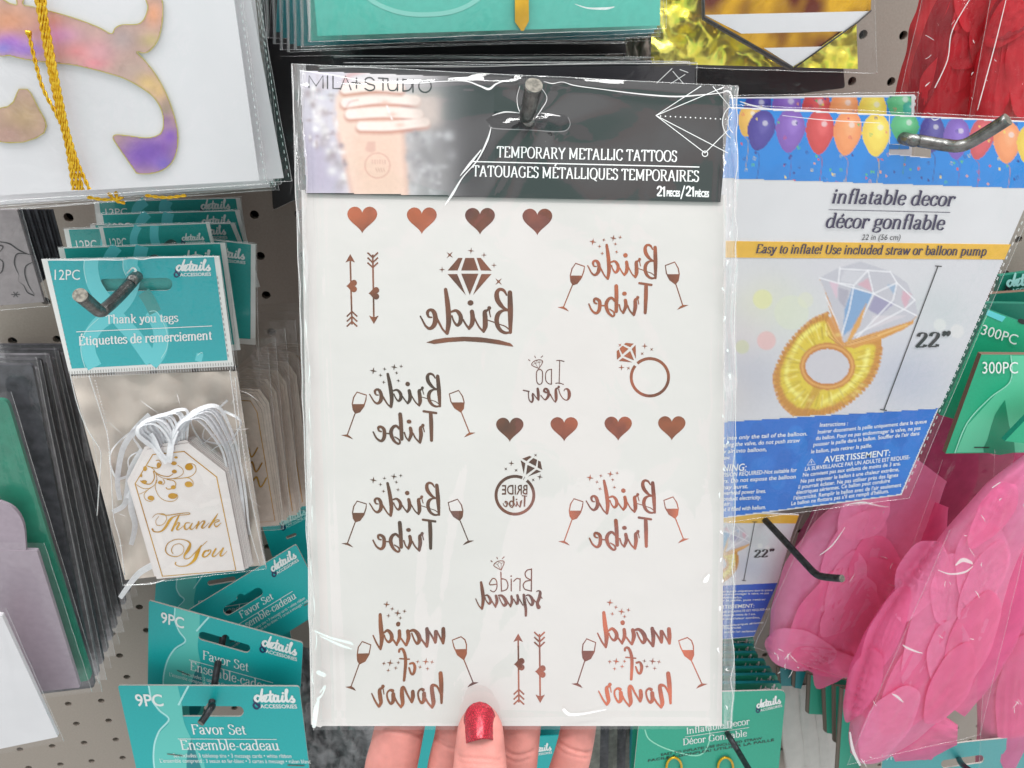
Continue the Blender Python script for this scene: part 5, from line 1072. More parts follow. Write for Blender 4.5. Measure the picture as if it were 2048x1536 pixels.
# ------------------------------------------------------------------ teal boxed packs at the top
for k in range(7):
    Y = (.335, .35, .365, .38, .40, .42, .44)[k]; d = k
    q = ((600 - 4 * d, -320), (1322 - d * 4, -320), (1320 - d * 6, 51 + (0, 8, 16, 18, 24, 30, 30)[k]), (635 - d * 14, 72 + (0, 10, 16, 20, 16, 4, -8)[k]))
    p = P(Y, 0, 0, q[3]); t = thing('teal_flat_pack', ('front teal pack at the top with a gold pointed tip and pale curved line', 'second teal pack from the front at the top, its lower edge just showing', 'third teal pack from the front at the top', 'fourth teal pack from the front at the top', 'fifth teal pack from the front at the top', 'sixth teal pack from the front at the top', 'rearmost teal pack at the top')[k], 'teal pack', p.pt(*q[3]), 'teal packs at the top')
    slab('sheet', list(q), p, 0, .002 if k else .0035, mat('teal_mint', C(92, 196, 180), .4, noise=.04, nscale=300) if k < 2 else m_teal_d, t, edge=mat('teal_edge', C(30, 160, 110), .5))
    film('film_bag', ((q[0][0] - 14, q[0][1]), (q[1][0] + 14, q[1][1]), (q[2][0] + 12, q[2][1] + 6), (q[3][0] - 14, q[3][1] + 12)), p, .0022, t, m_film, nx=40, ny=16, wr=16, amp=.0005, seed=130 + k, rim='lbr')
    for i in range(3): tube('film_edge', [p.pt(q[3][0] - 14 - 2 * i, q[3][1] + 12), p.pt(q[3][0] - 14 - 2 * i, q[3][1] - 30), p.pt(q[3][0] - 16 - 3 * i, -40)], .0003, m_film_bright if i % 2 else m_film_edge, t, n=5)
    if k == 0:
        J = Ink(); J.stroke([(722, -20), (748, 4), (790, 22), (835, 29), (890, 26), (930, 14), (965, -8)], 9, cap=False); J.build('pale_curve', mat('teal_palest', C(140, 216, 204), .4), p, .0001, t)
        slab('gold_tip', [(1030, -40), (1057, -40), (1058, 42), (1047, 62), (1043, 62), (1030, 44)], p, .0016, .0012, mat('gold_sheet', C(226, 176, 40), .28, metal=.7, noise=.2, nscale=60), t)
        fold_glint(t, p, [(1150, 8, 1), (1175, 16, 3), (1210, 17, 5), (1228, 14, 2)], 3, .004)

# ------------------------------------------------------------------ gold foil pack with a pennant
pg = P(.37, 0, 0, (1500, 100)); gf = thing('foil_pack', 'crinkled gold foil pack with white striped pennant point', 'foil pack', pg.pt(1500, 130)); z1 = zoomf(1408, 0, 3.2)
m_gf = mat('gold_foil', C(240, 222, 60), .3, metal=.8, bump=.5, bscale=35, dist=.004, col2=C(252, 240, 110), nscale=60)
crumple('gold_foil', gf, pg, ((1320, -320), (1700, -320), (1716, 138), (1301, 127)), 0, m_gf, .006, 12, 70, 70, 9, octv=2)
m_gf2 = mat('gold_panel_reflections', C(226, 176, 40), .2, metal=.85, bump=.5, bscale=60, dist=.003, col2=C(110, 44, 24), nscale=38, contrast=(.44, .6), detail=2)  # brown-red patches paint reflections into the gold
slab('pennant', [z1(0, -200), z1(0, 110), z1(560, 432), z1(985, 132), z1(1068, 70), z1(1075, -200)], pg, .0045, .002, m_gf2, gf)
for q in ([(5, 96), (1062, 72), (910, 200), (240, 215)], [(385, 308), (775, 298), (570, 425)]): slab('white_band', [z1(*a) for a in q], pg, .0052, .0005, m_white2, gf)
tube('dark_edge', [pg.pt(*z1(-4, -60), .006), pg.pt(*z1(0, 112), .006), pg.pt(*z1(565, 436), .006)], .0007, m_ink_k, gf, n=6, sub=1); tube('dark_edge', [pg.pt(*z1(-10, -60), .005), pg.pt(*z1(-8, 118), .005), pg.pt(*z1(545, 440), .005)], .0007, m_board, gf, n=6, sub=1)
tube('dark_edge', [pg.pt(*z1(575, 436), .006), pg.pt(*z1(985, 140), .006), pg.pt(*z1(1070, 66), .006)], .0004, m_ink_k, gf, n=6, sub=1)
film('film_bag', ((1300, -320), (1740, -320), (1754, 147), (1299, 133)), pg, .0075, gf, m_film, nx=50, ny=50, wr=26, amp=.0009, seed=140, rim='rb')
cg = thing('clear_pack', 'narrow crumpled clear bag between the teal and gold packs', 'bag', pg.pt(1280, 100)); crumple('crumpled_wrap', cg, P(.40, 0, 0, (1280, 100)), ((1250, -100), (1304, -100), (1303, 122), (1252, 116)), 0, m_tissue, .004, 5, 14, 30, 6)

# ------------------------------------------------------------------ inflatable decor packs
def balloons(ra, f, s, lst):
    for x, y, a, b, c_, rot in lst:
        x, y = f(x, y); a *= s; b *= s; cc = C(*c_); pts = []
        for i in range(28):
            t = 2 * math.pi * i / 28; X = a * math.cos(t) * (1 - .28 * max(0, math.sin(t))); Y = b * math.sin(t) * (1.0 if math.sin(t) < 0 else 1.08); r = R_(rot); pts.append((x + X * math.cos(r) - Y * math.sin(r), y + X * math.sin(r) + Y * math.cos(r)))
        kx, ky = x - math.sin(R_(rot)) * b * 1.1, y + b * 1.08; ra.line([(kx, ky), (kx + 4 * s * 6, ky + 8 * s * 5), (kx + 2, ky + 60)], 1.3, tuple(v * .7 for v in cc[:3]), .8, .6)
        ra.poly(pts, cc, 1, .5); ra.poly([(x + (p[0] - x) * .72 + a * .1, y + (p[1] - y) * .75) for p in pts], tuple(min(1, v * 1.25 + .02) for v in cc[:3]), .5, 3); ra.poly([(x + (p[0] - x) * .4 + a * .2, y + (p[1] - y) * .4 - b * .2) for p in pts], tuple(min(1, v * 1.4 + .10) for v in cc[:3]), .45, 3)
        ra.disc(x + a * .3, y - b * .32, a * .2, a * .2, C(240, 236, 240), .55, 1.5)
BAL = [(290, 760, 72, 110, (226, 176, 84), 14), (365, 830, 88, 128, (72, 60, 150), 14), (552, 830, 95, 138, (130, 90, 180), 6), (742, 838, 92, 140, (206, 70, 72), 4), (918, 845, 92, 142, (240, 150, 96), 8), (1102, 858, 92, 134, (240, 206, 84), 2), (1285, 815, 92, 96, (84, 176, 120), 10), (1460, 850, 80, 118, (76, 66, 150), 2), (1618, 880, 86, 130, (126, 92, 184), 2), (1775, 880, 80, 136, (206, 84, 92), 14), (1940, 905, 90, 132, (240, 150, 100), 2), (2085, 920, 84, 130, (236, 200, 80), 4), (2230, 930, 84, 130, (90, 180, 120), 4)]
BLUE = C(30, 136, 222)
def conf(ra, f, s, x0, x1, y0, y1, n, seed):
    r = random.Random(seed)
    for i in range(n):
        x, y = f(r.uniform(x0, x1), r.uniform(y0, y1)); c_ = C(*r.choice(((50, 50, 130), (220, 80, 90), (240, 210, 110), (90, 190, 120), (60, 60, 140), (240, 160, 120)))); a = r.uniform(0, 3); w = 9 * s
        q = [(x + w * math.cos(a + k * math.pi / 2), y + w * 1.2 * math.sin(a + k * math.pi / 2)) for k in range(4)]
        if r.random() < .5: ra.poly(q, c_, .9, .3)
        else: ra.line(q + [q[0]], 1.0, c_, .9, .4, False)
pi_ = P(.33, 0, 0, (1700, 600)); IP = thing('inflatable_pack', 'large blue and white pack picturing a gold diamond ring balloon, angled wire hook in front', 'balloon pack', pi_.pt(1700, 1010), 'inflatable decor packs')
CQ = [(1442, 214), (2122, 246), (1803, 990), (1398, 1043)]; ih = stadium(1778, 298, 1862, 306, 20)
slab('card', [CQ, ih], pi_, 0, .0012, m_white2, IP)
ra = Ras(1440, 212, 2124, 380, 2.0, BLUE)
for i in range(26): r_ = random.Random(i); ra.disc(r_.uniform(1450, 2100), r_.uniform(300, 380), 22, 26, C(40, 124, 206), .25, 3)
conf(ra, z1, .3125, 230, 2300, 980, 1180, 90, 4); balloons(ra, z1, .3125, BAL); conf(ra, z1, .3125, 230, 2300, 720, 980, 40, 5)
ra.build('balloon_band', attr_mat('print_glossy', .38), pi_, .0001, IP, clip=[(1442, 215), (1780, 231), (1780, 308), (1862, 316), (1862, 235), (2120, 247), (2063, 378), (1437, 357)])
ra = Ras(1780, 228, 1864, 320, 2.0, BLUE); balloons(ra, z1, .3125, BAL); conf(ra, z1, .3125, 1200, 1460, 960, 1010, 6, 6)
ra.build('balloon_band', attr_mat('print_glossy', .38), pi_, .0001, IP, clip=[(1780, 231), (1864, 235), (1864, 296), (1778, 288)])
z2r = zoomf(1408, 400, 3.2); z3r = zoomf(1408, 760, 3.2); z4r = zoomf(1408, 1056, 3.2)
def ring_picture(bx, f, s, name, par, p, clip, step=2.0):
    ra = Ras(*bx, step, C(214, 212, 218))
    for x, y, r, c_, a in ((370, 640, 200, (226, 222, 190), .5), (560, 720, 240, (214, 220, 206), .5), (250, 900, 180, (222, 208, 206), .5), (300, 1150, 260, (186, 186, 200), .7), (1300, 1150, 300, (176, 180, 200), .7), (900, 480, 260, (212, 208, 216), .6), (1500, 700, 200, (196, 202, 206), .7), (100, 1250, 200, (214, 206, 204), .6), (200, 450, 200, (222, 220, 222), .6), (900, 1350, 260, (208, 202, 210), .6)): X, Y_ = f(x, y); ra.glow(X, Y_, r * s, r * s * .8, C(*c_), a)
    for x, y, r, c_, a in ((375, 635, 62, (228, 226, 160), .7), (560, 720, 110, (222, 228, 190), .3), (400, 900, 60, (232, 180, 178), .7), (245, 940, 44, (204, 206, 160), .6), (150, 1165, 62, (226, 224, 226), .8), (1510, 800, 40, (226, 226, 224), .6), (1620, 840, 44, (228, 224, 224), .6), (650, 640, 50, (226, 226, 196), .4)): X, Y_ = f(x, y); ra.disc(X, Y_, r * s, r * s, C(*c_), a, 3)
    q = lambda L: [f(*a) for a in L]
    ra.poly(q([(790, 725), (700, 765), (610, 840), (520, 950), (462, 1080), (450, 1170), (488, 1290), (555, 1360), (620, 1392), (740, 1384), (850, 1345), (960, 1272), (1060, 1170), (1115, 1060), (1134, 950), (1140, 868), (1060, 880), (900, 930)]), C(202, 138, 52), 1, .7)
    ra.poly(q([(770, 770), (690, 800), (600, 880), (530, 990), (490, 1090), (490, 1180), (530, 1270), (600, 1330), (740, 1340), (850, 1300), (960, 1220), (1040, 1130), (1085, 1030), (1100, 930), (1010, 920), (900, 950)]), C(222, 196, 56), 1, 2.2 * s * 3)
    ra.line(q([(735, 800), (640, 870), (570, 980), (530, 1090), (545, 1190), (620, 1270)]), 26 * s, C(244, 232, 120), .9, 3); ra.line(q([(1050, 960), (1030, 1060), (970, 1150), (880, 1230), (760, 1300)]), 24 * s, C(244, 232, 120), .9, 3)
    OUT = [(790, 725), (700, 765), (610, 840), (520, 950), (462, 1080), (450, 1170), (488, 1290), (555, 1360), (620, 1392), (740, 1384), (850, 1345), (960, 1272), (1060, 1170), (1115, 1060), (1134, 950)]
    oo = crom(OUT, 5)
    for i, (X0, Y0) in enumerate(oo):
        ra.disc(*f(X0, Y0), 12 * s, 12 * s, C(*((196, 126, 48), (214, 156, 70))[i % 2]), .9, 1.0)
        k_ = .10 + .05 * (i % 3); ra.line([f(X0, Y0), f(X0 + (790 - X0) * k_, Y0 + (1065 - Y0) * k_)], 4 * s, C(150, 104, 34), .5, .7)
        if i % 4 == 1: ra.line([f(X0 + (790 - X0) * .2, Y0 + (1065 - Y0) * .2), f(X0 + (790 - X0) * .42, Y0 + (1065 - Y0) * .42)], 8 * s, C(252, 240, 150), .55, 1.2)
        if i % 5 == 3: ra.line([f(X0 + (790 - X0) * .22, Y0 + (1065 - Y0) * .22), f(X0 + (790 - X0) * .46, Y0 + (1065 - Y0) * .46)], 9 * s, C(168, 138, 30), .5, 1.4)
    for i in range(26): t = 2 * math.pi * i / 26; X0, Y0 = 790 + 205 * math.cos(t) - 8, 1070 + 190 * math.sin(t); ra.line(q([(X0, Y0), (790 + 300 * math.cos(t), 1070 + 255 * math.sin(t))]), 5 * s, C(166, 130, 40), .45, .8)
    ra.poly([f(790 + 178 * math.cos(t) , 1065 + 152 * math.sin(t)) for t in (i * math.pi / 16 for i in range(32))], C(196, 122, 56), .95, 1.2); ra.line([f(790 + 162 * math.cos(t), 1065 + 134 * math.sin(t)) for t in (i * math.pi / 10 for i in range(21))], 14 * s, C(226, 170, 90), .8, 1.2, False)
    ra.poly([f(790 + 140 * math.cos(t), 1065 + 112 * math.sin(t)) for t in (i * math.pi / 16 for i in range(32))], C(204, 200, 208), 1, .8)
    ra.poly(q([(700, 1190), (620, 1385), (640, 1390), (760, 1200)]), C(190, 128, 50), .6, 1.5)
    ra.poly(q([(735, 500), (770, 560), (800, 690), (850, 830), (890, 930), (1100, 850), (1340, 775), (1340, 765), (1370, 740), (1200, 760), (900, 860), (800, 600)]), C(206, 140, 62), 1, 1)
    ra.poly(q([(740, 498), (850, 440), (1000, 393), (1190, 455), (1300, 530), (1350, 640), (1370, 735), (1330, 775), (1100, 845), (890, 915), (850, 780), (800, 640)]), C(196, 194, 204), 1, .9)
    for P_, c_ in (([(950, 560), (1080, 600), (1000, 780), (890, 870), (900, 700)], (112, 158, 206)), ([(980, 540), (1080, 590), (1050, 500)], (214, 168, 182)), ([(1270, 580), (1330, 600), (1290, 700), (1265, 640)], (216, 168, 184)), ([(1090, 610), (1220, 660), (1120, 740), (1050, 700)], (150, 144, 180)), ([(800, 520), (860, 530), (850, 640)], (222, 190, 206)), ([(1170, 540), (1230, 540), (1220, 610)], (150, 176, 206)), ([(900, 450), (1040, 460), (980, 540), (870, 520)], (210, 208, 216)), ([(1080, 740), (1300, 740), (1060, 830)], (214, 206, 214)), ([(860, 560), (930, 580), (900, 690), (860, 640)], (170, 166, 182))): ra.poly(q(P_), C(*c_), .85, 1.2)
    for L in ([(740, 498), (1085, 600)], [(1085, 600), (1050, 450)], [(1085, 600), (1235, 530)], [(1085, 600), (1360, 740)], [(870, 430), (860, 530), (960, 545)], [(1050, 450), (960, 545), (930, 700), (880, 870)], [(1235, 530), (1210, 640), (980, 880)], [(1190, 455), (1235, 530), (1350, 640)], [(1350, 640), (1280, 700), (920, 890)], [(1085, 600), (1000, 780)], [(870, 440), (1050, 450)], [(780, 620), (850, 780), (885, 900)], [(1050, 450), (1190, 460)]): ra.line(q(L), 9 * s, C(238, 236, 242), .85, .7, False)
    ra.poly(q([(1045, 650), (1000, 800), (940, 900), (900, 940), (960, 800)]), C(222, 160, 74), .95, 1); ra.poly(q([(790, 760), (830, 740), (880, 860), (900, 940), (840, 920)]), C(212, 146, 76), .9, 1.2)
    ra.poly(q([(890, 930), (1000, 880), (1100, 850), (1340, 770), (1345, 785), (1270, 832), (1150, 885), (1060, 915), (960, 950)]), C(214, 150, 68), 1, .9); ra.line(q([(930, 925), (1080, 880), (1300, 798)]), 9 * s, C(240, 200, 130), .8, .8)
    for a in range(5): ra.line(q([(880 + 8 * a, 930), (960 + 30 * a, 900 - 4 * a), (1040 + 22 * a, 870)]), 6 * s, C(*((232, 180, 110), (180, 112, 50))[a % 2]), .8, .8)
    for a in range(4): ra.line(q([(890, 940), (840 - 12 * a, 880), (790 - 2 * a, 780 + 20 * a)]), 6 * s, C(*((232, 180, 110), (180, 112, 50))[a % 2]), .8, .8)
    for i in range(34): r_ = random.Random(i); t = r_.uniform(0, 6.28); ra.glow(*f(790 + 250 * math.cos(t), 1080 + 225 * math.sin(t)), 18 * s, 12 * s, C(*r_.choice(((250, 240, 140), (190, 150, 40), (236, 200, 60)))), .4)
    ra.noise(3, .02, 2); return ra.build(name, attr_mat('print_matte', .45), p, .0001, par, clip=clip)
ring_picture((1404, 514, 2010, 848), z2r, .3125, 'ring_balloon_picture', IP, pi_, [(1429, 516), (2009, 519), (1882, 816), (1409, 845)])
slab('yellow_band', [(1431, 482), (2022, 489), (2009, 519), (1429, 515)], pi_, .0002, .0002, mat('yellow_print', C(232, 180, 54), .42, noise=.04, nscale=300), IP)
ra = Ras(1394, 812, 1884, 1048, 2.2, C(16, 104, 200))
for i in range(90): r_ = random.Random(i + 40); x, y = r_.uniform(1400, 1880), r_.uniform(830, 1040); ra.disc(x, y, 16, 20, C(*r_.choice(((34, 126, 216), (10, 92, 186), (26, 112, 208)))), .4, 2)
ra.build('blue_block', attr_mat('print_glossy', .38), pi_, .0002, IP, clip=[(1411, 845.5), (1877, 816), (1802, 989), (1398, 1042)])
J = Ink(); serif(J, 'inflatable decor', (1662.7, 406), (1908, 412), 27, T=12.5, t=4.5, shear=.24); serif(J, 'décor gonflable', (1650, 454.7), (1887.7, 459.4), 27, T=12.5, t=4.5, shear=.24); J.stroke([(1658, 419.5), (1900, 425)], 1.3, smooth=False)
serif(J, 'Easy to inflate! Use included straw or balloon pump', (1512, 506), (1972, 511), 17, T=13, t=5, shear=.24); J.build('dark_lettering', m_ink_purp, pi_, .0005, IP)
J = Ink(); sans(J, '22 in (56 cm)', (1723, 480), (1800, 480), 11, .0, shear=.25); J.stroke([(1876, 533), (1768, 820)], 2, smooth=False); J.stroke([(1871, 532), (1883, 533)], 2, smooth=False); J.stroke([(1761, 819), (1773, 821)], 2, smooth=False)
serif(J, '22”', (1829, 696), (1897, 694), 29, T=15, t=5, shear=.2); J.build('black_lettering', m_ink_k, pi_, .0005, IP)
J = Ink()
up_ = (math.sin(.40), -math.cos(.40))
def tl_(txt, x0, y0, x1, y1, c, b=.015): sans(J, txt, (x0, y0), (x1, y1), c, b, shear=.2)
L1 = z3r
for txt, a, b, c in (('Instructions :', (740, 300), (920, 290), 8), ('Insérer doucement la paille uniquement dans la queue', (727, 345), (1425, 275), 7.5), ('du ballon. Pour ne pas endommager la valve, ne pas', (715, 385), (1385, 318), 7.5), ('pousser la paille dans le ballon. Souffler de l’air dans', (700, 425), (1378, 352), 7.5), ('le ballon, puis retirer la paille.', (685, 470), (1075, 430), 7.5), ('AVERTISSEMENT:', (765, 530), (1190, 484), 12), ('LA SURVEILLANCE PAR UN ADULTE EST REQUISE-', (645, 582), (1318, 505), 7.5), ('Ne convient pas aux enfants de moins de 3 ans.', (632, 620), (1258, 545), 7.5), ('Ne pas exposer le ballon à une chaleur extrême,', (618, 660), (1248, 582), 7.5), ('il pourrait éclater. Ne pas utiliser près des lignes', (603, 697), (1242, 618), 7.5), ('électriques aériennes. Ce ballon peut conduire', (590, 732), (1190, 655), 7.5), ('l’électricité. Remplir le ballon avec de l’air seulement', (573, 768), (1262, 682), 7.5), ('Le ballon ne flottera pas s’il est rempli d’hélium.', (558, 802), (1182, 722), 7.5),
                     ('Instructions:', (-40, 345), (122, 336), 8), ('Insert straw into only the tail of the balloon.', (-60, 395), (660, 355), 8), ('To avoid damaging the valve, do not push straw', (-80, 440), (612, 398), 8), ('too far. Blow air into balloon,', (-70, 480), (400, 455), 8), ('then remove straw.', (-90, 518), (168, 508), 8), ('WARNING:', (-20, 590), (268, 580), 14), ('ADULT SUPERVISION REQUIRED-Not suitable for', (-90, 635), (592, 588), 8), ('under 3 years. Do not expose the balloon', (-60, 672), (586, 630), 8), ('to heat, it may burst.', (-70, 708), (282, 692), 8), ('Do not use near overhead power lines.', (-110, 748), (395, 722), 8), ('Balloon can conduct electricity.', (-60, 782), (365, 762), 8), ('Inflate with air.', (-50, 812), (172, 802), 8), ('Balloon will not float if filled with helium.', (-120, 855), (395, 825), 8)):
    sans(J, txt, L1(*a), L1(*b), c, .012, shear=.22)
J.stroke([L1(660, 545), L1(688, 505), L1(714, 540)], 1.6, smooth=False, closed=True, cap=False); J.stroke([L1(687, 520), L1(687, 532)], 1.4, smooth=False)
J.build('white_lettering', m_ink_w, pi_, .0005, IP)
film('film_bag', ((1440, 208), (2140, 240), (1818, 996), (1396, 1052)), pi_, .0025, IP, m_film, nx=90, ny=90, wr=30, amp=.0005, seed=150, rim='trb')
J = Ink(); dashes(J, (2124, 262), (1808, 985), 52, 2.2, .45); J.build('seam_dashes', m_film_bright, pi_, .003, IP)
fold_glint(IP, pi_, [(1480, 203, 1.5), (1505, 211, 3), (1540, 218, 3), (1590, 219, 2), (1640, 222, 1.5)], 2, .0035); fold_glint(IP, pi_, [(1860, 233, 1), (1868, 240, 2.5), (1878, 237, 1.5)], 2, .0035); fold_glint(IP, pi_, [(1565, 231, 1), (1650, 240, 1.8), (1760, 246, 1.2)], 2, .0032)
HK = thing('peg_hook', 'grey wire hook with a bent tip in front of the balloon picture pack', 'hook', at(1700, 240, .50)); hb = pi_.pt(1818, 286)
tube('wire', [at(1740, 250, .50), hb + Vector((-.012, .06, .002)), pi_.pt(1806, 276, 0), pi_.pt(1835, 281, .005), pi_.pt(1890, 290, .013), pi_.pt(1918, 292, .018), pi_.pt(1945, 282, .021), pi_.pt(2016, 238, .030)], .0028, m_steel, HK, n=16, capmat=m_steel_tip)
# second pack behind
p = P(.352, 0, 0, (1700, 200)); t = thing('inflatable_pack', 'second balloon pack, only its top strip showing above the front one', 'balloon pack', p.pt(1500, 900), 'inflatable decor packs')
slab('card', [(1440, 196), (1830, 190), (1790, 900), (1430, 920)], p, 0, .0012, m_white2, t)
ra = Ras(1440, 186, 1834, 300, 2.2, BLUE); balloons(ra, zoomf(1388, -12, 3.2), .3125, [(x + 40, y - 90 - .016 * x, a, b, c_, r_) for x, y, a, b, c_, r_ in BAL[1:7] + [(1335, 850, 40, 50, (60, 170, 150), 0)]]); conf(ra, z1, .3125, 250, 1330, 610, 760, 30, 8)
ra.build('balloon_band', attr_mat('print_glossy', .38), p, .0001, t, clip=[(1440, 197), (1825, 192), (1820, 300), (1440, 300)])
film('film_bag', ((1436, 192), (1836, 184), (1800, 905), (1430, 925)), p, .0015, t, m_film, nx=30, ny=40, wr=12, amp=.0004, seed=151, rim='tr')
J = Ink(); dashes(J, (1831, 192), (1826, 260), 5, 3, .5); J.build('seam_dashes', m_film_bright, p, .002, t)
# lower pack seen past the held pack
p = P(.425, 0, 0, (1500, 1100)); t = thing('inflatable_pack', 'lower balloon pack seen between the held pack and the pink tissue', 'balloon pack', p.pt(1500, 1270), 'inflatable decor packs')
slab('card', [(1330, 1015), (1598, 1030), (1508, 1273), (1330, 1290)], p, 0, .0012, m_white2, t)
fl = affine([(1876, 533), (1768, 820), (1438, 530)], [(1509.6, 1044), (1487.7, 1161.6), (1330, 1044)]); f2 = lambda x, y: fl(*z2r(x, y))
ring_picture((1340, 1040, 1596, 1180), f2, .131, 'ring_balloon_picture', t, p, [(1342, 1046), (1591, 1048), (1556, 1166), (1342, 1176)], 1.4)
slab('yellow_band', [(1340, 1022), (1598, 1031), (1592, 1047), (1340, 1045)], p, .0002, .0002, MATS['yellow_print'], t); slab('blue_block', [(1342, 1177), (1555, 1166), (1508, 1272), (1342, 1288)], p, .0002, .0002, mat('blue_print', C(30, 88, 190), .42, noise=.06, nscale=200), t)
J = Ink(); serif(J, '22”', (1507, 1116), (1547, 1114), 15, T=15, t=5, shear=.2); J.stroke([(1509.6, 1044), (1487.7, 1161)], 1.3, smooth=False); J.stroke([(1505, 1044), (1514, 1044)], 1.2, smooth=False); J.stroke([(1484, 1161), (1492, 1161.5)], 1.2, smooth=False); J.build('black_lettering', m_ink_k, p, .0005, t)
J = Ink()
for txt, a, b, c in (('er la paille uniquement dans la queue', (120, 412), (438, 402), 3.6), ('pas endommager la valve, ne pas', (120, 430), (415, 422), 3.6), ('dans le ballon.', (120, 450), (242, 450), 3.6), ('r la paille, puis retirer', (120, 470), (396, 462), 3.6), ('AVERTISSEMENT:', (40, 520), (320, 508), 7), ('PAR UN ADULTE EST REQUISE-AU', (110, 545), (420, 525), 4), ('enfants de moins de 3 ans.', (110, 565), (330, 556), 4), ('à une chaleur extrême,', (120, 588), (358, 578), 4), ('lignes électriques aériennes', (120, 632), (380, 610), 4), ('l’électricité.', (120, 648), (240, 642), 4), ('avec de l’air seulement', (130, 672), (330, 665), 4)): sans(J, txt, z4r(*a), z4r(*b), c, .012, shear=.2)
J.build('white_lettering', m_ink_w, p, .0005, t)
film('film_bag', ((1330, 1012), (1606, 1026), (1514, 1280), (1330, 1296)), p, .0015, t, m_film, nx=20, ny=20, wr=10, amp=.0004, seed=152, rim='rb')
HK = thing('peg_hook', 'dark wire hook reaching down in front of the pink tissue bags', 'hook', at(1490, 1000, .50))
tube('wire', [at(1480, 985, .50), at(1520, 1029, .435), at(1560, 1072, .405), at(1610, 1126, .375), at(1632, 1148, .362), at(1650, 1154, .355), at(1684, 1157, .343)], .0026, m_steel_b, HK, n=16, capmat=m_steel_tip)

# ------------------------------------------------------------------ tissue bags
def loft(name, par, p, axis, depth, m, off=0, seed=1, nx=30, crease=.0009, cs=(3.2, 4)):
    q = crom([tuple(a) for a in axis], 9); V, F = [], []; n = len(q)
    for i, (x, y, w) in enumerate(q):
        a, b = q[max(i - 1, 0)], q[min(i + 1, n - 1)]; l = math.hypot(b[0] - a[0], b[1] - a[1]) or 1; px, py = -(b[1] - a[1]) / l, (b[0] - a[0]) / l
        for k in range(nx + 1):
            s_ = 2 * k / nx - 1; v = i / n; t1 = mnoise.noise(Vector((s_ * 2.2 + seed, v * 5, seed))); t2 = mnoise.ridged_multi_fractal(Vector((s_ * cs[0] + t1, v * cs[1] * .35, seed * 1.7)), .9, 2.1, 4, 1.0, 2.0)
            e_ = w * (1 + .06 * mnoise.noise(Vector((v * 9, seed, (1 if s_ > 0 else -1) * 3))))
            V.append(p.pt(x + px * s_ * e_, y + py * s_ * e_, off + depth * math.sqrt(max(0, 1 - s_ * s_)) + crease * (t2 - 1) + .0015 * t1))
    for i in range(n - 1):
        for k in range(nx): a = i * (nx + 1) + k; F.append((a, a + nx + 1, a + nx + 2, a + 1))
    return mk(name, V, F, m, par, smooth=True)
def petal(par, p, x, y, ln, wd, ang, surf, m, seed, name='tissue_petal', lift=.0012):
    """one leaf of tissue paper hugging the bundle: rounded outline, fine pleats, its rim standing off a little"""
    V, F = [], []; nr, na = 12, 40; a = R_(ang)
    def pos(u, v, r, t):
        X = x + u * ln * math.cos(a) - v * wd * math.sin(a); Y = y + u * ln * math.sin(a) + v * wd * math.cos(a)
        h = surf(X, Y) + lift + .0006 * r ** 2 * (1 + math.sin(2 * t + seed)) + .0006 * (mnoise.ridged_multi_fractal(Vector((u * 1.0 + seed, v * 3.2 + u * .8, seed)), .9, 2.1, 3, 1, 2) - 1)
        return p.pt(X, Y, h)
    V.append(pos(0, 0, 0, 0))
    for j in range(1, nr + 1):
        r = j / nr
        for i in range(na):
            t = 2 * math.pi * i / na; sc = 1 + .04 * math.sin(t * 3 + seed) + .02 * math.sin(t * 7 + seed * 2); V.append(pos(r * math.cos(t) * sc, r * math.sin(t) * sc * (1 - .25 * max(0, r * math.cos(t))), r, t))
    for i in range(na): F.append((0, 1 + i, 1 + (i + 1) % na))
    for j in range(nr - 1):
        for i in range(na): b = 1 + j * na; F.append((b + i, b + na + i, b + na + (i + 1) % na, b + (i + 1) % na))
    return mk(name, V, F, m, par, smooth=True)
def surf_of(rolls):
    st = []
    for ax, d, m, o in rolls:
        st.append((crom([tuple(q) for q in ax], 6), d, o))
    def f(x, y):
        h = -.002
        for q, d, o in st:
            best = min(q, key=lambda c: (c[0] - x) ** 2 + (c[1] - y) ** 2); s_ = math.hypot(best[0] - x, best[1] - y) / max(1, best[2])
            if s_ < 1: h = max(h, o + d * math.sqrt(1 - s_ * s_))
            else: h = max(h, o - .02 * (s_ - 1))
        return max(h, -.004)
    return f
m_pk = mat('pink_tissue', C(254, 128, 178), .8, noise=.06, nscale=60, bump=.3, bscale=70, dist=.0022, trans=.35); m_pk2 = mat('deep_pink_tissue', C(246, 108, 164), .8, noise=.06, nscale=60, bump=.3, bscale=70, dist=.0022, trans=.3)
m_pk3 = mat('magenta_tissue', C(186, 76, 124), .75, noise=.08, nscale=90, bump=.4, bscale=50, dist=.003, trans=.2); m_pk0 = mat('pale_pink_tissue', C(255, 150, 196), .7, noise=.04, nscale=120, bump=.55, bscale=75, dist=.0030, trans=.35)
m_rd = mat('red_tissue', C(216, 40, 54), .7, noise=.07, nscale=100, bump=.4, bscale=50, dist=.003, trans=.25); m_rd2 = mat('dark_red_tissue', C(160, 24, 38), .7, noise=.1, nscale=90, bump=.4, bscale=50, dist=.003, trans=.2)
for m_ in (m_pk, m_pk2, m_pk0, m_pk3, MATS['red_tissue'], MATS['dark_red_tissue']):
    t_ = m_.node_tree; out = t_.nodes['Material Output']; src_ = out.inputs[0].links[0].from_socket; tr_ = t_.nodes.new('ShaderNodeBsdfTransparent'); mx_ = t_.nodes.new('ShaderNodeMixShader'); mx_.inputs[0].default_value = .06 if 'red' in m_.name else .18
    t_.links.new(src_, mx_.inputs[1]); t_.links.new(tr_.outputs[0], mx_.inputs[2]); t_.links.new(mx_.outputs[0], out.inputs[0])
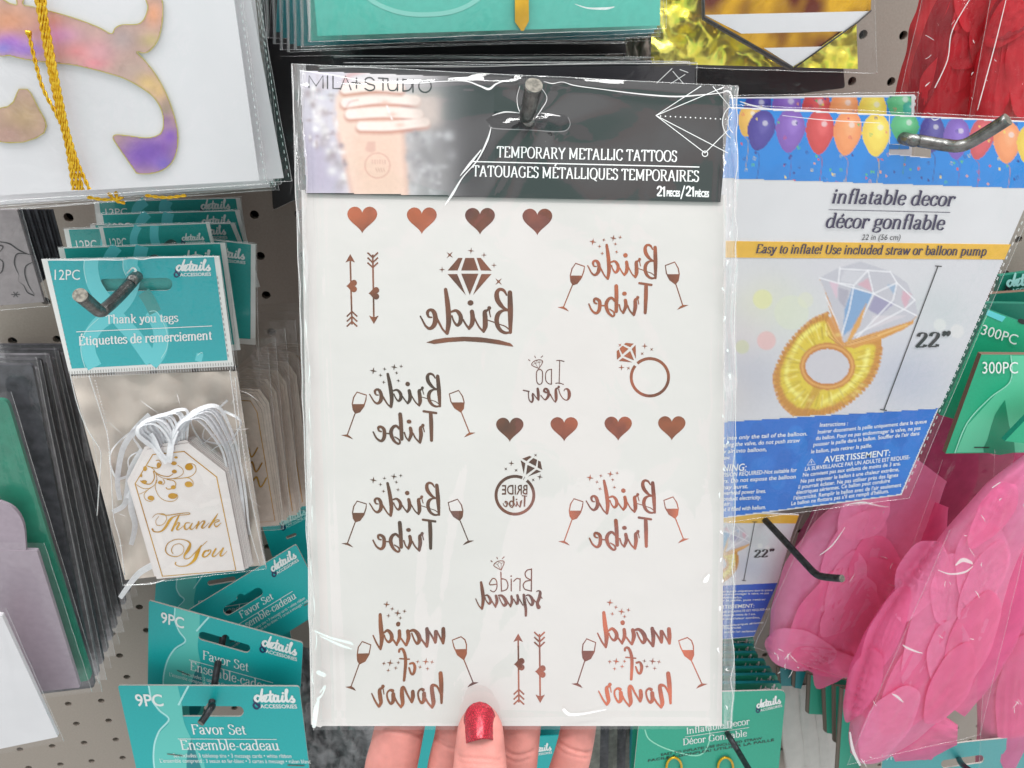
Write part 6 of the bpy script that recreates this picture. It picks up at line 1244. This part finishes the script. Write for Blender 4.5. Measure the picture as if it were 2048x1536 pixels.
m_film_t = film_mat('tissue_bag_film', tint=(.99, .99, .99), haze=.004, gloss=.3, base=.004, rough=.05, bump=.6, bscale=110)
def tissue_bag(label, Y, rolls, petals, fq, ats, col='pink', seed=1, amp=.0016, fold_glints=()):
    p = P(Y, 0, 0, ats); t = thing('tissue_bag', label, 'tissue bag', p.pt(*ats), col + ' tissue bags')
    for i, (ax, d, m, o) in enumerate(rolls): loft('tissue_roll', t, p, ax, d, m, o, seed * 3 + i)
    sf = surf_of(rolls)
    for i, (x, y, ln, wd, an, o, m) in enumerate(petals): petal(t, p, x, y, ln * 1.3, wd * 1.1, an, sf, m if m is not m_pk2 else m_pk, seed * 17 + i, lift=.0020 + .0003 * i)
    rg = random.Random(seed)
    for i in range(3):
        ax = rolls[0][0]; k_ = rg.randrange(1, max(2, len(ax) - 3)); x, y, w = ax[k_]; u = rg.uniform(-.6, .6); f_ = rg.random(); x2, y2, w2 = ax[k_ + 1]; x = x + (x2 - x) * f_ + u * w * .9; y = y + (y2 - y) * f_ + u * w * .45; w = w + (w2 - w) * f_
        petal(t, p, x, y, rg.uniform(60, 90), rg.uniform(34, 50), rg.uniform(95, 135), sf, rolls[0][2], seed * 31 + i, lift=.0024 + .0004 * i)
    film('film_bag', fq, p, max(r[1] + r[3] for r in rolls) + .010, t, m_film_t, nx=70, ny=80, wr=46, amp=amp, seed=160 + seed, rim='lrb', wid=(.012, .05))
    for i in range(16):  # random white glints painted over the bag film
        ax = rolls[0][0]; k_ = rg.randrange(1, len(ax)); x, y, w = ax[k_]; x += rg.uniform(-1, 1) * w * .8; y += rg.uniform(-1, 1) * w * .6; an = rg.uniform(.2, 2.6); l_ = rg.uniform(4, 22)
        fold_glint(t, p, [(x, y, .5), (x + l_ * .5 * math.cos(an) + rg.uniform(-2, 2), y + l_ * .5 * math.sin(an), rg.uniform(.8, 2.2)), (x + l_ * math.cos(an), y + l_ * math.sin(an) + rg.uniform(-3, 3), .5)], 2, max(r[1] + r[3] for r in rolls) + .013)
    for f_ in fold_glints: fold_glint(t, p, f_[1], f_[0], max(r[1] + r[3] for r in rolls) + .013)
    return t, p
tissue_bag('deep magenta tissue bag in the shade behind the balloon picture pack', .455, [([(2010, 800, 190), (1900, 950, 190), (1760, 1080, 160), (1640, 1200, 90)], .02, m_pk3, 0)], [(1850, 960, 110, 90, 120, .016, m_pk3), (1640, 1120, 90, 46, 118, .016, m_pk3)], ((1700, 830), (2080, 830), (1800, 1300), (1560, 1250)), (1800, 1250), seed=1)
tissue_bag('pink tissue bag left of the big one, under the hook tip', .415, [([(1850, 930, 55), (1790, 1010, 85), (1720, 1110, 110), (1650, 1210, 110), (1590, 1290, 62), (1570, 1320, 40)], .018, m_pk0, 0), ([(1860, 1000, 40), (1820, 1100, 70), (1770, 1220, 90), (1710, 1320, 50)], .010, m_pk2, -.002)],
           [(1700, 1120, 90, 46, 118, .017, m_pk0), (1755, 1150, 60, 50, 80, .0165, m_pk2), (1640, 1240, 90, 44, 120, .019, m_pk), (1785, 1190, 64, 40, 60, .012, m_pk2), (1690, 1270, 90, 50, 115, .016, m_pk), (1745, 1290, 60, 40, 100, .012, m_pk2), (1600, 1300, 56, 38, 10, .012, m_pk0), (1660, 1325, 60, 26, 12, .012, m_pk)],
           ((1660, 960), (1885, 920), (1728, 1370), (1508, 1294)), (1620, 1330), seed=2, fold_glints=((3, [(1640, 1110, 1.5), (1665, 1090, 2.5), (1690, 1055, 1)]), (3, [(1690, 1010, 1), (1725, 1005, 4), (1760, 1012, 3), (1778, 1014, 1)])))
tissue_bag('pink tissue bag cut by the right edge of the picture', .395, [([(2120, 900, 90), (2090, 1060, 90), (2065, 1220, 90), (2040, 1380, 85), (2020, 1560, 70)], .018, m_pk2, 0)], [(2020, 1250, 70, 46, 110, .014, m_pk2), (2040, 1400, 110, 44, 100, .016, m_pk)], ((1990, 900), (2200, 900), (2120, 1600), (1955, 1600)), (2030, 1560), seed=3)
tissue_bag('large pink tissue bag in front, pointed corner at the bottom', .365, [([(2075, 930, 34), (2010, 1020, 66), (1950, 1120, 84), (1900, 1220, 104), (1850, 1310, 112), (1790, 1410, 90), (1735, 1490, 48), (1712, 1516, 16)], .024, m_pk0, 0), ([(2030, 1080, 50), (1990, 1200, 70), (1940, 1310, 70), (1880, 1400, 60)], .010, m_pk2, -.004), ([(1890, 1120, 30), (1830, 1220, 60), (1760, 1340, 60), (1720, 1430, 36)], .010, m_pk2, -.002), ([(1780, 1500, 26), (1850, 1470, 50), (1915, 1470, 20)], .008, m_pk2, -.002)],
           [(1900, 1240, 130, 66, 118, .024, m_pk0), (1840, 1360, 100, 56, 122, .024, m_pk), (1962, 1130, 70, 50, 100, .0235, m_pk0), (1838, 1160, 68, 44, 115, .010, m_pk0), (1940, 1290, 90, 40, 112, .015, m_pk), (1775, 1450, 70, 40, 125, .017, m_pk0), (1768, 1270, 80, 30, 115, .009, m_pk2), (1900, 1370, 70, 36, 118, .014, m_pk2), (1725, 1370, 60, 30, 112, .010, m_pk), (1985, 1030, 60, 30, 125, .019, m_pk)],
           ((1900, 1060), (2090, 930), (1960, 1470), (1694, 1530)), (1715, 1515), seed=4, fold_glints=((3, [(1912, 1130, 3), (1925, 1120, 8), (1940, 1124, 6), (1945, 1128, 2)]), (2, [(1876, 1140, 1), (1900, 1148, 3), (1930, 1144, 4), (1946, 1132, 1)]), (2, [(1806, 1290, 1.5), (1815, 1296, 4), (1835, 1304, 3), (1845, 1306, 1)]), (3, [(1785, 1388, 2), (1795, 1394, 5), (1806, 1404, 2)]), (3, [(1700, 1465, 3), (1706, 1500, 6), (1720, 1530, 4)]), (2, [(1985, 975, 2), (2000, 965, 2)])))
tissue_bag('red tissue bag at the top right corner, left half', .40, [([(1990, -160, 120), (1960, -40, 110), (1925, 80, 105), (1890, 200, 100), (1870, 290, 90)], .02, m_rd, 0)], [(1935, 60, 100, 46, 105, .018, m_rd), (1900, 180, 70, 56, 110, .02, m_rd), (1858, 120, 110, 28, 106, .013, m_rd2), (1960, 20, 50, 40, 140, .022, m_rd)], ((1880, -160), (2090, -160), (1960, 290), (1780, 280)), (1850, 240), 'red', 5, fold_glints=((2, [(1945, -10, 1.5), (1905, 60, 2), (1895, 120, 2), (1870, 175, 2)]),))
tissue_bag('red tissue bag at the top right corner, cut by the frame', .385, [([(2110, -160, 100), (2080, -20, 100), (2045, 100, 92), (2020, 200, 86), (2005, 290, 80)], .02, m_rd, 0)], [(2000, 130, 110, 40, 103, .02, m_rd), (2060, 120, 90, 44, 100, .022, m_rd), (2035, 20, 60, 40, 140, .022, m_rd2)], ((2010, -160), (2220, -160), (2120, 290), (1930, 280)), (2000, 240), 'red', 6, fold_glints=((2, [(2012, 0, 1.5), (1990, 90, 2), (1955, 220, 2)]),))

# ------------------------------------------------------------------ teal 300 piece cards at the right edge
m_grn = mat('sea_green_card', C(34, 168, 126), .42, noise=.05, nscale=700); m_grn_d = mat('shaded_green_card', C(20, 120, 100), .45, noise=.06, nscale=500)  # the darker green puts the shade on the rear cards into colour
def pc300(label, q, Y, txt=None, m=m_grn, ln=True, seed=0, edge=True):
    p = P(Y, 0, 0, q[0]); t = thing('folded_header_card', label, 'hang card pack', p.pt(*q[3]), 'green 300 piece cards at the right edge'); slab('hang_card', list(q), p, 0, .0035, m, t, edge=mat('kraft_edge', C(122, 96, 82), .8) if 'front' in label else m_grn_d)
    if txt: J = Ink(); sans(J, '300PC', *txt); J.build('white_lettering', m_ink_w, p, .0009, t)
    return t, p
pc300('shade-darkened green card at the back by the right edge, small part of a logo showing', ((2000, 552), (2160, 530), (2160, 760), (1960, 760)), .46, None, m_grn_d)
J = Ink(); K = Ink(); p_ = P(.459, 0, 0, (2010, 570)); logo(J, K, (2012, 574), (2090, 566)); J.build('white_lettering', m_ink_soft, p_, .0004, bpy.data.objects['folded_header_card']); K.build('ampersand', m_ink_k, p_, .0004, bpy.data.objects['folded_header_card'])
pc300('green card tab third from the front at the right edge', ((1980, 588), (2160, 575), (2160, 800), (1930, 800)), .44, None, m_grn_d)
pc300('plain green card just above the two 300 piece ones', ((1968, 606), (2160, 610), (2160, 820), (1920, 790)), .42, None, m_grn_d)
t, p = pc300('second 300 piece card, tilted down to the right', ((1976, 619), (2160, 688), (2120, 900), (1880, 830)), .395, ((1961, 668), (2032, 690), 20, .0), m_grn)
slab('tape', [(1976, 620), (2012, 634), (2004, 644), (1972, 630)], p, .0003, .0002, m_teal_l, t); J = Ink(); J.dot(2044, 643, 9, 5, rot=.4); J.build('hang_hole', m_ink_k, p, .0003, t)
t, p = pc300('front 300 piece green card with a staple near its lower edge', ((1963, 709), (2160, 710), (2160, 904), (1891, 907)), .372, ((1965, 747), (2036, 747), 23, .0), m_grn)
f = lambda x, y: (x, y); J = Ink(); J.poly(crom([(2024, 711), (2024, 760), (1990, 790), (1935, 850), (1912, 905), (2160, 905), (2160, 711)], 1)); J.build('pale_carafe', mat('sea_green_pale', C(92, 198, 158), .42), p, .0002, t)
J = Ink(); J.poly(crom([(2010, 800), (1990, 830), (1975, 880), (1968, 905), (2030, 905), (2018, 850)], 2)); J.build('dark_carafe', mat('sea_green_deep', C(24, 140, 104), .42), p, .0003, t)
J = Ink(); J.stroke([(2022, 711), (2021, 762), (1980, 796), (1935, 845), (1910, 905)], 2.4); J.build('carafe_outline', mat('pale_green_line', C(150, 222, 196), .45), p, .0004, t); J = Ink(); J.stroke([(1949, 895), (1978, 895)], 2, smooth=False); J.build('staple', m_ink_k, p, .0006, t)
t, p = pc300('curled green card corner at the lower right of the 300 piece cards', ((2010, 882), (2070, 820), (2160, 820), (2160, 900)), .352, None, m_grn)

# ------------------------------------------------------------------ green decor cards below, thin card stack, white rolls
m_grn2 = mat('leaf_green_card', C(40, 164, 136), .45, noise=.05, nscale=600)
EX = ((1508, 1262), (1509, 1276), (1511, 1291), (1517, 1306), (1533, 1321), (1545, 1336), (1556, 1350), (1564, 1366))
for k, (x, y) in enumerate(EX):
    p = P(.475 - .009 * k, 0, 0, (x, y)); t = thing('decor_card_pack', 'teal decor card, number %s of the row behind the front decor card' % ('eight', 'seven', 'six', 'five', 'four', 'three', 'two', 'one')[k], 'hang card pack', p.pt(1300, y + 100), 'teal decor cards on the bottom hook')
    slab('hang_card', rrect((1270, y + 4), (x, y), (x - 20, y + 190), (1260, y + 190), 8), p, 0, .003, m_grn2, t, edge=m_teal_d); J, K = Ink(), Ink(); logo(J, K, (x - 52, y + 21), (x - 8, y + 16)); J.build('white_lettering', m_ink_w, p, .0003, t); K.build('ampersand', m_ink_navy, p, .0003, t)
p = P(.395, 0, 0, (1460, 1400)); t = thing('decor_card_pack', 'front teal decor card with two gold loops, crossed by a wire hook', 'hang card pack', p.pt(1400, 1590), 'teal decor cards on the bottom hook')
slab('hang_card', rrect((1284, 1388), (1572, 1380), (1548, 1640), (1258, 1640), 14), p, 0, .0012, m_grn2, t, edge=MATS['card_cut_edge'])
J, K = Ink(), Ink(); logo(J, K, (1513, 1417), (1561, 1406)); serif(J, 'Inflatable Decor', (1374, 1468), (1500, 1448), 12, T=10, t=5, shear=.1); serif(J, 'Décor Gonflable', (1366, 1490), (1494, 1472), 12, T=10, t=5, shear=.1); J.stroke([(1370, 1474), (1498, 1455)], 1, smooth=False, cap=False); J.build('white_lettering', m_ink_w, p, .0003, t); K.build('ampersand', m_ink_navy, p, .0003, t)
J = Ink(); sans(J, 'EASY TO INFLATE! USE INCLUDED STRAW', (1322, 1512), (1524, 1479), 4.5, .01, shear=.2); sans(J, 'FACILE À GONFLER! UTILISER LA PAILLE', (1296, 1524), (1548, 1482), 4.5, .01, shear=.2); J.build('dark_lettering', m_ink_k, p, .0003, t)
J = Ink(); J.stroke([(1290, 1460), (1300, 1480), (1340, 1500), (1400, 1510), (1420, 1470), (1400, 1430)], 2.5); J.build('monogram_outline', MATS['pale_green_line'], p, .0002, t)
for x in (1348, 1451): tube('gold_loop', [p.pt(x + 15 * math.cos(a), 1535 - 20 * math.sin(a), .002) for a in (i * math.pi / 8 for i in range(-1, 10))], .0012, m_gold, t, n=8)
HK = thing('peg_hook', 'dark wire hook leaving the frame at the bottom under the held pack', 'hook', at(1440, 1440, .5)); tube('wire', [at(1430, 1420, .50), at(1452, 1462, .40), at(1478, 1505, .375), at(1510, 1560, .345)], .0026, m_steel_b, HK, n=14)
for k, q in enumerate((((1560, 1336), (1596, 1340), (1590, 1372), (1562, 1372)), ((1592, 1340), (1612, 1344), (1602, 1378), (1590, 1376)), ((1622, 1350), (1664, 1362), (1654, 1430), (1618, 1428)), ((1650, 1352), (1700, 1362), (1676, 1470), (1654, 1466)), ((1672, 1372), (1722, 1376), (1702, 1480), (1672, 1486)), ((1688, 1378), (1740, 1384), (1716, 1560), (1676, 1560)))):
    p = P(.47 - .011 * k, 0, 0, q[0]); t = thing('thin_teal_card', 'thin teal card on edge under the left pink bag, %s from the left' % ('first', 'second', 'third', 'fourth', 'fifth', 'sixth')[k], 'hang card pack', p.pt(*q[3]), 'thin teal cards below the pink bags')
    slab('hang_card', list(q), p, 0, .002, (m_grn2, m_teal_d)[k < 2], t, edge=m_board); slab('board_back', [(q[0][0] - 7, q[0][1] - 2), q[0], q[3], (q[3][0] - 6, q[3][1] - 4)], p, -.001, .002, m_board, t)
m_roll = mat('white_roll', C(188, 184, 180), .55, noise=.04, nscale=60)
pr = P(.485, 0, 0, (1600, 1450)); t = thing('paper_roll_pack', 'soft white paper rolls between the teal cards at the bottom', 'paper roll', pr.pt(1620, 1560))
for k, (x, w) in enumerate(((1585, 24), (1618, 22), (1648, 22))): loft('paper_roll', t, pr, [(x - 6, 1370, w), (x, 1450, w), (x + 12, 1560, w)], .008, m_roll, 0, 30 + k, crease=.0003)
p = P(.375, 0, 0, (1800, 1500)); t = thing('teal_hook_card', 'pale teal hang card under the pink bags with a dark hook end in its hole', 'hang card pack', p.pt(1800, 1600)); th = stadium(1890, 1528, 1960, 1518, 16)
slab('hang_card', [[(1765, 1520), (1792, 1503), (1935, 1484), (2100, 1468), (2100, 1640), (1750, 1640)], th], p, 0, .0012, mat('dusty_teal_card', C(70, 158, 162), .45, noise=.05, nscale=500), t, edge=MATS['card_cut_edge'])
J = Ink(); sans(J, '9PC', (1770, 1521), (1805, 1517), 11, .01); J.build('white_lettering', m_ink_soft, p, .0003, t)
HK = thing('peg_hook', 'hook end in the pale teal card at the bottom right', 'hook', at(1920, 1500, .5)); tube('wire', [at(1912, 1500, .50), at(1918, 1518, .38), at(1926, 1530, .35), at(1945, 1545, .335)], .0026, m_steel_b, HK, n=14)
# packs glimpsed behind the fingers
p = P(.44, 0, 0, (1060, 1480)); t = thing('small_teal_card', 'teal card glimpsed between the ring and little fingers', 'hang card pack', p.pt(1060, 1540)); slab('hang_card', [(1000, 1478), (1130, 1470), (1125, 1600), (990, 1600)], p, 0, .001, m_teal3, t); J = Ink(); logo(J, None, (1058, 1506), (1102, 1500)); J.build('white_lettering', m_ink_w, p, .0003, t)
p = P(.46, 0, 0, (1060, 1450)); t = thing('small_teal_card', 'dark teal card under the middle of the held pack', 'hang card pack', p.pt(1060, 1500)); slab('hang_card', [(820, 1380), (1150, 1380), (1140, 1640), (800, 1640)], p, 0, .001, m_teal3, t)
for k in range(7):
    x = 1178 + k * 17; p = P(.43 + .006 * k, 0, 0, (x, 1450)); t = thing('grey_bag_edge_pack', 'grey translucent bag standing on edge right of the little finger, %s' % ('nearest the finger', 'second', 'third', 'fourth', 'fifth', 'sixth', 'nearest the decor card')[k], 'bag', p.pt(x, 1560), 'grey bags beside the little finger')
    crumple('crumpled_wrap', t, p, ((x, 1400), (x + 24, 1400), (x + 20, 1600), (x - 10, 1600)), 0, (mat('grey_green_wrap', C(104, 106, 98), .4, noise=.3, nscale=120), m_dkgrey)[k % 2], .003, k, 6, 20, 4)

# ------------------------------------------------------------------ the hand
def hand():
    m = mat('skin', C(204, 134, 126), .48, noise=.13, nscale=110, bump=.35, bscale=1400, dist=.00025, detail=6, spec=.4)
    b = m.node_tree.nodes['Principled BSDF']; b.inputs['Subsurface Weight'].default_value = .15; b.inputs['Subsurface Radius'].default_value = (.006, .0022, .0014); b.inputs['Subsurface Scale'].default_value = .5
    t = thing('person', 'hand with glittery red thumbnail pinching the bottom edge of the tattoo pack', 'hand', pl.pt(960, 1900))
    V, F = [], []
    def limb(pts, n=24, flat=.86):
        q = crom([tuple(p_) for p_ in pts], 7); st = len(V); P3 = [Vector(a[:3]) for a in q]; N = len(P3)
        for i, c in enumerate(P3):
            d = (P3[min(i + 1, N - 1)] - P3[max(i - 1, 0)]).normalized(); sx = right - d * right.dot(d); sx.normalize(); sy = d.cross(sx)
            for k in range(n): a = 2 * math.pi * k / n; V.append(c + (sx * math.cos(a) + sy * math.sin(a) * flat) * q[i][3])
        for i in range(N - 1):
            for k in range(n): F.append((st + i * n + k, st + i * n + (k + 1) % n, st + (i + 1) * n + (k + 1) % n, st + (i + 1) * n + k))
        for e_, s_ in ((0, -1), (N - 1, 1)):
            V.append(P3[e_]); c_ = len(V) - 1
            for k in range(n): a, b_ = st + e_ * n + k, st + e_ * n + (k + 1) % n; F.append((a, b_, c_) if s_ > 0 else (b_, a, c_))
    K = .262 / F_PX * 1.03      # metres per pixel near the pack's lower edge
    def j(x, y, o, w): return (*pl.pt(x, y, o), w * K)
    bk = -.0105
    # fingers behind the pack: tip (hidden), pads, joints, root
    limb([j(810, 1345, bk, 22), j(808, 1365, bk, 42), j(804, 1430, bk, 52), j(792, 1490, bk, 55), j(780, 1560, bk - .002, 58), j(790, 1680, bk - .01, 62), j(850, 1900, bk - .018, 66)])
    limb([j(915, 1310, bk, 20), j(914, 1330, bk, 34), j(911, 1400, bk, 39), j(907, 1470, bk, 41), j(894, 1550, bk - .003, 46), j(890, 1700, bk - .012, 56), j(920, 1900, bk - .02, 64)])
    limb([j(1052, 1320, bk, 20), j(1050, 1340, bk, 36), j(1046, 1410, bk, 42), j(1040, 1470, bk, 44), j(1028, 1560, bk - .003, 48), j(1010, 1700, bk - .012, 54), j(1000, 1900, bk - .02, 62)])
    limb([j(1170, 1350, bk, 18), j(1167, 1368, bk, 32), j(1160, 1430, bk, 38), j(1150, 1490, bk, 40), j(1128, 1570, bk - .002, 44), j(1090, 1700, bk - .010, 52), j(1060, 1900, bk - .018, 62)])
    # thumb in front
    fo = .0125
    limb([j(962, 1414, .0052, 16), j(962, 1424, .0066, 32), j(961, 1450, .0085, 45), j(960, 1490, .0105, 50), j(960, 1530, .0118, 54), j(960, 1580, .013, 58), j(958, 1680, .014, 62), j(960, 1900, .006, 80)], flat=.80)
    # palm
    limb([j(950, 1760, -.006, 70), j(950, 1840, -.010, 150), j(955, 1980, -.010, 190), j(960, 2200, -.012, 180), j(965, 2420, -.012, 150), j(970, 2500, -.012, 145)], flat=.45)
    o = mk('hand', V, F, m, t, smooth=True)
    r = o.modifiers.new('r', 'REMESH'); r.mode = 'VOXEL'; r.voxel_size = .00075; s_ = o.modifiers.new('s', 'SMOOTH'); s_.iterations = 6; s_.factor = .5
    dg = bpy.context.evaluated_depsgraph_get(); me = bpy.data.meshes.new_from_object(o.evaluated_get(dg)); o.modifiers.clear(); o.data = me; me.shade_smooth()
    me.materials.clear(); me.materials.append(m)
    # creases: shallow grooves pressed in across the fingers
    inv = ORG[t.name]
    nrm = [v.normal.copy() for v in me.vertices]; front = [i for i, n_ in enumerate(nrm) if n_.dot(pl.n) > .15]
    def groove(pts, dep, w, o_=0.0):
        q = [Vector(pl.pt(x, y, o_)) - inv for x, y in crom(pts, 4)]
        for i in front:
            v = me.vertices[i]; best = 1e9
            for a, b_ in zip(q, q[1:]):
                d = v.co - a; d -= pl.n * d.dot(pl.n); ab = b_ - a; t_ = max(0, min(1, d.dot(ab) / ab.length_squared)); best = min(best, (d - ab * t_).length)
                if abs((v.co - a).dot(pl.n)) > .012: best = 1e9
            if best < w * 3: v.co -= nrm[i] * dep * math.exp(-(best / w) ** 2)
    for pts, dep, w, o_ in (([(768, 1462), (800, 1466), (832, 1478), (856, 1500)], .0009, .0007, -.002), ([(790, 1460), (815, 1468), (846, 1474)], .0005, .0006, -.002), ([(866, 1490), (885, 1495), (905, 1500)], .0006, .0006, -.004), ([(870, 1482), (890, 1487)], .0004, .0006, -.004), ([(1005, 1503), (1030, 1512), (1066, 1507)], .0007, .0007, -.004), ([(1010, 1520), (1035, 1526), (1058, 1521)], .0004, .0006, -.004), ([(1112, 1496), (1145, 1502), (1182, 1512)], .0008, .0007, -.004), ([(1118, 1510), (1145, 1514), (1176, 1522)], .0004, .0006, -.004),
                            ([(918, 1526), (945, 1521), (975, 1522), (1000, 1530)], .0005, .0006, .019), ([(915, 1535), (945, 1530), (975, 1531), (1004, 1538)], .0004, .0005, .019)): groove(pts, dep, w, o_)
    # nail: convex plate with a square cut base and rounded tip
    mn = mat('glitter_polish', C(140, 8, 30), .28, metal=.3, col2=C(222, 36, 66), nscale=2400, coat=.25, spec=.6, detail=2, contrast=(.45, .6))
    tn = mn.node_tree; vo = tn.nodes.new('ShaderNodeTexVoronoi'); vo.inputs['Scale'].default_value = 4200; tcn = tn.nodes.new('ShaderNodeTexCoord'); tn.links.new(tcn.outputs['Object'], vo.inputs['Vector'])
    nm = tn.nodes.new('ShaderNodeBump'); nm.inputs['Strength'].default_value = 1.0; nm.inputs['Distance'].default_value = .0008; tn.links.new(vo.outputs['Color'], nm.inputs['Height']); tn.links.new(nm.outputs[0], tn.nodes['Principled BSDF'].inputs['Normal'])
    NV, NF = [], []; nu, nv = 18, 24
    for jv in range(nv + 1):
        v = jv / nv; y = 1403 + v * 76; hw = 32 * math.sqrt(max(0, 1 - (1 - min(1, v / .5)) ** 2.0)) if v < .5 else 32 - 1.0 * (v - .5)
        for iu in range(nu + 1):
            u = 2 * iu / nu - 1; yy = y + (6 * u * u * max(0, v - .8) / .2 if v > .8 else 0) - (3 * math.sin(u * 2) * (v > .95))
            NV.append(pl.pt(959.5 + u * hw, yy, .0052 + .0088 * (v ** .55) * 1.0 + .0062 * (1 - (u * hw / 33) ** 2) * (.55 + .45 * v) - .0006))
    for jv in range(nv):
        for iu in range(nu): a = jv * (nu + 1) + iu; NF.append((a, a + nu + 1, a + nu + 2, a + 1))
    nl = mk('thumbnail', NV, NF, mn, t, smooth=True, label='thumbnail with chipped red glitter polish'); sm = nl.modifiers.new('t', 'SOLIDIFY'); sm.thickness = .0005; sm.offset = -1
hand()
